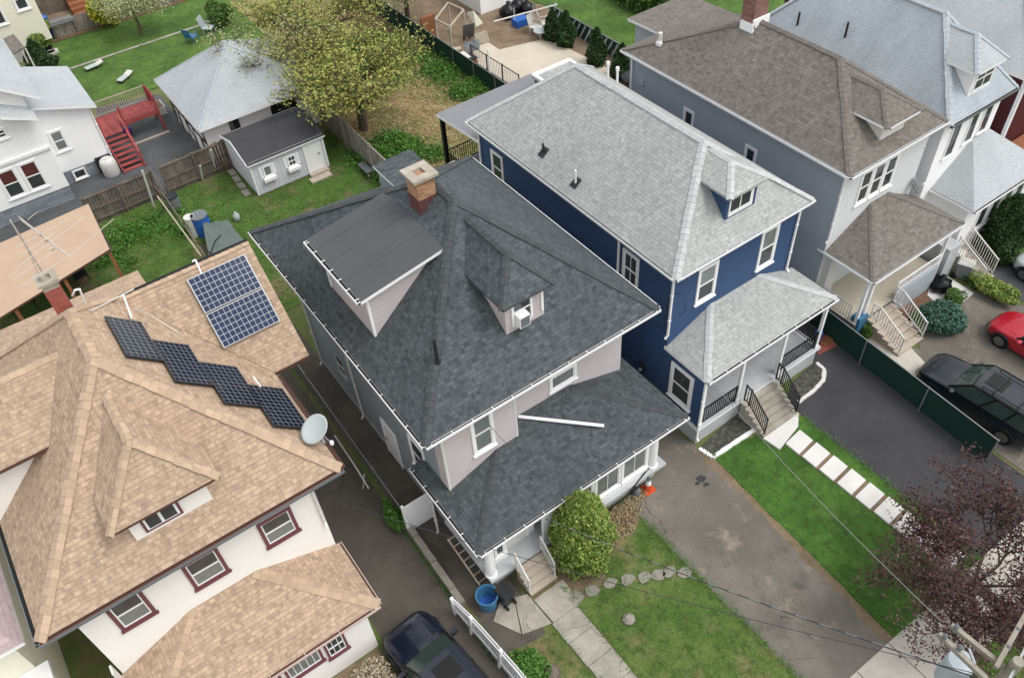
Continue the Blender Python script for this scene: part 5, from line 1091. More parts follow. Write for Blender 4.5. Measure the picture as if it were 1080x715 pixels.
# ---- garden shed
Sh = thing('garden_shed', 'pale grey garden shed with dark roof, white door and two small windows', 'shed', (11, 40, 0))
sx0, sx1, sy0, sy1 = 8.95, 13.15, 38.15, 41.6
m = MB(); m.box(sx0+.05, sx1-.05, sy0+.05, sy1-.05, 0, .15); m.build('base', 'wood_pale', Sh)
m = MB(); m.poly([(sx0, sy0, .12), (sx1, sy0, .12), (sx1, sy0, 2.15), (sx0, sy0, 2.15)]); ym = (sy0+sy1)/2
for x, s in ((sx0, -1), (sx1, 1)):
    q = [(x, sy1, .12), (x, sy0, .12), (x, sy0, 2.15), (x, ym, 2.6), (x, sy1, 2.15)]; m.poly(q if s < 0 else q[::-1])
m.poly([(sx1, sy1, .12), (sx0, sy1, .12), (sx0, sy1, 2.15), (sx1, sy1, 2.15)]); m.build('wall', 'shed_wall', Sh)
m = MB(); slope_poly(m, [(sx0-.12, sy0-.15, 2.08), (sx1+.12, sy0-.15, 2.08), (sx1+.12, ym, 2.66), (sx0-.12, ym, 2.66)], .08); slope_poly(m, [(sx1+.12, sy1+.15, 2.08), (sx0-.12, sy1+.15, 2.08), (sx0-.12, ym, 2.66), (sx1+.12, ym, 2.66)], .08)
m.poly([(sx0-.12, sy0-.15, 2.0), (sx1+.12, sy0-.15, 2.0), (sx1+.12, sy0-.15, 2.08), (sx0-.12, sy0-.15, 2.08)], 1); m.build('roof', ['asph_black', 'white'], Sh)
m = MB()
for s in (-.13,): m.beam((sx0-.14, sy0-.15, 2.04), (sx0-.14, ym, 2.62), .03, .12); m.beam((sx0-.14, sy1+.15, 2.04), (sx0-.14, ym, 2.62), .03, .12)
m.box(sx0-.015, sx0+.06, sy0-.015, sy0+.06, .12, 2.0); m.build('trim_board', 'white', Sh); m = MB(); m.box(sx1-.06, sx1+.015, sy0-.015, sy0+.06, .12, 2.0); m.build('trim_board', 'white', Sh)
door(Sh, 'y', sy0, 12.0, 12.85, .15, 1.95, lite=False)
for a in (9.55, 10.95):
    w5 = window(Sh, 'y', sy0, a, a+.5, 1.0, 1.65, tw=.05, glassm='glass' if a > 10 else 'glass_lt', grid=1 if a > 10 else 0, split=a > 10)
    for xx in (a-.2, a+.52): m = MB(); m.box(xx, xx+.17, sy0-.03, sy0, 1.0, 1.65); m.build('shutter', 'white', w5)
    m = MB(); m.box(a-.1, a+.6, sy0-.2, sy0-.06, .78, .96); m.build('flower_box', 'white', w5)
m = MB(); m.box(11.7, 12.9, 37.3, 37.75, 0, .12); m.box(11.9, 13.0, 37.78, 38.1, 0, .2); tag(m.build('plank_step', 'wood_pale'), 'low pale timber step in the grass before the white shed door', 'step')
m = MB()
for i in range(4): m.box(8.35+.05*i, 8.7+.05*i, 38.6+.75*i, 39.2+.75*i, 0, .12)
tag(m.build('stone_edging', 'flag'), 'short row of mossy stones along the left side of the garden shed', 'stones')

# ---- red deck with stairs and railing
Dk = thing('red_deck', 'red painted timber deck with stairs and railing behind the white house', 'deck', (5.5, 49, 0))
zt = 1.35; dp = [g(*c, zt)[:2] for c in ((104, 124), (118, 117), (160, 97), (166, 112), (125, 130), (112, 138))]
x0, x1, y0, y1 = 3.8, 7.35, 47.2, 49.6
m = MB(); n = 22
for i in range(n): a = x0+(x1-x0)*i/n; m.box(a, a+(x1-x0)/n-.02, y0+.9, y1, zt-.04, zt)
for i in range(7): a = 3.8+.17*i; m.box(a, a+.15, y0-.0, y0+.88, zt-.04, zt)
m.build('deck_boards', 'wood_red', Dk)
m = MB(); m.beam((x0, y0+.9, zt-.14), (x1, y0+.9, zt-.14), .06, .18); m.beam((x1, y0+.9, zt-.14), (x1, y1, zt-.14), .06, .18); m.beam((x0, y1, zt-.14), (x1, y1, zt-.14), .06, .18); m.build('deck_beam', 'wood_red', Dk)
for x, y in ((x1-.05, y0+.95), (x1-.05, y1-.05), (5.3, y0+.95), (3.9, y0+.05)): m = MB(); m.box(x-.06, x+.06, y-.06, y+.06, 0, zt+.95); m.build('deck_post', 'wood_red', Dk)
railing(Dk, 'deck_railing', [(x0, y1, zt), (x1, y1, zt)], .9, 'wood_pale', step=.13, posts=False); railing(Dk, 'deck_railing', [(x1, y1, zt), (x1, y0+.9, zt)], .9, 'wood_red', step=.13, posts=False)
railing(Dk, 'deck_railing', [(x1, y0+.9, zt), (5.3, y0+.9, zt)], .3, 'wood_red', step=.5, posts=False)
m = MB(); ns = 7
for i in range(ns): zq = zt-(i+1)*zt/(ns+.5); yq = y0-.28*(i+1); m.box(3.95, 5.05, yq, yq+.26, zq-.04, zq)
m.build('stair_treads', 'wood_red', Dk)
m = MB(); m.beam((3.9, y0, zt-.1), (3.9, y0-2.1, .0), .05, .22); m.beam((5.1, y0, zt-.1), (5.1, y0-2.1, .0), .05, .22); m.beam((5.1, y0+.3, zt+.9), (5.1, y0-2.0, .95), .07, .07); m.beam((5.1, y0-1.95, 0), (5.1, y0-1.95, .98), .08, .08); m.build('stair_stringer', 'wood_red', Dk)
c = g(136, 142); m = MB(); m.lathe((c[0], c[1], 0), ((.2, 0), (.27, .3), (.22, .42)), 14); tag(m.build('purple_ball', 'purple', smooth=True), 'purple plastic bucket beside the red deck stairs', 'bucket')
c = g(170, 118); m = MB(); m.box(c[0]-.25, c[0]+.25, c[1]-.5, c[1]+.5, 0, .5); m.box(c[0]-.2, c[0]+.2, c[1]-.45, c[1]+.45, .5, .52, 1); tag(m.build('planter_box', ['plastic_white', 'mulch']), 'white planter box between the red deck and the garage', 'planter')
m = MB(); A = g(140, 137); m.box(5.2, 7.4, 47.6, 47.75, 0, .1); tag(m.build('timber_kerb', 'wood_pale'), 'pale timber edging under the front of the red deck', 'edging')
# ================================================================ FENCES AND YARD THINGS
fence('board_fence', 'weathered board fence with leaning white prop, behind the tan lean-to roof', 'fence', (1.15, 41.55), (4.75, 41.65), 1.75, 'wood_old', side=-1)
fence('board_fence', 'weathered board fence between the garden shed and the broken gate corner', 'fence', (5.25, 41.6), (8.9, 41.75), 1.8, 'wood_old', side=-1)
fence('board_fence', 'silvery board fence running beside the garden shed under the big tree', 'fence', (15.0, 46.5), (14.75, 31.0), 1.75, 'wood_grey', side=1)
for (a, b, l) in (((g(163, 219)), V(g(150, 180, 2.6)), 'white timber prop leaning against the weathered fence by the broken corner'), (g(228, 181.5), V(g(222, 158, 1.9)), 'white timber prop leaning on the fence beside the garden shed'), (g(214, 190), V(g(211, 175, 1.2)), 'short white stake against the fence, between the corner and the shed')):
    m = MB(); m.beam(a, b, .1, .05); tag(m.build('timber_prop', 'plastic_white'), l, 'timber')
for (a, b, l) in ((g(178, 210, .5), g(157, 175, 2.0), 'dark loose rail leaning over the broken fence corner'), (g(162, 196, .9), g(178, 212, .6), 'thin broken rail hanging at the fence corner')):
    m = MB(); m.beam(a, b, .07, .05); tag(m.build('loose_rail', 'wood_old'), l, 'rail')
t = thing('low_fence', 'overgrown low rail fence between the tan house yard and the shed yard', 'fence', (4.8, 42, 0))
for (p, q) in (((166, 207), (212, 270)), ((168, 199), (222, 278))):
    m = MB(); m.beam(g(*p, .8), g(*q, .8), .06, .05); m.build('rail', 'wood_pale' if p[0] == 166 else 'wood_old', t)
for k in range(6): y = 41.3-2.1*k; m = MB(); m.tube((4.8, y, 0), (4.8, y, .95), .035, 6); m.build('post', 'wood_old', t)
# green screened fences
fence('screen_fence', 'dark green screened fence between the straw yard and the pool yard', 'fence', (24.25, 54), (24.35, 31.2), 1.35, 'green_mesh', 'mesh', side=-1)
fence('screen_fence', 'dark green screened fence between the black driveway and the parked dark blue wagon', 'fence', (23.4, 5.3), (23.98, 14.2), 1.35, 'green_mesh', 'mesh', side=1, post_step=2.9)
m = MB(); m.hexa([(22.5, 14.6, 0), (23.95, 14.6, 0), (23.95, 14.62, 0), (22.5, 14.62, 0)], [(22.5, 14.6, 1.3), (23.95, 14.6, 1.3), (23.95, 14.62, 1.3), (22.5, 14.62, 1.3)]); m.tube((22.5, 14.58, 1.32), (23.95, 14.58, 1.32), .025, 6, 1); m.tube((23.2, 14.57, 0), (23.2, 14.57, 1.34), .03, 6, 1)
tag(m.build('screen_gate', ['green_mesh', 'grey_metal']), 'green screened gate at the back end of the black driveway', 'gate')
# alley chain-link fence and kerb wall
t = thing('chain_link_fence', 'low chain link fence with a light top rail in the alley beside the tan house', 'fence', (5.05, 27, 0))
m = MB(); m.tube((5.1, 27.5, 1.2), (4.98, 15.9, 1.2), .022, 8); m.build('rail', 'grey_metal', t)
for k in range(6): m = MB(); y = 27.4-2.28*k; m.tube((5.05, y, 0), (5.05, y, 1.25), .025, 8); m.build('post', 'grey_metal', t)
m = MB()
for k in range(58):
    y = 27.4-.2*k; m.tube((5.05, y, .02), (5.05, y-.55, 1.18), .004, 3, caps=False); m.tube((5.05, y-.55, .02), (5.05, y, 1.18), .004, 3, caps=False)
m.build('wire_mesh', 'grey_metal', t)
m = MB(); m.path([g(353, 459, .9), g(375, 492, .8), g(389, 515, .5)], .03); m.path([g(384, 500, .8), g(383, 515, 0)], .025); tag(m.build('leaning_pole', 'plastic_white'), 'long white pole leaning in the alley below the satellite dish', 'pole')
m = MB(); m.path([g(286, 385, 1.8), g(330, 440, 1.6), g(345, 470, 1.5)], .025); m.tube(g(322, 385, 2), g(325, 435, 0), .025); tag(m.build('alley_pipe', 'wood_old'), 'thin pipes crossing the dark alley beside the tan wing', 'pipe')
m = MB()
for k in range(6):
    y0 = 16.0-.62*k; y1 = y0-.6; xx = 5.02-.012*k; m.box(xx-.13, xx+.1, y1, y0, 0, .34+random.uniform(-.02, .02))
tag(m.build('kerb_wall', 'flag'), 'low mossy concrete kerb wall between the alley driveway and the side path', 'wall')
# sagging white picket fence
t = thing('picket_fence', 'sagging white vinyl picket fence beside the navy car', 'fence', (4.85, 12.5, 0)); curve = [(4.66, 12.25), (4.7, 11.5), (4.76, 10.8), (4.8, 10.0), (4.84, 9.2), (4.88, 8.2), (4.9, 7.2)]
lean = [.0, .1, .12, .16, .2, .22, .22]
def cp(f):
    f = min(f*(len(curve)-1), len(curve)-1.001); i = int(f); u = f-i; return V((curve[i][0]*(1-u)+curve[i+1][0]*u, curve[i][1]*(1-u)+curve[i+1][1]*u, 0)), lean[i]*(1-u)+lean[i+1]*u
m = MB(); N = 52
for i in range(N):
    p, l = cp(i/N); m.beam(p+V((0, 0, .05)), p+V((l*.9, 0, 1.0-l*.2)), .085, .025, 0, up=(1, 0, .1))
m.build('pickets', 'white', t)
for hh in (.25, .8):
    r = MB(); pts = []
    for i in range(13): p, l = cp(i/12); pts.append(p+V((l*.9*hh-.03, 0, hh)))
    for a, b in zip(pts, pts[1:]): r.beam(a, b, .04, .09)
    r.build('rail', 'white', t)
for f in (0, .2, .52, .85): p, l = cp(f); m = MB(); m.beam(p-V((.06, 0, 0)), p+V((l*.9-.06, 0, 1.1-l*.2)), .11, .11); m.build('post', 'white', t)
# white gate across the side path
t = thing('white_gate', 'plain white panel gate across the side path beside the dark-roofed house', 'gate', (4.95, 15.85, 0))
m = MB(); m.box(5.0, 5.95, 15.82, 15.87, .06, 1.6); m.build('panel', 'white', t); m = MB(); m.box(4.9, 4.99, 15.8, 15.9, 0, 1.7); m.build('post', 'white', t); m = MB(); m.box(5.97, 6.05, 15.8, 15.9, 0, 1.65); m.build('post', 'white', t)
# ladder-like frames against the porch
t = thing('timber_ladder', 'brown wooden ladder leaning against the left side of the dark porch', 'ladder', g(500, 620))
A, Bq = V(g(472, 568, .9)), V(g(506, 617, .12)); m = MB(); m.beam(A, Bq, .05, .05); m.beam(A+V((.45, .05, -.05)), Bq+V((.45, .05, -.05)), .05, .05); m.build('rail', 'wood_pale', t)
m = MB()
for k in range(7): p = A.lerp(Bq, k/6.5+.03); m.beam(p, p+V((.45, .05, -.05)), .04, .03)
m.build('rung', 'wood_pale', t)
# buckets, bins, cones
c = g(515, 637); t = thing('blue_bucket', 'round blue plastic tub by the porch steps', 'bucket', c)
m = MB(); n = 24; prof = ((.3, 0), (.36, .62), (.39, .64), (.39, .68), (.34, .68), (.28, .08))
k0 = 0
for r, z in prof:
    for i in range(n): m.v.append((c[0]+r*math.cos(2*PI*i/n), c[1]+r*math.sin(2*PI*i/n), z))
for j in range(len(prof)-1):
    for i in range(n): m.f.append((j*n+i, j*n+(i+1) % n, (j+1)*n+(i+1) % n, (j+1)*n+i)); m.m.append(0)
m.f.append(tuple(reversed(range(n)))); m.m.append(0); m.f.append(tuple((len(prof)-1)*n+i for i in range(n))); m.m.append(1); m.build('tub', ['plastic_blue', 'plastic_bluedk'], t, smooth=False)
def bin_(name, label, c, rz, body, lid, s=1.0, cat='bin', lying=False, group=None):
    t = thing(name, label, cat, c, group, rz, local=True)
    m = MB(); m.hexa([(-.24*s, -.28*s, .06), (.24*s, -.28*s, .06), (.24*s, .28*s, .06), (-.24*s, .28*s, .06)], [(-.3*s, -.36*s, 1.0*s), (.3*s, -.36*s, 1.0*s), (.3*s, .36*s, 1.0*s), (-.3*s, .36*s, 1.0*s)]); m.build('body', body, t)
    m = MB(); m.hexa([(-.32*s, -.4*s, 1.0*s), (.32*s, -.4*s, 1.0*s), (.32*s, .4*s, 1.0*s), (-.32*s, .4*s, 1.0*s)], [(-.27*s, -.34*s, 1.08*s), (.27*s, -.34*s, 1.08*s), (.27*s, .34*s, 1.08*s), (-.27*s, .34*s, 1.08*s)]); m.build('lid', lid, t)
    for x in (-.24, .24): m = MB(); m.tube((x*s-.03, .34*s, .11), (x*s+.03, .34*s, .11), .11, 12); m.build('wheel', 'tire', t)
    m = MB(); m.tube((-.25*s, .42*s, .98*s), (.25*s, .42*s, .98*s), .02, 6); m.build('handle', body, t)
    return t
b_ = bin_('wheeled_bin', 'black wheeled rubbish bin beside the blue tub and porch steps', g(533, 634), rad(190), 'plastic_black', 'plastic_black', .72)
def cone(label, c, s, tilt=0):
    t = thing('traffic_cone', label, 'cone', c)
    m = MB(); m.box(c[0]-.2*s, c[0]+.2*s, c[1]-.2*s, c[1]+.2*s, 0, .04); m.lathe((c[0], c[1], .04), ((.16*s, 0), (.1*s, .3*s)), 14); m.build('base', 'orange', t)
    m = MB(); m.lathe((c[0], c[1], .04+.3*s), ((.1*s, 0), (.065*s, .2*s)), 14); m.build('reflective_band', 'white', t); m = MB(); m.lathe((c[0], c[1], .04+.5*s), ((.065*s, 0), (.03*s, .2*s)), 14); m.build('tip', 'plastic_grey', t)
cone('orange traffic cone with a white band at the right corner of the porch', g(683, 516), 1.15); 
c = g(671, 521); m = MB(); m.lathe((c[0], c[1], 0), ((.16, 0), (.15, .3), (.06, .45), (.05, .6)), 12); tag(m.build('garden_bottle', 'plastic_grey'), 'grey bottle-shaped garden jug standing left of the traffic cone', 'jug')
m = MB(); m.path([g(641, 538, .25), g(655, 528, .5), g(682, 507, .55)], .025); tag(m.build('black_hose', 'black'), 'black hose trailing along the porch base towards the cone', 'hose')
m = MB(); m.path([g(641, 545, .1), g(642, 541, .5), g(646, 534, .8), g(660, 524, .85), (13.3, 12.3, .9)], .03); tag(m.build('handrail_pipe', 'gutter_dark'), 'dark pipe rail lying against the porch foundation', 'rail')
# rubbish bags and bins by the brown-roofed house
def bag(label, c, s):
    m = MB(); n = 14; prof = [(.1, 0), (.34, .05), (.4, .2), (.36, .38), (.22, .52), (.07, .6), (.1, .7)]; k0 = len(m.v)
    for j, (r, z) in enumerate(prof):
        for i in range(n):
            rr = r*s*(1+.16*math.sin(i*2.7+j*1.3)+random.uniform(-.07, .07)); m.v.append((c[0]+rr*math.cos(2*PI*i/n), c[1]+rr*math.sin(2*PI*i/n), z*s))
    for j in range(len(prof)-1):
        for i in range(n): m.f.append((j*n+i, j*n+(i+1) % n, (j+1)*n+(i+1) % n, (j+1)*n+i)); m.m.append(0)
    m.f.append(tuple(reversed(range(n)))); m.m.append(0); m.f.append(tuple((len(prof)-1)*n+i for i in range(n))); m.m.append(0)
    tag(m.build('rubbish_bag', 'bag', smooth=True), label, 'rubbish bag', 'black rubbish bags')
bag('black rubbish bag nearest the grey porch wall of the brown-roofed house', g(980, 299), 1.0); bag('black rubbish bag with its side on the white path slab', g(990, 305), 1.15)
bin_('wheeled_bin', 'grey bin with a pale lid by the pale timber steps, nearest the porch', g(1004, 281), .3, 'plastic_grey', 'plastic_white', .85); bin_('wheeled_bin', 'grey bin with a pale lid by the pale timber steps, nearest the driveway', g(1013, 292), .4, 'plastic_grey', 'plastic_white', .85)
c = g(862, 357); m = MB(); m.lathe((c[0], c[1], 0), ((.15, 0), (.18, .4), (.16, .45)), 12); tag(m.build('blue_bucket', 'plastic_bluedk'), 'small bright blue bucket at the right end of the blue porch', 'bucket')
c = g(871, 360); m = MB()
for k in range(5): m.box(c[0]-.3+.15*k, c[0]-.2+.15*k, c[1]-.2, c[1]+.05*k, 0, .12)
tag(m.build('toys', ['wood_orange']), 'small heap of orange bricks beside the blue bucket', 'bricks')
for i, (u, v) in enumerate(((951, 211), (966, 205), (972, 217))):
    pass
def tyre(label, c, r=.3):
    m = MB(); n = 18; k = 8; R0_, r0 = r*.72, r*.28
    for i in range(n):
        for j in range(k):
            a = 2*PI*i/n; b = 2*PI*j/k; rr = R0_+r0*math.cos(b); m.v.append((c[0]+rr*math.cos(a), c[1]+rr*math.sin(a), c[2]+r0+r0*math.sin(b)))
    for i in range(n):
        for j in range(k): m.f.append((i*k+j, ((i+1) % n)*k+j, ((i+1) % n)*k+(j+1) % k, i*k+(j+1) % k)); m.m.append(0)
    tag(m.build('tyre', 'tire', smooth=True), label, 'tyre')
tyre('old tyre on the side landing, nearest the satellite dish', g(988, 206, 1.95)); tyre('old tyre on the side landing, nearest the white porch steps', g(1003, 215, 1.95), .25)
m = MB(); 
c = V(g(927, 318)); 
for i in range(14):
    a = c+V((.16*math.sin(i*.25), -.0, 0)); 
pts = px((945, 352), (957, 345), (967, 349), (978, 346), (984, 340))
for a, b in zip(pts, pts[1:]): m.beam(V((a[0], a[1], .16)), V((b[0], b[1], .16)), .22, .34)
tag(m.build('bed_kerb', 'conc_light'), 'curved pale concrete kerb round the mulch bed', 'edging')
# flagstones and pavers
nm = ['nearest the concrete walk', 'second from the walk', 'third from the walk', 'fourth from the walk', 'fifth from the walk', 'sixth from the walk', 'seventh from the walk', 'last, beside the grey driveway']
for i, (u, v) in enumerate(((608, 630), (625, 623), (643, 615), (662, 612), (680, 609), (694, 607), (706, 603.5), (722, 604))):
    c = g(u, v); m = MB(); n = 7; m.prism([(c[0]+random.uniform(.2, .33)*math.cos(2*PI*k/n+.3), c[1]+random.uniform(.16, .25)*math.sin(2*PI*k/n+.3)) for k in range(n)], 0, .13)
    for k, p in enumerate(m.v): m.v[k] = (p[0], p[1], p[2]*.5 if p[2] > 0 else p[2])
    m.build('flagstone', 'flag')
    tag(bpy.context.scene.collection.objects[-1], 'grey flagstone in the lawn arc, '+nm[i], 'flagstone', 'flagstones curving across the lawn')
P0_, P1_ = V(g(841, 469)), V(g(965, 586)); nm = ['first white paver below the blue porch steps', 'second white paver from the blue porch steps', 'third white paver from the blue porch steps', 'fourth white paver from the blue porch steps', 'fifth white paver from the blue porch steps', 'sixth white paver, half under the crimson tree', 'last white paver before the sidewalk']
nm = ['first white paver below the blue porch steps']+[q+' white paver down from the blue porch steps' for q in ('second', 'third', 'fourth', 'fifth', 'sixth', 'seventh', 'eighth')]+['last white paver, next to the sidewalk under the crimson tree']
for i in range(9):
    y1 = 10.3-.775*i; y0 = y1-.64; x = 18.33+.035*i; m = MB(); k = .12-.01*i; sk = lambda xx, yy: (xx, yy+(xx-x)*k)
    m.prism([sk(x, y0), sk(x+.9, y0), sk(x+.9, y1), sk(x, y1)], 0, .1); tag(m.build('paver', 'paver'), nm[i], 'paver', 'white pavers leading to the blue porch')
    if i < 8: sheet('paver_gap', [sk(x, y0-.125), sk(x+.9, y0-.125), sk(x+.9, y0-.01), sk(x, y0-.01)], 'dirt')
c = g(663, 654); m = MB(); m.lathe((c[0], c[1], 0), ((.19, 0), (.22, .12), (.1, .24)), 7); tag(m.build('rock', 'flag'), 'grey rock alone in the middle of the front lawn', 'rock')
c = g(582, 709); m = MB(); m.lathe((c[0], c[1], 0), ((.3, 0), (.22, .12), (.1, .2)), 7); tag(m.build('rock', 'wood_old'), 'dark rock by the left edge of the concrete walk', 'rock')

# ---- shed yard: barrels, tarp, glass jug, plank bench
def drum(label, c, r, h, b, l, name='drum'):
    t = thing(name, label, 'drum', c); m = MB(); m.lathe((c[0], c[1], 0), ((r, 0), (r, h*.32), (r*1.04, h*.34), (r, h*.36), (r, h*.65), (r*1.04, h*.67), (r, h*.69), (r, h)), 20); m.build('body', b, t)
    m = MB(); m.lathe((c[0], c[1], h), ((r*1.03, -.03), (r*1.03, .03), (r*.9, .02)), 20); m.build('lid', l, t)
drum('tall blue drum with a grey lid beside the tarp', g(217, 246), .42, 1.15, 'plastic_bluedk', 'plastic_grey'); drum('narrow white drum left of the tall blue drum', g(207, 248), .26, 1.15, 'plastic_white', 'plastic_white'); drum('open grey bin by the broken fence corner', g(185, 219), .34, .75, 'plastic_grey', 'plastic_black', 'bin')
t = thing('grey_tarp', 'grey-green tarp stretched over a low frame in the shed yard', 'tarp', g(235, 255))
q = [g(214, 236, .9), g(240, 232, .35), g(258, 255, .3), g(222, 282, .9)]; m = MB(); N = 8; 
for i in range(N+1):
    for j in range(N+1):
        a = V(q[0]).lerp(V(q[1]), i/N); b = V(q[3]).lerp(V(q[2]), i/N); p = a.lerp(b, j/N); m.v.append((p.x, p.y, p.z+.05*math.sin(i*1.7+j)+random.uniform(-.02, .02)))
for i in range(N):
    for j in range(N): k = i*(N+1)+j; m.f.append((k, k+N+1, k+N+2, k+1)); m.m.append(0)
m.build('sheet', 'tarp', t)
m = MB()
for p in q: m.tube((p[0], p[1], 0), p, .03, 6)
m.build('frame', 'wood_old', t)
m = MB(); p0, p1, p2 = V(g(207, 256, 1.35)), V(g(222, 268, 1.2)), V(g(233, 248, 1.2)); m.path([p0, p0.lerp(p1, .5)+V((0, 0, .2)), p1, p1.lerp(p2, .5)+V((0, 0, .15)), p2], .03); tag(m.build('black_hose', 'tire'), 'black hose looped over the tarp beside the drums', 'hose')
c = g(251, 233); m = MB(); m.lathe((c[0], c[1], 0), ((.16, 0), (.17, .3), (.14, .42), (.06, .5), (.06, .56)), 14); tag(m.build('clear_jug', 'dish', smooth=True), 'clear plastic water jug standing on the grass near the tarp', 'jug')
t = thing('plank_bench', 'small dark bench in the grass by the silvery fence', 'bench', g(387, 184)); c = V(g(387, 184)); m = MB(); m.box(c.x-.2, c.x+.2, c.y-.55, c.y+.55, .4, .46); m.build('seat', 'plastic_grey', t)
for sy in (-.45, .45): m = MB(); m.box(c.x-.17, c.x+.17, c.y+sy-.04, c.y+sy+.04, 0, .4); m.build('leg', 'wood_old', t)
c = V(g(262, 312)); m = MB(); m.box(c.x-.25, c.x+.25, c.y-.3, c.y+.3, 0, .25); tag(m.build('black_crate', 'plastic_black'), 'small black crate in the weeds between the tan roof and the dark roof', 'crate')
# ---- top left lawn things
sheet('lawn_divider', [(4.0, 59.55), (16.5, 59.5), (16.5, 59.75), (4.0, 59.8)], 'conc')
fence('board_fence', 'grey board fence at the far end of the green back lawn', 'fence', (5.3, 64.9), (16.5, 64.7), 1.1, 'wood_grey')
sheet('brick_edge_path', [(5.0, 64.3), (16.5, 64.1), (16.5, 64.6), (5.0, 64.75)], 'mulch'); sheet('clay_yard', [(4.9, 65.1), (20, 64.9), (20, 74), (4.9, 78)], 'dirt')
def lounger(label, c, rz):
    t = thing('garden_lounger', label, 'lounger', c, 'garden loungers on the back lawn', rz, local=True)
    m = MB(); m.box(-.5, .25, -.22, .22, .2, .25); m.build('seat', 'dish', t); m = MB(); m.hexa([(.26, -.22, .2), (.7, -.22, .3), (.7, .22, .3), (.26, .22, .2)], [(.26, -.22, .25), (.7, -.22, .35), (.7, .22, .35), (.26, .22, .25)]); m.build('backrest', 'plastic_white', t)
    for x in (-.42, .2): m = MB(); m.box(x-.03, x+.03, -.2, .2, 0, .2); m.build('leg', 'plastic_black', t)
lounger('greyish garden lounger on the green lawn, the one farther from the red deck', g(99, 73), 0.15); lounger('greyish garden lounger on the green lawn, the one right behind the red deck', g(132, 85), .6)
def patio_chair(name, label, c, rz, mat, s=1.0):
    t = thing(name, label, 'chair', c, None, rz, local=True); m = MB(); m.box(-.28*s, .28*s, -.28*s, .28*s, .38*s, .43*s); m.build('seat', mat, t)
    m = MB()
    for k in range(5): x = (-.26+.115*k)*s; m.hexa([(x, .26*s, .4*s), (x+.08*s, .26*s, .4*s), (x+.08*s, .3*s, .4*s), (x, .3*s, .4*s)], [(x, .42*s, 1.0*s), (x+.08*s, .42*s, 1.0*s), (x+.08*s, .46*s, 1.0*s), (x, .46*s, 1.0*s)])
    m.build('backrest', mat, t)
    for x in (-.25, .25):
        for y in (-.25, .25): m = MB(); m.tube((x*s, y*s, 0), (x*s, y*s, .4*s), .025*s, 6); m.build('leg', mat, t)
    for x in (-.3, .27): m = MB(); m.box(x*s, (x+.03)*s, -.28*s, .28*s, .6*s, .64*s); m.build('armrest', mat, t)
patio_chair('garden_chair', 'pale green slatted garden chair on the lawn behind the garage', g(222, 36), .8, 'dish', 1.2); patio_chair('garden_chair', 'dark blue garden chair on the lawn behind the garage', g(204, 45), 2.2, 'plastic_blue', 1.1)
drum('blue tub on a stand by the cream house', g(52, 38), .4, 1.3, 'plastic_bluedk', 'plastic_bluedk', 'tub')
t = thing('grey_table', 'grey table in the yard beside the cream house', 'table', g(70, 36)); c = V(g(70, 36)); m = MB(); m.box(c.x-.8, c.x+.8, c.y-.5, c.y+.5, .9, .98); m.build('table_top', 'plastic_grey', t)
for sx in (-.7, .7):
    for sy in (-.4, .4): m = MB(); m.tube((c.x+sx, c.y+sy, 0), (c.x+sx, c.y+sy, .9), .03, 6); m.build('leg', 'wood_old', t)
t = thing('clay_brown_shed', 'low brown roofed shed behind the cream house', 'shed', g(60, 8)); c = V(g(62, 14)); m = MB(); m.box(c.x-1.8, c.x+2.8, c.y, c.y+2.5, 0, 1.9); m.build('wall', 'wood_old', t); m = MB(); m.box(c.x-2, c.x+3, c.y-.2, c.y+2.7, 1.9, 2.0); m.build('roof', 'mortar', t)
t = thing('timber_steps', 'pinkish timber steps and platform at the far top left', 'steps', g(90, 12)); c = V(g(92, 16)); m = MB()
for k in range(4): m.box(c.x-.8, c.x+.9, c.y+.35*k, c.y+.35*(k+1)-.02, 0, .25*(k+1))
m.box(c.x-.8, c.x+3.2, c.y+1.42, c.y+3, 0, 1.1); m.build('treads', 'wood_orange', t)
m = MB(); 
for k in range(3): p = V(g(50+3*k, 60-1.5*k)); m.box(p.x-.5, p.x+.4, p.y-.2, p.y+.25, 0, .2)
tag(m.build('stone_edging', 'conc_light'), 'pale stones edging the bed beside the round bush at the top left', 'stones')

# ---- pool yard
def thin_fence(name, label, a, b, h, mat, step=.16, r=.012):
    t = thing(name, label, 'fence', a); a, b = V(a), V(b); L = (b-a).length; m = MB(); n = int(L/step)
    for i in range(n+1): p = a.lerp(b, i/n); m.tube(p, p+V((0, 0, h)), r, 4, caps=False)
    m.build('pickets', mat, t); m = MB(); m.beam(a+V((0, 0, h)), b+V((0, 0, h)), .04, .04); m.beam(a+V((0, 0, .12)), b+V((0, 0, .12)), .04, .04); m.build('rail', mat, t)
    for i in range(4): p = a.lerp(b, i/3); m = MB(); m.box(p.x-.03, p.x+.03, p.y-.03, p.y+.03, 0, h+.06); m.build('post', mat, t)
thin_fence('metal_fence', 'dark metal picket fence along the edge of the beige patio', g(498, 66), g(548, 98), 1.15, 'pipe_dark')
m = MB(); m.tube(g(518, 82), g(517.5, 54, 0)[:2]+(0,), .001, 3) if False else m.tube(g(517, 83), tuple(V(g(517, 83))+V((0, 0, 1.9))), .05, 8); tag(m.build('white_post', 'white'), 'white post standing by the metal picket fence', 'post')
t = thing('timber_shelter', 'rickety open timber shelter with pale sheets in the junk corner', 'shelter', g(480, 45))
q = [V(g(463, 52)), V(g(478, 60)), V(g(492, 42)), V(g(476, 34))]
for p in q: m = MB(); m.beam(p, p+V((0, 0, 2.0)), .1, .1); m.build('post', 'wood_pale', t)
m = MB()
for a, b in zip(q, q[1:]+q[:1]): m.beam(a+V((0, 0, 2.0)), b+V((0, 0, 2.0)), .08, .1)
m.build('beam', 'wood_pale', t)
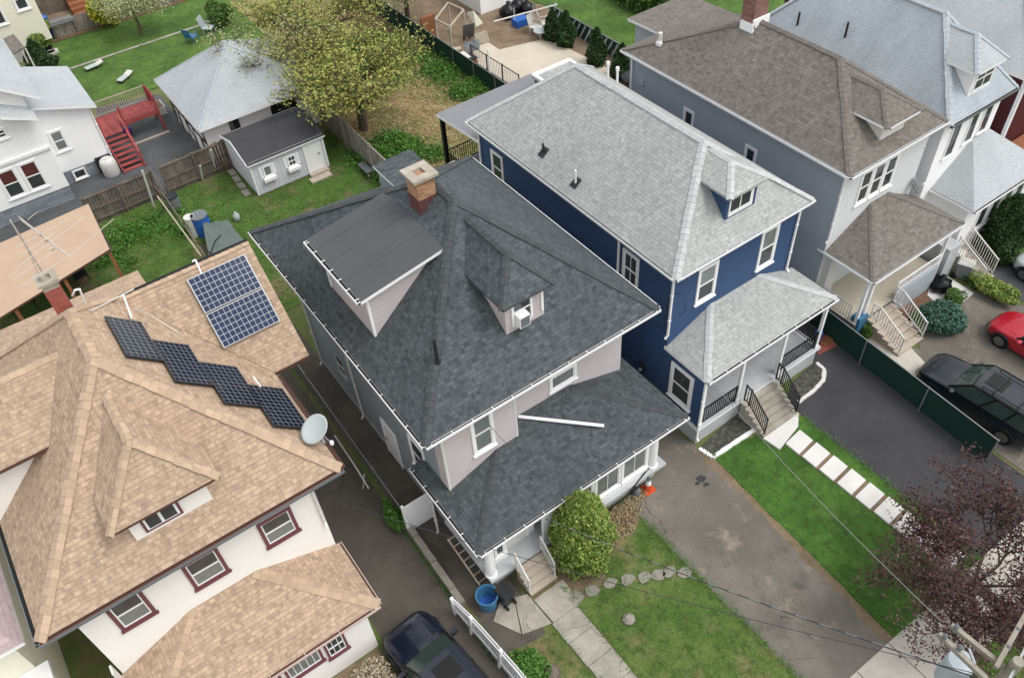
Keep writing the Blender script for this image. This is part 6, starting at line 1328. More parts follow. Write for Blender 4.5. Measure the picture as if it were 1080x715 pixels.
def leaning_sheet(label, pts, mat, name='board'):
    m = MB(); P = [V(p) for p in pts]; n = (P[1]-P[0]).cross(P[2]-P[0]).normalized()*.03; m.hexa(P, [p+n for p in P]); tag(m.build(name, mat), label, 'board')
leaning_sheet('cream board leaning high on the junk pile, topmost', [g(492, 14, 1.6), g(499, 12, 1.9), g(509, 25, 1.2), g(502, 29, 1.0)], 'stucco_cream'); leaning_sheet('beige board leaning low against the junk pile at the patio', [g(500, 37, .7), g(513, 33, .9), g(517, 44, .1), g(504, 47, .1)], 'patio')
leaning_sheet('white board lying on the orange wooden crate', [g(480, 58, .75), g(489, 54, .8), g(497, 60, .75), g(487, 65, .7)], 'plastic_white'); leaning_sheet('dark grey sheet propped upright in the timber shelter', [g(488, 42, 0), g(500, 38, 0), g(500, 24, 1.4), g(488, 27, 1.4)], 'plastic_grey')
leaning_sheet('pale plank lying across two bins left of the orange crate', [g(470, 51, .5), g(486, 49, .5), g(487, 52, .5), g(472, 55, .5)], 'wood_pale')
c = V(g(494, 72)); t = thing('orange_crate', 'orange-brown wooden hutch in the soil strip by the green fence', 'hutch', c); m = MB(); m.box(c.x-.45, c.x+.5, c.y-.3, c.y+.4, 0, .62); m.build('box', 'wood_orange', t); m = MB(); m.box(c.x-.5, c.x+.55, c.y-.35, c.y+.45, .62, .66); m.build('lid', 'plastic_black', t)
c = V(g(454, 45)); m = MB(); m.box(c.x-.5, c.x+.5, c.y-.1, c.y+.1, 0, 1.8); tag(m.build('wooden_hoarding', 'wood_orange'), 'orange-brown timber door panel standing by the green fence', 'panel')
q = [g(488, 45, .9), g(505, 42, .9), g(506, 52, .6), g(492, 55, .6)]; m = MB(); N = 6
for i in range(N+1):
    for j in range(N+1): a = V(q[0]).lerp(V(q[1]), i/N); b = V(q[3]).lerp(V(q[2]), i/N); p = a.lerp(b, j/N); m.v.append((p.x, p.y, p.z+random.uniform(-.12, .12)))
for i in range(N):
    for j in range(N): k = i*(N+1)+j; m.f.append((k, k+N+1, k+N+2, k+1)); m.m.append(0)
tag(m.build('crumpled_tarp', 'plastic_grey'), 'crumpled grey tarp heaped on the junk behind the orange hutch', 'tarp')
t = thing('white_shed', 'white sided shed with a dark doorway at the top edge behind the pool yard', 'shed', g(525, 12)); a = g(505, 22); 
m = MB(); m.box(29.6, 34.0, 47.5, 50.5, 0, 2.3); m.build('wall', 'side_white', t); m = MB(); m.box(29.3, 34.3, 47.2, 50.8, 2.3, 2.4); m.build('roof', 'roof_pale2', t)
for i, (u, v, s, l) in enumerate(((537, 19, 1.6, 'largest black sack heaped beside the white shed at the top'), (546, 12, 1.4, 'black sack behind the largest one at the top edge'), (556, 14, 1.3, 'black sack at the right end of the heap at the top edge'))): bag(l, g(u, v), s)
c = g(549, 27); m = MB(); m.box(c[0]-.5, c[0]+.5, c[1]-.35, c[1]+.35, 0, .5); tag(m.build('blue_cooler', 'plastic_bluedk'), 'blue cooler box below the long white pole in the pool yard', 'box')
m = MB(); m.beam(g(521, 23, 1.4), g(588, 5, 1.4), .07, .07); m.tube(g(543, 29), tuple(V(g(543, 29))+V((0, 0, 1.3))), .03, 6); m.tube(g(563, 26), tuple(V(g(563, 26))+V((0, 0, 1.3))), .03, 6); m.tube(g(586, 23), tuple(V(g(586, 23))+V((0, 0, 1.3))), .03, 6); tag(m.build('long_pole', 'offwhite'), 'long pale pole on thin stands across the pool yard', 'pole')
patio_chair('patio_chair', 'white slatted patio chair on the patio corner, nearest the blue cooler', g(566, 36), .4, 'plastic_white', 1.25); patio_chair('patio_chair', 'white slatted patio chair on the patio corner, nearest the lattice fence', g(576, 32), 1.2, 'plastic_white', 1.25); 
c = g(570, 42); t = thing('glass_table', 'small round pale table in front of the white patio chairs', 'table', c); m = MB(); m.lathe((c[0], c[1], .6), ((.45, 0), (.45, .04)), 16); m.build('table_top', 'dish', t); m = MB(); m.tube(c, (c[0], c[1], .6), .05, 8); m.build('leg', 'plastic_white', t)
t = thing('lattice_fence', 'green fence with white diagonal strips between the conifers and the far lawn', 'fence', (32.3, 43, 0)); a, b = V((32.6, 43.6, 0)), V((32.5, 30.8, 0))
m = MB(); m.hexa([a, b, b+V((.015, 0, 0)), a+V((.015, 0, 0))], [p+V((0, 0, 1.1)) for p in (a, b, b+V((.015, 0, 0)), a+V((.015, 0, 0)))]); m.build('screen', 'green_mesh', t)
m = MB()
for k in range(24): p = a.lerp(b, k/24); q2 = a.lerp(b, (k+1.1)/24); m.beam(p+V((-.02, 0, .05)), q2+V((-.02, 0, 1.05)), .14, .012, up=(1, 0, 0))
m.build('diagonal_strips', 'dish', t); m = MB(); m.tube(a+V((0, 0, 1.12)), b+V((0, 0, 1.12)), .03, 6); m.build('rail', 'grey_metal', t)
for k in range(7): p = a.lerp(b, k/6); m = MB(); m.tube(p, p+V((0, 0, 1.2)), .035, 6); m.build('post', 'grey_metal', t)
cc = ((583, 42, 2.0), (597, 48, 2.3), (629, 68, 2.4), (655, 82, 2.2)); nn = ('leftmost small conifer beside the white patio chairs', 'second small conifer from the patio chairs', 'third small conifer, behind the blue house ridge', 'last small conifer, beside the white roof pipes')
for (u, v, h), l in zip(cc, nn): c = g(u, v); cone_shrub('small_conifer', l, c[0], c[1], h, .62, 2600, group='conifers along the lattice fence', size=.09, pw=.75, mat='leaf_dark')
c = g(668, 92); t = thing('kettle_barbecue', 'dark round fire bowl behind the blue house ridge', 'barbecue', c); m = MB(); m.lathe((c[0], c[1], .3), ((.3, 0), (.75, .35), (.78, .4), (.7, .4), (.3, .15)), 20); m.build('bowl', 'pipe_dark', t)
for k in range(3): a = 2*PI*k/3; m = MB(); m.tube((c[0]+.5*math.cos(a), c[1]+.5*math.sin(a), 0), (c[0]+.3*math.cos(a), c[1]+.3*math.sin(a), .4), .03, 6); m.build('leg', 'pipe_dark', t)
# hedge behind
t = thing('long_hedge', 'dense dark green hedge along the far lawn at the top', 'hedge', (45, 38, 0))
h0, h1 = V(g(655, -4)), V(g(722, 26)); N = 26000; f = rng.uniform(0, 1, N); d = (h1-h0).normalized(); s = V((-d.y, d.x, 0)); a = rng.uniform(0, PI, N); rr = rng.uniform(.7, 1, N)*(1+.12*np.sin(f*40))
pts = np.stack([h0.x+(h1.x-h0.x)*f+s.x*1.3*rr*np.cos(a), h0.y+(h1.y-h0.y)*f+s.y*1.3*rr*np.cos(a), .1+2.3*rr*np.sin(a)**.6], 1); leaves_mesh('foliage', pts, .1, 'leaf_green', t)
m = MB()
for k in range(12): p = h0.lerp(h1, k/11); m.tube(p, p+V((0, 0, 1.8)), .05, 5, 0, .02)
m.build('stems', 'bark', t)
# ================================================================ VEHICLES (local frame: +y = front, origin on the ground under the centre)
def car(name, label, loc, rz, L, W, Hh, paint_, kind='suv', group=None, rails=False):
    t = thing(name, label, 'car', loc, group, rz, local=True)
    hw = W/2
    # lower body: stations along y (front to back): y, half width, bottom, shoulder height, centre height
    if kind == 'suv': st = [(.5, .50, .42, .62, .66), (.482, .74, .3, .78, .84), (.44, .91, .24, .92, .99), (.38, .98, .22, 1.0, 1.09), (.24, 1.0, .22, 1.06, 1.17), (.16, 1.0, .22, 1.08, 1.2), (0, 1.0, .22, 1.08, 1.15), (-.2, 1.0, .22, 1.1, 1.15), (-.4, .99, .24, 1.12, 1.15), (-.47, .95, .3, 1.08, 1.12), (-.5, .86, .4, .98, 1.0)]
    else: st = [(.5, .5, .36, .5, .52), (.48, .72, .25, .6, .65), (.43, .9, .2, .7, .76), (.36, .97, .18, .78, .87), (.24, 1.0, .18, .84, .95), (.18, 1.0, .18, .86, .98), (0, 1.0, .18, .88, .93), (-.2, 1.0, .18, .9, .95), (-.36, .98, .2, .93, 1.0), (-.45, .93, .26, .9, .98), (-.49, .84, .34, .84, .9)]
    k = Hh/(1.78 if kind == 'suv' else 1.42); m = MB(); ring = []
    for (fy, fw, zb, zs, zc) in st:
        y = fy*L; w_ = fw*hw; zb, zs, zc = zb*k, zs*k, zc*k
        pr = [(0, zb), (.8*w_, zb), (.95*w_, zb+.06), (.99*w_, zb+.35*(zs-zb)), (w_, zb+.55*(zs-zb)), (.985*w_, zs-.06), (.93*w_, zs), (.74*w_, zs+(zc-zs)*.75), (.66*w_, zs+(zc-zs)*.72), (.4*w_, zs+(zc-zs)*.95), (0, zc)]
        ring.append([(x, y, z) for x, z in pr]+[(-x, y, z) for x, z in pr[-2:0:-1]])
    n = len(ring[0])
    for r in ring: m.v += r
    for i in range(len(ring)-1):
        for j in range(n): a = i*n+j; b = i*n+(j+1) % n; m.f.append((a, a+n, b+n, b)); m.m.append(0)
    m.f.append(tuple(range(n))); m.m.append(0); m.f.append(tuple((len(ring)-1)*n+i for i in reversed(range(n)))); m.m.append(0)
    body = m.build('body', paint_, t, smooth=True); sub = body.modifiers.new('s', 'SUBSURF'); sub.levels = 1; sub.render_levels = 2
    # glasshouse
    if kind == 'suv': y0, y1, y2, y3 = .215*L, .05*L, -.42*L, -.485*L; zb, zr = 1.06*k, Hh; rw = .78
    else: y0, y1, y2, y3 = .2*L, .03*L, -.22*L, -.40*L; zb, zr = .86*k, Hh; rw = .74
    def gh(sx): return [V((sx*hw*.86, y0, zb)), V((sx*hw*rw, y1, zr-.05)), V((sx*hw*rw, y2, zr-.07)), V((sx*hw*.86, y3, zb)), V((sx*hw*.95, (y0*.6+y3*.4)*.5, zb)), ]
    Lp, Rp = gh(-1), gh(1); bl = [V((-hw*.94, y0*.75, zb)), V((-hw*.95, y3*.9, zb))]; br = [V((hw*.94, y0*.75, zb)), V((hw*.95, y3*.9, zb))]
    gm = MB(); cy = V((0, y0+.09*L*.3, zb-.02))
    gm.poly([Rp[0], V((0, y0+.1, zb)), V((0, y1+.03, zr)), Rp[1]]); gm.poly([V((0, y0+.1, zb)), Lp[0], Lp[1], V((0, y1+.03, zr))]); gm.build('windscreen', 'car_glass', t)
    gm = MB(); gm.poly([Rp[0], Rp[1], br[0]]); gm.poly([br[0], Rp[1], Rp[2], br[1]]); gm.poly([br[1], Rp[2], Rp[3]]); gm.build('side_window', 'car_glass', t)
    gm = MB(); gm.poly([Lp[1], Lp[0], bl[0]]); gm.poly([bl[0], bl[1], Lp[2], Lp[1]]); gm.poly([Lp[2], bl[1], Lp[3]]); gm.build('side_window', 'car_glass', t)
    gm = MB(); gm.poly([Lp[3], Rp[3], Rp[2], Lp[2]]); gm.build('rear_window', 'car_glass', t)
    rf = MB(); a, b, c, d = Lp[1], Rp[1], Rp[2], Lp[2]; ins = []
    N = 6
    for i in range(N+1):
        for j in range(9):
            p = a.lerp(d, i/N).lerp(b.lerp(c, i/N), j/8); e = 1-((j-4)/4)**2; e2 = 1-((i-N/2)/(N/2))**4; p = p+V((0, .03*e if i == 0 else 0, .06*e**.6*1.0)); rf.v.append(tuple(p+V(((j-4)/4*.012, 0, .008))))
    for i in range(N):
        for j in range(8): q = i*9+j; rf.f.append((q, q+1, q+10, q+9)[::-1]); rf.m.append(0)
    rf.build('roof', paint_, t, smooth=True)
    for P, B in ((Lp, bl), (Rp, br)):
        s = -1 if P is Lp else 1; o = V((s*.012, 0, 0)); pm = MB()
        pm.beam(P[0]+o, P[1]+o, .07, .05); pm.beam(P[1]+o, P[2]+o, .06, .05); pm.beam(P[2]+o, P[3]+o, .1, .06)
        for f in (.36, .7): pm.beam(B[0].lerp(B[1], f)+o, P[1].lerp(P[2], f+.06)+o, .08, .04)
        pm.beam(B[0]+o, B[1]+o, .05, .04); pm.build('pillars', 'black', t)
        for f in (.05, -.17, -.36):
            dm = MB(); dm.box(s*(hw+.002)-.008, s*(hw+.002)+.008, L*f-.008, L*f+.008, .42*k, zb-.06); dm.build('door_seam', 'black', t)
    cm = MB(); cm.beam((-hw*.8, y0+.12, zb+.025), (hw*.8, y0+.12, zb+.025), .14, .03); cm.build('cowl', 'black', t)
    for s in (-1, 1):
        cm = MB(); cm.beam((s*hw*.74, y0+.16, zb+.0), (s*hw*.5, L*.455, zb-.24*k if kind != 'suv' else zb-.15), .03, .025); cm.build('hood_crease', 'black', t)
    cm = MB(); yy = y1+(y2-y1)*.22; cm.hexa([(-hw*.4, yy-.38, zr+.005), (hw*.4, yy-.38, zr+.005), (hw*.4, yy+.3, zr+.005), (-hw*.4, yy+.3, zr+.005)], [(-hw*.4, yy-.38, zr+.022), (hw*.4, yy-.38, zr+.022), (hw*.4, yy+.3, zr+.022), (-hw*.4, yy+.3, zr+.022)]); cm.build('sunroof', 'black', t)
    if rails:
        for s in (-1, 1): rm = MB(); rm.path([(s*hw*.7, y1-.25, zr), (s*hw*.7, y1-.35, zr+.07), (s*hw*.7, y2+.3, zr+.06), (s*hw*.7, y2+.2, zr)], .022, 6); rm.build('roof_rail', 'pipe_dark', t)
        for f in (.3, .72): rm = MB(); y = y1+(y2-y1)*f; rm.beam((-hw*.7, y, zr+.08), (hw*.7, y, zr+.08), .05, .03); rm.build('crossbar', 'pipe_dark', t)
    R = .36*k if kind == 'suv' else .33
    for sy in (.315, -.305):
        for sx in (-1, 1):
            wm = MB(); x = sx*(hw-.12); y = sy*L; xo = sx*(hw+.012)
            wm.tube((x-sx*.1, y, R), (xo, y, R), R, 24); w1 = wm.build('wheel', 'tire', t)
            rm = MB(); rm.tube((xo, y, R), (xo+sx*.006, y, R), R*.66, 20)
            r_ = rm.build('rim', 'rim', w1)
            sm = MB()
            for i in range(5): a = 2*PI*i/5; sm.beam((xo+sx*.012, y, R), (xo+sx*.012, y+R*.6*math.cos(a), R+R*.6*math.sin(a)), .02, .07, up=(1, 0, 0))
            am = MB(); pts = [(xo-sx*.004, y+(R+.06)*math.cos(a), R+(R+.06)*math.sin(a)) for a in np.linspace(-.1, PI+.1, 14)]
            am.path(pts, .035, 5); am.build('wheel_arch', 'plastic_black', t)
    for sx in (-1, 1):
        hm = MB(); x = sx*hw*.62; y = L*.452; z = (.71 if kind == 'suv' else .56)*k; hm.hexa([(x-.17, y-.12, z-.07), (x+.17, y-.12, z-.07), (x+.13, y+.08, z-.07), (x-.13, y+.08, z-.07)], [(x-.16, y-.14, z+.09), (x+.16, y-.14, z+.09), (x+.12, y+.04, z+.06), (x-.12, y+.04, z+.06)]); hm.build('headlight', 'head', t)
        hm = MB(); x = sx*hw*.84; z = (.92 if kind == 'suv' else .78)*k; hm.box(x-.1, x+.1, -L*.497, -L*.45, z-.14, z+.14); hm.build('tail_light', 'tail', t)
        mm = MB(); x = sx*(hw+.1); mm.box(x-.1, x+.1, y0*.72-.05, y0*.72+.09, zb-.02, zb+.13); mm.beam((sx*hw*.93, y0*.72, zb), (x, y0*.72+.02, zb+.03), .04, .04); mm.build('mirror', paint_, t)
        dm = MB()
        for f in (.0, -.19): dm.box(sx*(hw+.001)-.012, sx*(hw+.001)+.012, L*f-.09, L*f+.09, (.86 if kind == 'suv' else .74)*k-.015, (.86 if kind == 'suv' else .74)*k+.015)
        dm.build('door_handle', 'chrome' if kind != 'suv' else paint_, t)
    bm = MB(); z = (.45 if kind == 'suv' else .36)*k; bm.box(-hw*.5, hw*.5, L*.478, L*.504, z-.1, z+.12); bm.build('grille', 'plastic_black', t)
    bm = MB(); bm.box(-hw*.88, hw*.88, -L*.507, -L*.47, .3*k, .6*k); bm.build('rear_bumper', 'chrome' if kind == 'suv' else paint_, t)
    wm = MB()
    for sx in (-.45, .15): wm.tube((sx*hw, y0+.11, zb+.02), (sx*hw+.45*hw, y0*.72+.05, zb+.14), .012, 4)
    wm.build('wiper', 'black', t)
    return t
car('navy_car', 'dark navy car nose-in on the alley driveway beside the white picket fence', (3.13, 10.45, 0), rad(6), 4.75, 1.84, 1.6, 'paint_navy')
car('dark_wagon', 'dark blue-grey wagon with roof rails parked behind the green fence', (25.35, 7.05, 0), rad(3.5), 4.75, 1.82, 1.75, 'paint_slate', 'suv', rails=True)
car('red_car', 'bright red car parked on the driveway at the right edge', (29.65, 7.0, 0), rad(-1), 4.45, 1.78, 1.42, 'paint_red', 'sedan')
car('white_car', 'white car just entering the right edge of the picture', (33.9, 8.6, 0), rad(-4), 4.5, 1.8, 1.5, 'paint_white', 'sedan')

# ================================================================ SHRUBS AND TREES
def eggshrub(name, label, c, h, r, n, size, mat):
    t = thing(name, label, 'shrub', c)
    P = lambda z: np.where(z > .33, np.clip(1-(np.abs(z-.33)/.67)**1.55, 0, 1)**.72, np.clip(1-(np.abs(z-.33)/.5)**2, 0, 1)**.5)
    z = rng.uniform(0, 1, n); a = rng.uniform(0, 2*PI, n); lum = 1+.13*np.sin(a*4+z*10)+.10*np.sin(a*9-z*19)+.07*np.sin(a*15+z*33)
    rr = r*P(z)*lum*(.55+.47*rng.uniform(0, 1, n)**.4); pts = [np.stack([rr*np.cos(a), rr*np.sin(a), .05+h*z], 1)]
    m_ = n//4; zz = np.linspace(.33, 1, 400); f = np.sqrt(rng.uniform(0, 1, m_)); zt = np.interp(-f, -P(zz), zz)-rng.uniform(0, .06, m_); b = rng.uniform(0, 2*PI, m_); pts.append(np.stack([r*f*np.cos(b), r*f*np.sin(b), .05+h*zt], 1))
    k = 70; a2 = rng.uniform(0, 2*PI, k); z2 = rng.uniform(.15, 1, k); s_ = rng.uniform(1.0, 1.13, k)*P(z2)*r; sp = np.repeat(np.stack([s_*np.cos(a2), s_*np.sin(a2), .08+h*z2], 1), 22, 0)+rng.normal(size=(k*22, 3))*np.array([.045, .045, .10]); pts.append(sp)
    p = np.concatenate(pts)+np.array([c[0], c[1], 0]); leaves_mesh('foliage', p, size, mat, t, up=.15); m = MB()
    for i in range(8): b = i*.8; m.tube((c[0], c[1], 0), (c[0]+.6*r*math.cos(b), c[1]+.6*r*math.sin(b), h*.5), .05, 5, 0, .015)
    m.build('stems', 'bark', t); return t
eggshrub('round_evergreen', 'large egg-shaped yellow-green shrub beside the porch steps', (9.22, 11.25, 0), 4.0, .98, 24000, .052, 'leaf_lime')
cone_shrub('columnar_evergreen', 'tall dark columnar evergreen beside the white porch steps', 33.7, 11.75, 3.4, .95, 14000, size=.07, pw=.45)
c = g(1079, 212); shrub('dark_shrub', 'dark green shrub at the right edge above the far lawn', 'shrub', (c[0], c[1], .8), (1.3, 1.3, 1.1), 7000, .07, 'leaf_dark')
c = g(988, 343); shrub('blue_green_juniper', 'feathery blue-green juniper spilling over the curved kerb', 'shrub', (c[0], c[1], .4), (1.15, 1.05, .8), 11000, .07, 'leaf_blue', lump=.62, lumps=6)
for (u, v, r, l) in ((969, 342, .55, 'small round green bush inside the curved kerb'), (1003, 319, .6, 'small round green bush at the edge of the white slab'), (912, 355, .4, 'small bush at the foot of the blue porch pier'), (905, 348, .35, 'tiny bush against the blue porch pier')):
    c = g(u, v); shrub('small_bush', l, 'bush', (c[0], c[1], .3), (r, r, .5), 3600, .04, 'leaf_green')
c = g(1050, 312); shrub('clipped_shrub', 'long yellow-green shrub between the two right-hand driveways', 'shrub', (c[0]-.1, c[1]+.1, .35), (.65, 1.35, .6), 7000, .05, 'leaf_lime'); c = g(1030, 302); shrub('low_plants', 'low strip of green plants along the driveway edge', 'plants', (c[0], c[1], .15), (.4, 1.0, .3), 2500, .05, 'leaf_green')
c = g(32, 51); shrub('round_bush', 'rounded green bush between the cream house and the lawn', 'shrub', (c[0], c[1]-.6, .9), (2.2, 1.7, 1.5), 12000, .09, 'leaf_lime'); c = g(49, 78); cone_shrub('small_conifer', 'small dark conifer behind the white house roof', c[0], c[1]+.4, 2.2, .95, 3800, size=.09)
c = g(112, 28); shrub('yellow_bush', 'bright yellow flowering bush at the top left', 'shrub', (c[0], c[1], 1.0), (1.2, 1.2, 1.4), 5000, .09, 'leaf_yellow', lump=.5)
c = g(545, 690); shrub('weedy_bush', 'loose bright green bush on the small lawn left of the walk', 'bush', (5.55, 9.3, .2), (.7, .8, .5), 4200, .045, 'leaf_weed'); shrub('alley_weeds', 'green weeds growing between the alley fence and the white gate', 'weeds', (4.75, 16.6, .3), (.35, .9, .6), 3200, .05, 'leaf_weed')
c = g(392, 705); shrub('dry_flower_bush', 'pale dry flower bush below the tan house porch', 'bush', (1.2, 11.6, .35), (1.2, .8, .55), 6000, .045, 'leaf_dry', lump=.5)
def weed_patch(label, c, r, n, size, mat, hh=.35):
    k = 9; cc = np.column_stack([c[0]+rng.normal(size=k)*r*.55, c[1]+rng.normal(size=k)*r*.55]); w = rng.integers(0, k, n); sg = rng.uniform(.15, .5, k)*r
    p = cc[w]+rng.normal(size=(n, 2))*sg[w][:, None]*.8; z = np.abs(rng.normal(size=n))*hh*rng.uniform(.4, 1, k)[w]*.7; o = leaves_mesh('weeds', np.column_stack([p, z+.02]), size, mat, None, 'stuff', up=.3); tag(o, label, 'weeds')
for (u, v, r, l) in ((430, 160, 1.9, 'patch of tall weeds behind the dark-roofed house'), (405, 165, 1.3, 'weeds beside the end of the silvery fence'), (500, 98, 1.0, 'bright green weeds at the green fence'), (455, 75, 2.0, 'weeds climbing the green fence under the tree'), (395, 55, 2.4, 'bright green weeds under the middle of the tree'), (150, 245, 1.4, 'leafy weeds in the yard behind the tan house'), (120, 270, 1.0, 'weeds at the edge of the tan lean-to'), (195, 240, 1.0, 'weeds along the low rail fence')):
    weed_patch(l, g(u, v), r, 2600 if u < 200 else 7000, .06 if u < 200 else .075, 'leaf_weed', .2 if u < 200 else .35)
c = g(228, 28); shrub('dark_shrub', 'dark green shrub behind the garage roof', 'shrub', (c[0]+.4, c[1], .7), (1.2, 1.2, 1.1), 5000, .09, 'leaf_green')

def branch_tree(name, label, base, H_, spread, n_leaf, lsize, mat, seed, trunk_r=.16, limbs=6, depth=3, lean=(0, 0), start=.3, clump=.45, mats2=None, extra=None, flat=.6):
    R_ = random.Random(seed); t = thing(name, label, 'tree', base); m = MB(); tips = []
    def grow(p, d, L, r, lev):
        q = p; dd = d.copy(); n = 4
        for i in range(n):
            dd = (dd+V((R_.uniform(-.25, .25), R_.uniform(-.25, .25), R_.uniform(-.08, .18)))).normalized(); q2 = q+dd*(L/n); m.tube(q, q2, r*(1-.18*i), 6 if lev < 2 else 4, 0, r*(1-.18*(i+1)), caps=False); q = q2
            if lev >= 2: tips.append((q, lev))
            if lev < depth and i >= 1:
                for _ in range(2 if lev else 1):
                    a = R_.uniform(0, 2*PI); s = V((math.cos(a), math.sin(a), R_.uniform(-.15, .5))); grow(q, (dd*.5+s*.8).normalized(), L*R_.uniform(.45, .7), r*.5, lev+1)
        tips.append((q, lev))
        if lev < depth:
            for _ in range(2): a = R_.uniform(0, 2*PI); s = V((math.cos(a), math.sin(a), R_.uniform(0, .5))); grow(q, (dd*.7+s*.6).normalized(), L*R_.uniform(.5, .7), r*.45, lev+1)
    b = V(base); top = b+V((lean[0], lean[1], H_*start)); m.path([b, b.lerp(top, .5)+V((.1, .05, 0)), top], trunk_r*1.25, 10, 0, trunk_r)
    for i in range(limbs):
        a = 2*PI*i/limbs+R_.uniform(-.4, .4); el = R_.uniform(.35, 1.1); d = V((math.cos(a)*spread[0], math.sin(a)*spread[1], el*flat*2.0)); grow(top+V((0, 0, R_.uniform(-.4, .3))), d.normalized(), max(1.5, d.length*.62*R_.uniform(.8, 1.1)), trunk_r*.55, 1)
    m.build('trunk', 'bark', t)
    T = np.array([list(q) for q, l in tips]); T = T[T[:, 2] > b.z+H_*start*.7]
    k = rng.integers(0, len(T), n_leaf); dens = rng.uniform(0, 1, len(T))**.8; k = k[rng.uniform(0, 1, n_leaf) < .25+.75*dens[k]]
    u = rng.normal(size=(len(k), 3))*clump*np.array([1, 1, .7])
    leaves_mesh('crown', T[k]+u, lsize, mat, t, up=.6); return t
branch_tree('leafy_tree', 'large loose yellow-green spring tree overhanging the silvery board fence', (16.4, 40.2, 0), 8.2, (4.1, 4.1), 18500, .08, 'leaf_tree', 11, .22, 10, 3, start=.32, clump=.32)
branch_tree('leafy_tree', 'second yellow-green spring tree, farther back behind the garage', (18.2, 47.2, 0), 8.4, (4.6, 4.6), 17000, .08, 'leaf_tree', 5, .18, 8, 3, start=.36, clump=.32)
branch_tree('pale_tree', 'thin pale-leaved tree beside the yellow bush at the top left', (10.2, 61.2, 0), 5.5, (2.2, 2.2), 6500, .08, 'leaf_pale', 3, .1, 5, 2, start=.3, clump=.35)
branch_tree('pale_tree', 'bare-looking grey-green tree over the junk corner at the top', (25.5, 50.5, 0), 6.5, (3.4, 3.4), 9000, .08, 'leaf_pale', 8, .14, 6, 3, start=.35, clump=.4)
branch_tree('crimson_tree', 'crimson-leaved street tree in the bottom right corner', (18.6, 1.0, 0), 4.5, (3.5, 2.9), 31000, .052, 'leaf_crimson', 21, .12, 12, 3, start=.4, clump=.19, lean=(-1.1, 1.5), flat=.28)
branch_tree('pale_tree', 'sparse pale-leaved tree leaning over the right half of the garage roof', (15.4, 45.2, 0), 6.8, (3.2, 2.2), 2600, .075, 'leaf_pale', 14, .12, 6, 3, start=.5, clump=.4, lean=(-1.6, -.5))
# ---- loose weeds, straw and blades in the rough yards (uncountable)
def yard(name, label, poly, n, size, mat, cat='grass'): tag(tufts(name, in_poly(poly, n, .08), size, mat), label, cat)
yard('straw_stubble', 'dry straw and dead stems covering the yard behind the blue house', [(15.2, 28), (24, 28), (24, 55), (15.2, 55)], 24000, .075, 'leaf_straw', 'straw')
yard('shed_yard_weeds', 'weedy green growth over the shed yard', [(5, 29.5), (14.5, 29.5), (14.6, 41.4), (5, 41.4)], 15000, .05, 'leaf_weed'); yard('tan_yard_weeds', 'weedy green growth behind the tan house', [(0, 29.5), (4.5, 29.5), (4.6, 41.4), (0, 41.4)], 5000, .04, 'leaf_weed')
yard('lawn_blades', 'rough blades in the front lawn of the dark-roofed house', [(8.1, 3.2), (12.1, 3.2), (12.1, 10.8), (8.1, 10.7)], 9000, .03, 'leaf_weed'); yard('lawn_blades', 'rough blades on the small lawn left of the concrete walk', [(5.1, 3.2), (6.85, 3.2), (6.85, 9.7), (5.2, 10)], 3500, .03, 'leaf_weed')
yard('kerb_moss', 'mossy strip of weeds along the kerb wall beside the alley driveway', [(4.66, 9.8), (4.82, 9.8), (4.87, 16), (4.74, 16)], 900, .035, 'leaf_weed', 'moss'); yard('verge_weeds', 'green growth on the street verge under the crimson tree', [(13, -.9), (26, -.9), (26, 1.2), (13, 1.2)], 9000, .05, 'leaf_weed')
E_ = []
for (x0, y0, x1, y1, n) in ((11.93, 3.2, 11.88, 11.2, 1500), (8.03, 3.2, 8.03, 10.9, 900), (6.93, 3.2, 6.9, 9.8, 700), (15.35, 3.2, 15.85, 11.8, 1100), (19.95, 3.2, 19.85, 10.8, 900), (15.3, 3.12, 20.0, 3.12, 500), (8.1, 3.12, 11.9, 3.12, 400)):
    f = rng.uniform(0, 1, n); w = np.abs(np.sin(f*37)+np.sin(f*91+1))*.07; E_.append(np.column_stack([x0+(x1-x0)*f+rng.normal(size=n)*(.03+w), y0+(y1-y0)*f+rng.normal(size=n)*(.03+w), .1+rng.uniform(0, .04, n)]))
tag(leaves_mesh('edge_grass', np.concatenate(E_), .035, 'leaf_weed', None, 'stuff', up=-.1, aspect=.3), 'ragged grass overhanging the edges of the lawns, walk and driveways', 'grass')
yard('dirt_stubble', 'dead stalks and litter on the bare soil by the porch', [(9.6, 11.0), (11.2, 10.9), (13.2, 12.1), (10, 12.2)], 1500, .05, 'leaf_straw', 'stubble')

# ================================================================ UTILITY POLE AND CABLES
t = thing('utility_pole', 'weathered utility pole with cross arms and grey transformer in the bottom right corner', 'utility pole', (11.45, .25, 0))
m = MB(); m.lathe((11.45, .25, 0), ((.17, 0), (.12, 9.3), (.11, 9.35)), 14); m.build('pole', 'creosote', t)
for (p, q) in (((990, 668), (1040, 716)), ((1003, 659), (1058, 703))): m = MB(); m.beam(g(*p, 9.0), g(*q, 9.0), .1, .12); m.build('alley_arm', 'creosote', t)
m = MB(); a, b = V(g(1050, 704, 9.15)), V(g(1088, 636, 9.15)); m.beam(a, b, .09, .11); m.build('cross_arm', 'creosote', t); m = MB(); m.beam(a-V((.05, .3, 0)), b+V((.1, -.25, 0)), .05, .06); m.build('brace', 'grey_metal', t)
m = MB(); m.beam(g(1028, 700, 9.0), g(1022, 684, 9.0), .05, .05); m.build('spacer', 'grey_metal', t)
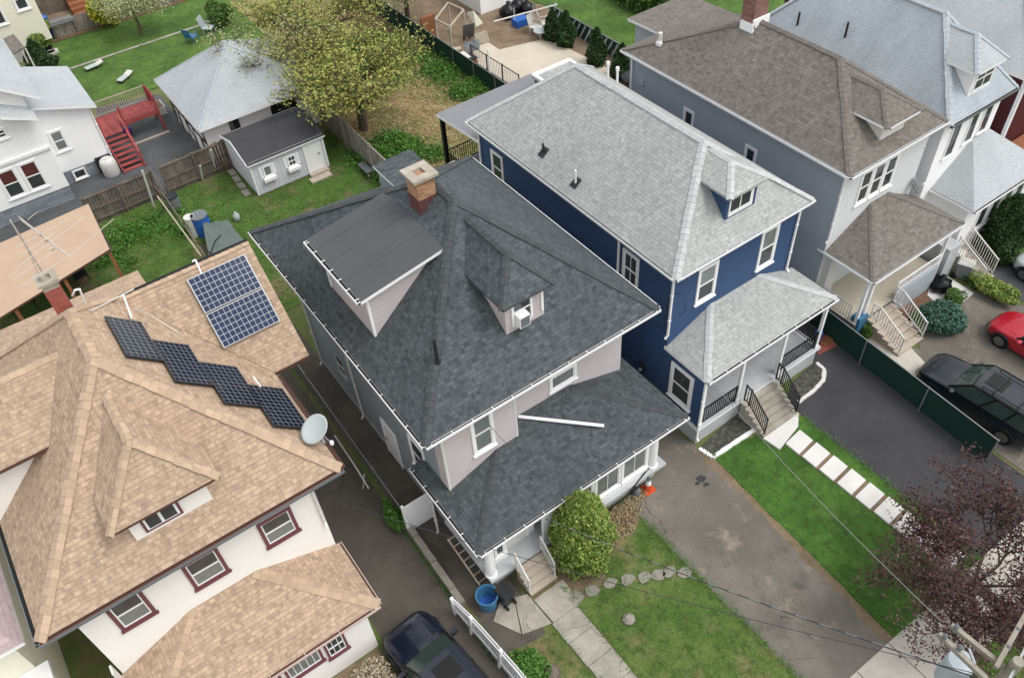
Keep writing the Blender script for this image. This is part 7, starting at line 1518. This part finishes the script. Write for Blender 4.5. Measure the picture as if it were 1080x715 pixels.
c = V(g(1014, 697, 7.6)); m = MB(); m.lathe((c.x, c.y, 6.6), ((.28, 0), (.3, .05), (.3, .95), (.27, 1.02), (.1, 1.06)), 22); m.build('transformer', 'transformer', t); m = MB(); m.box(c.x-.1, 11.4, c.y-.06, c.y+.02, 7.0, 7.1); m.build('bracket', 'grey_metal', t)
for (u, v) in ((996, 672), (1012, 684), (1008, 662), (1062, 684), (1072, 665)):
    p = V(g(u, v, 9.1)); m = MB(); m.lathe((p.x, p.y, 9.08), ((.05, 0), (.05, .04), (.025, .06), (.05, .09), (.05, .12), (.02, .16)), 10); m.build('insulator', 'plastic_grey', t)
def cable(label, pts, r, mat, sag=.0, n=24):
    m = MB(); P = []
    for a, b in zip(pts, pts[1:]):
        a, b = V(a), V(b)
        for i in range(n): f = i/n; P.append(a.lerp(b, f)-V((0, 0, sag*4*f*(1-f))))
    P.append(V(pts[-1])); m.path(P, r, 5); tag(m.build('cable', mat), label, 'cable')
cable('pale service cable from the utility pole to the blue house', [g(993, 655, 8.9), (15.6, 13.6, 4.6)], .009, 'wire', .35)
cable('twisted service cable from the utility pole to the dark porch roof', [(11.2, .6, 8.2), g(576, 547, 3.3)], .016, 'wire_dk', .25); 
m = MB(); A, B_ = V((11.2, .6, 8.2)), V(g(576, 547, 3.3)); N = 40
for i in range(4, N, 2):
    f, f2 = i/N, (i+.9)/N; a = A.lerp(B_, f)-V((0, 0, f*(1-f))); b = A.lerp(B_, f2)-V((0, 0, f2*(1-f2))); m.tube(a+V((0, 0, .02)), b+V((0, 0, .02)), .011, 4)
tag(m.build('cable_wrap', 'wire'), 'pale spiral wrap along the cable to the dark porch roof', 'cable')
cable('thin dark cable from the utility pole to the tan house', [(11.2, .5, 8.5), (2.35, 14.9, 6.0)], .009, 'wire_dk', .4)
cable('thin cable running over the dark roof from the front gutter', [g(545, 480, 3.9), g(495, 425, 6.4), g(462, 470, 6.4)], .008, 'wire_dk', .0, 6)

# ================================================================ PINK-ROOFED HOUSE at the bottom left corner
Ph = thing('pink_roofed_house', 'house with a pinkish roof edge and cream wall in the bottom left corner', 'house', (-10, 18, 0))
walls(Ph, 'wall', ['stucco_cream'], -14, -6.6, 16.9, 27, 0, 4.8)
m = MB(); A, B_, C_, D_ = V((-6.14, 16.4, 5)), V((-6.14, 27.5, 5)), V((-10.3, 23.3, 7.6)), V((-10.3, 20.6, 7.6)); E_, F_ = V((-14.5, 16.4, 5)), V((-14.5, 27.5, 5))
m.poly([A, B_, C_, D_]); m.poly([E_, A, D_]); m.poly([F_, E_, D_, C_]); m.poly([B_, F_, C_]); dz = V((0, 0, -.14))
for p, q in ((E_, A), (A, B_), (B_, F_), (F_, E_)): m.poly([p+dz, q+dz, q, p], 1)
m.poly([F_+dz, B_+dz, A+dz, E_+dz], 1); m.build('roof', ['roof_pink', 'white'], Ph)
m = MB(); m.box(-14, -6.4, 13.6, 16.88, 0, 2.9); m.build('porch_wall', 'stucco_cream', Ph); m = MB(); m.box(-14, -6.25, 13.4, 16.89, 2.9, 3.05); m.build('porch_roof', 'white', Ph)
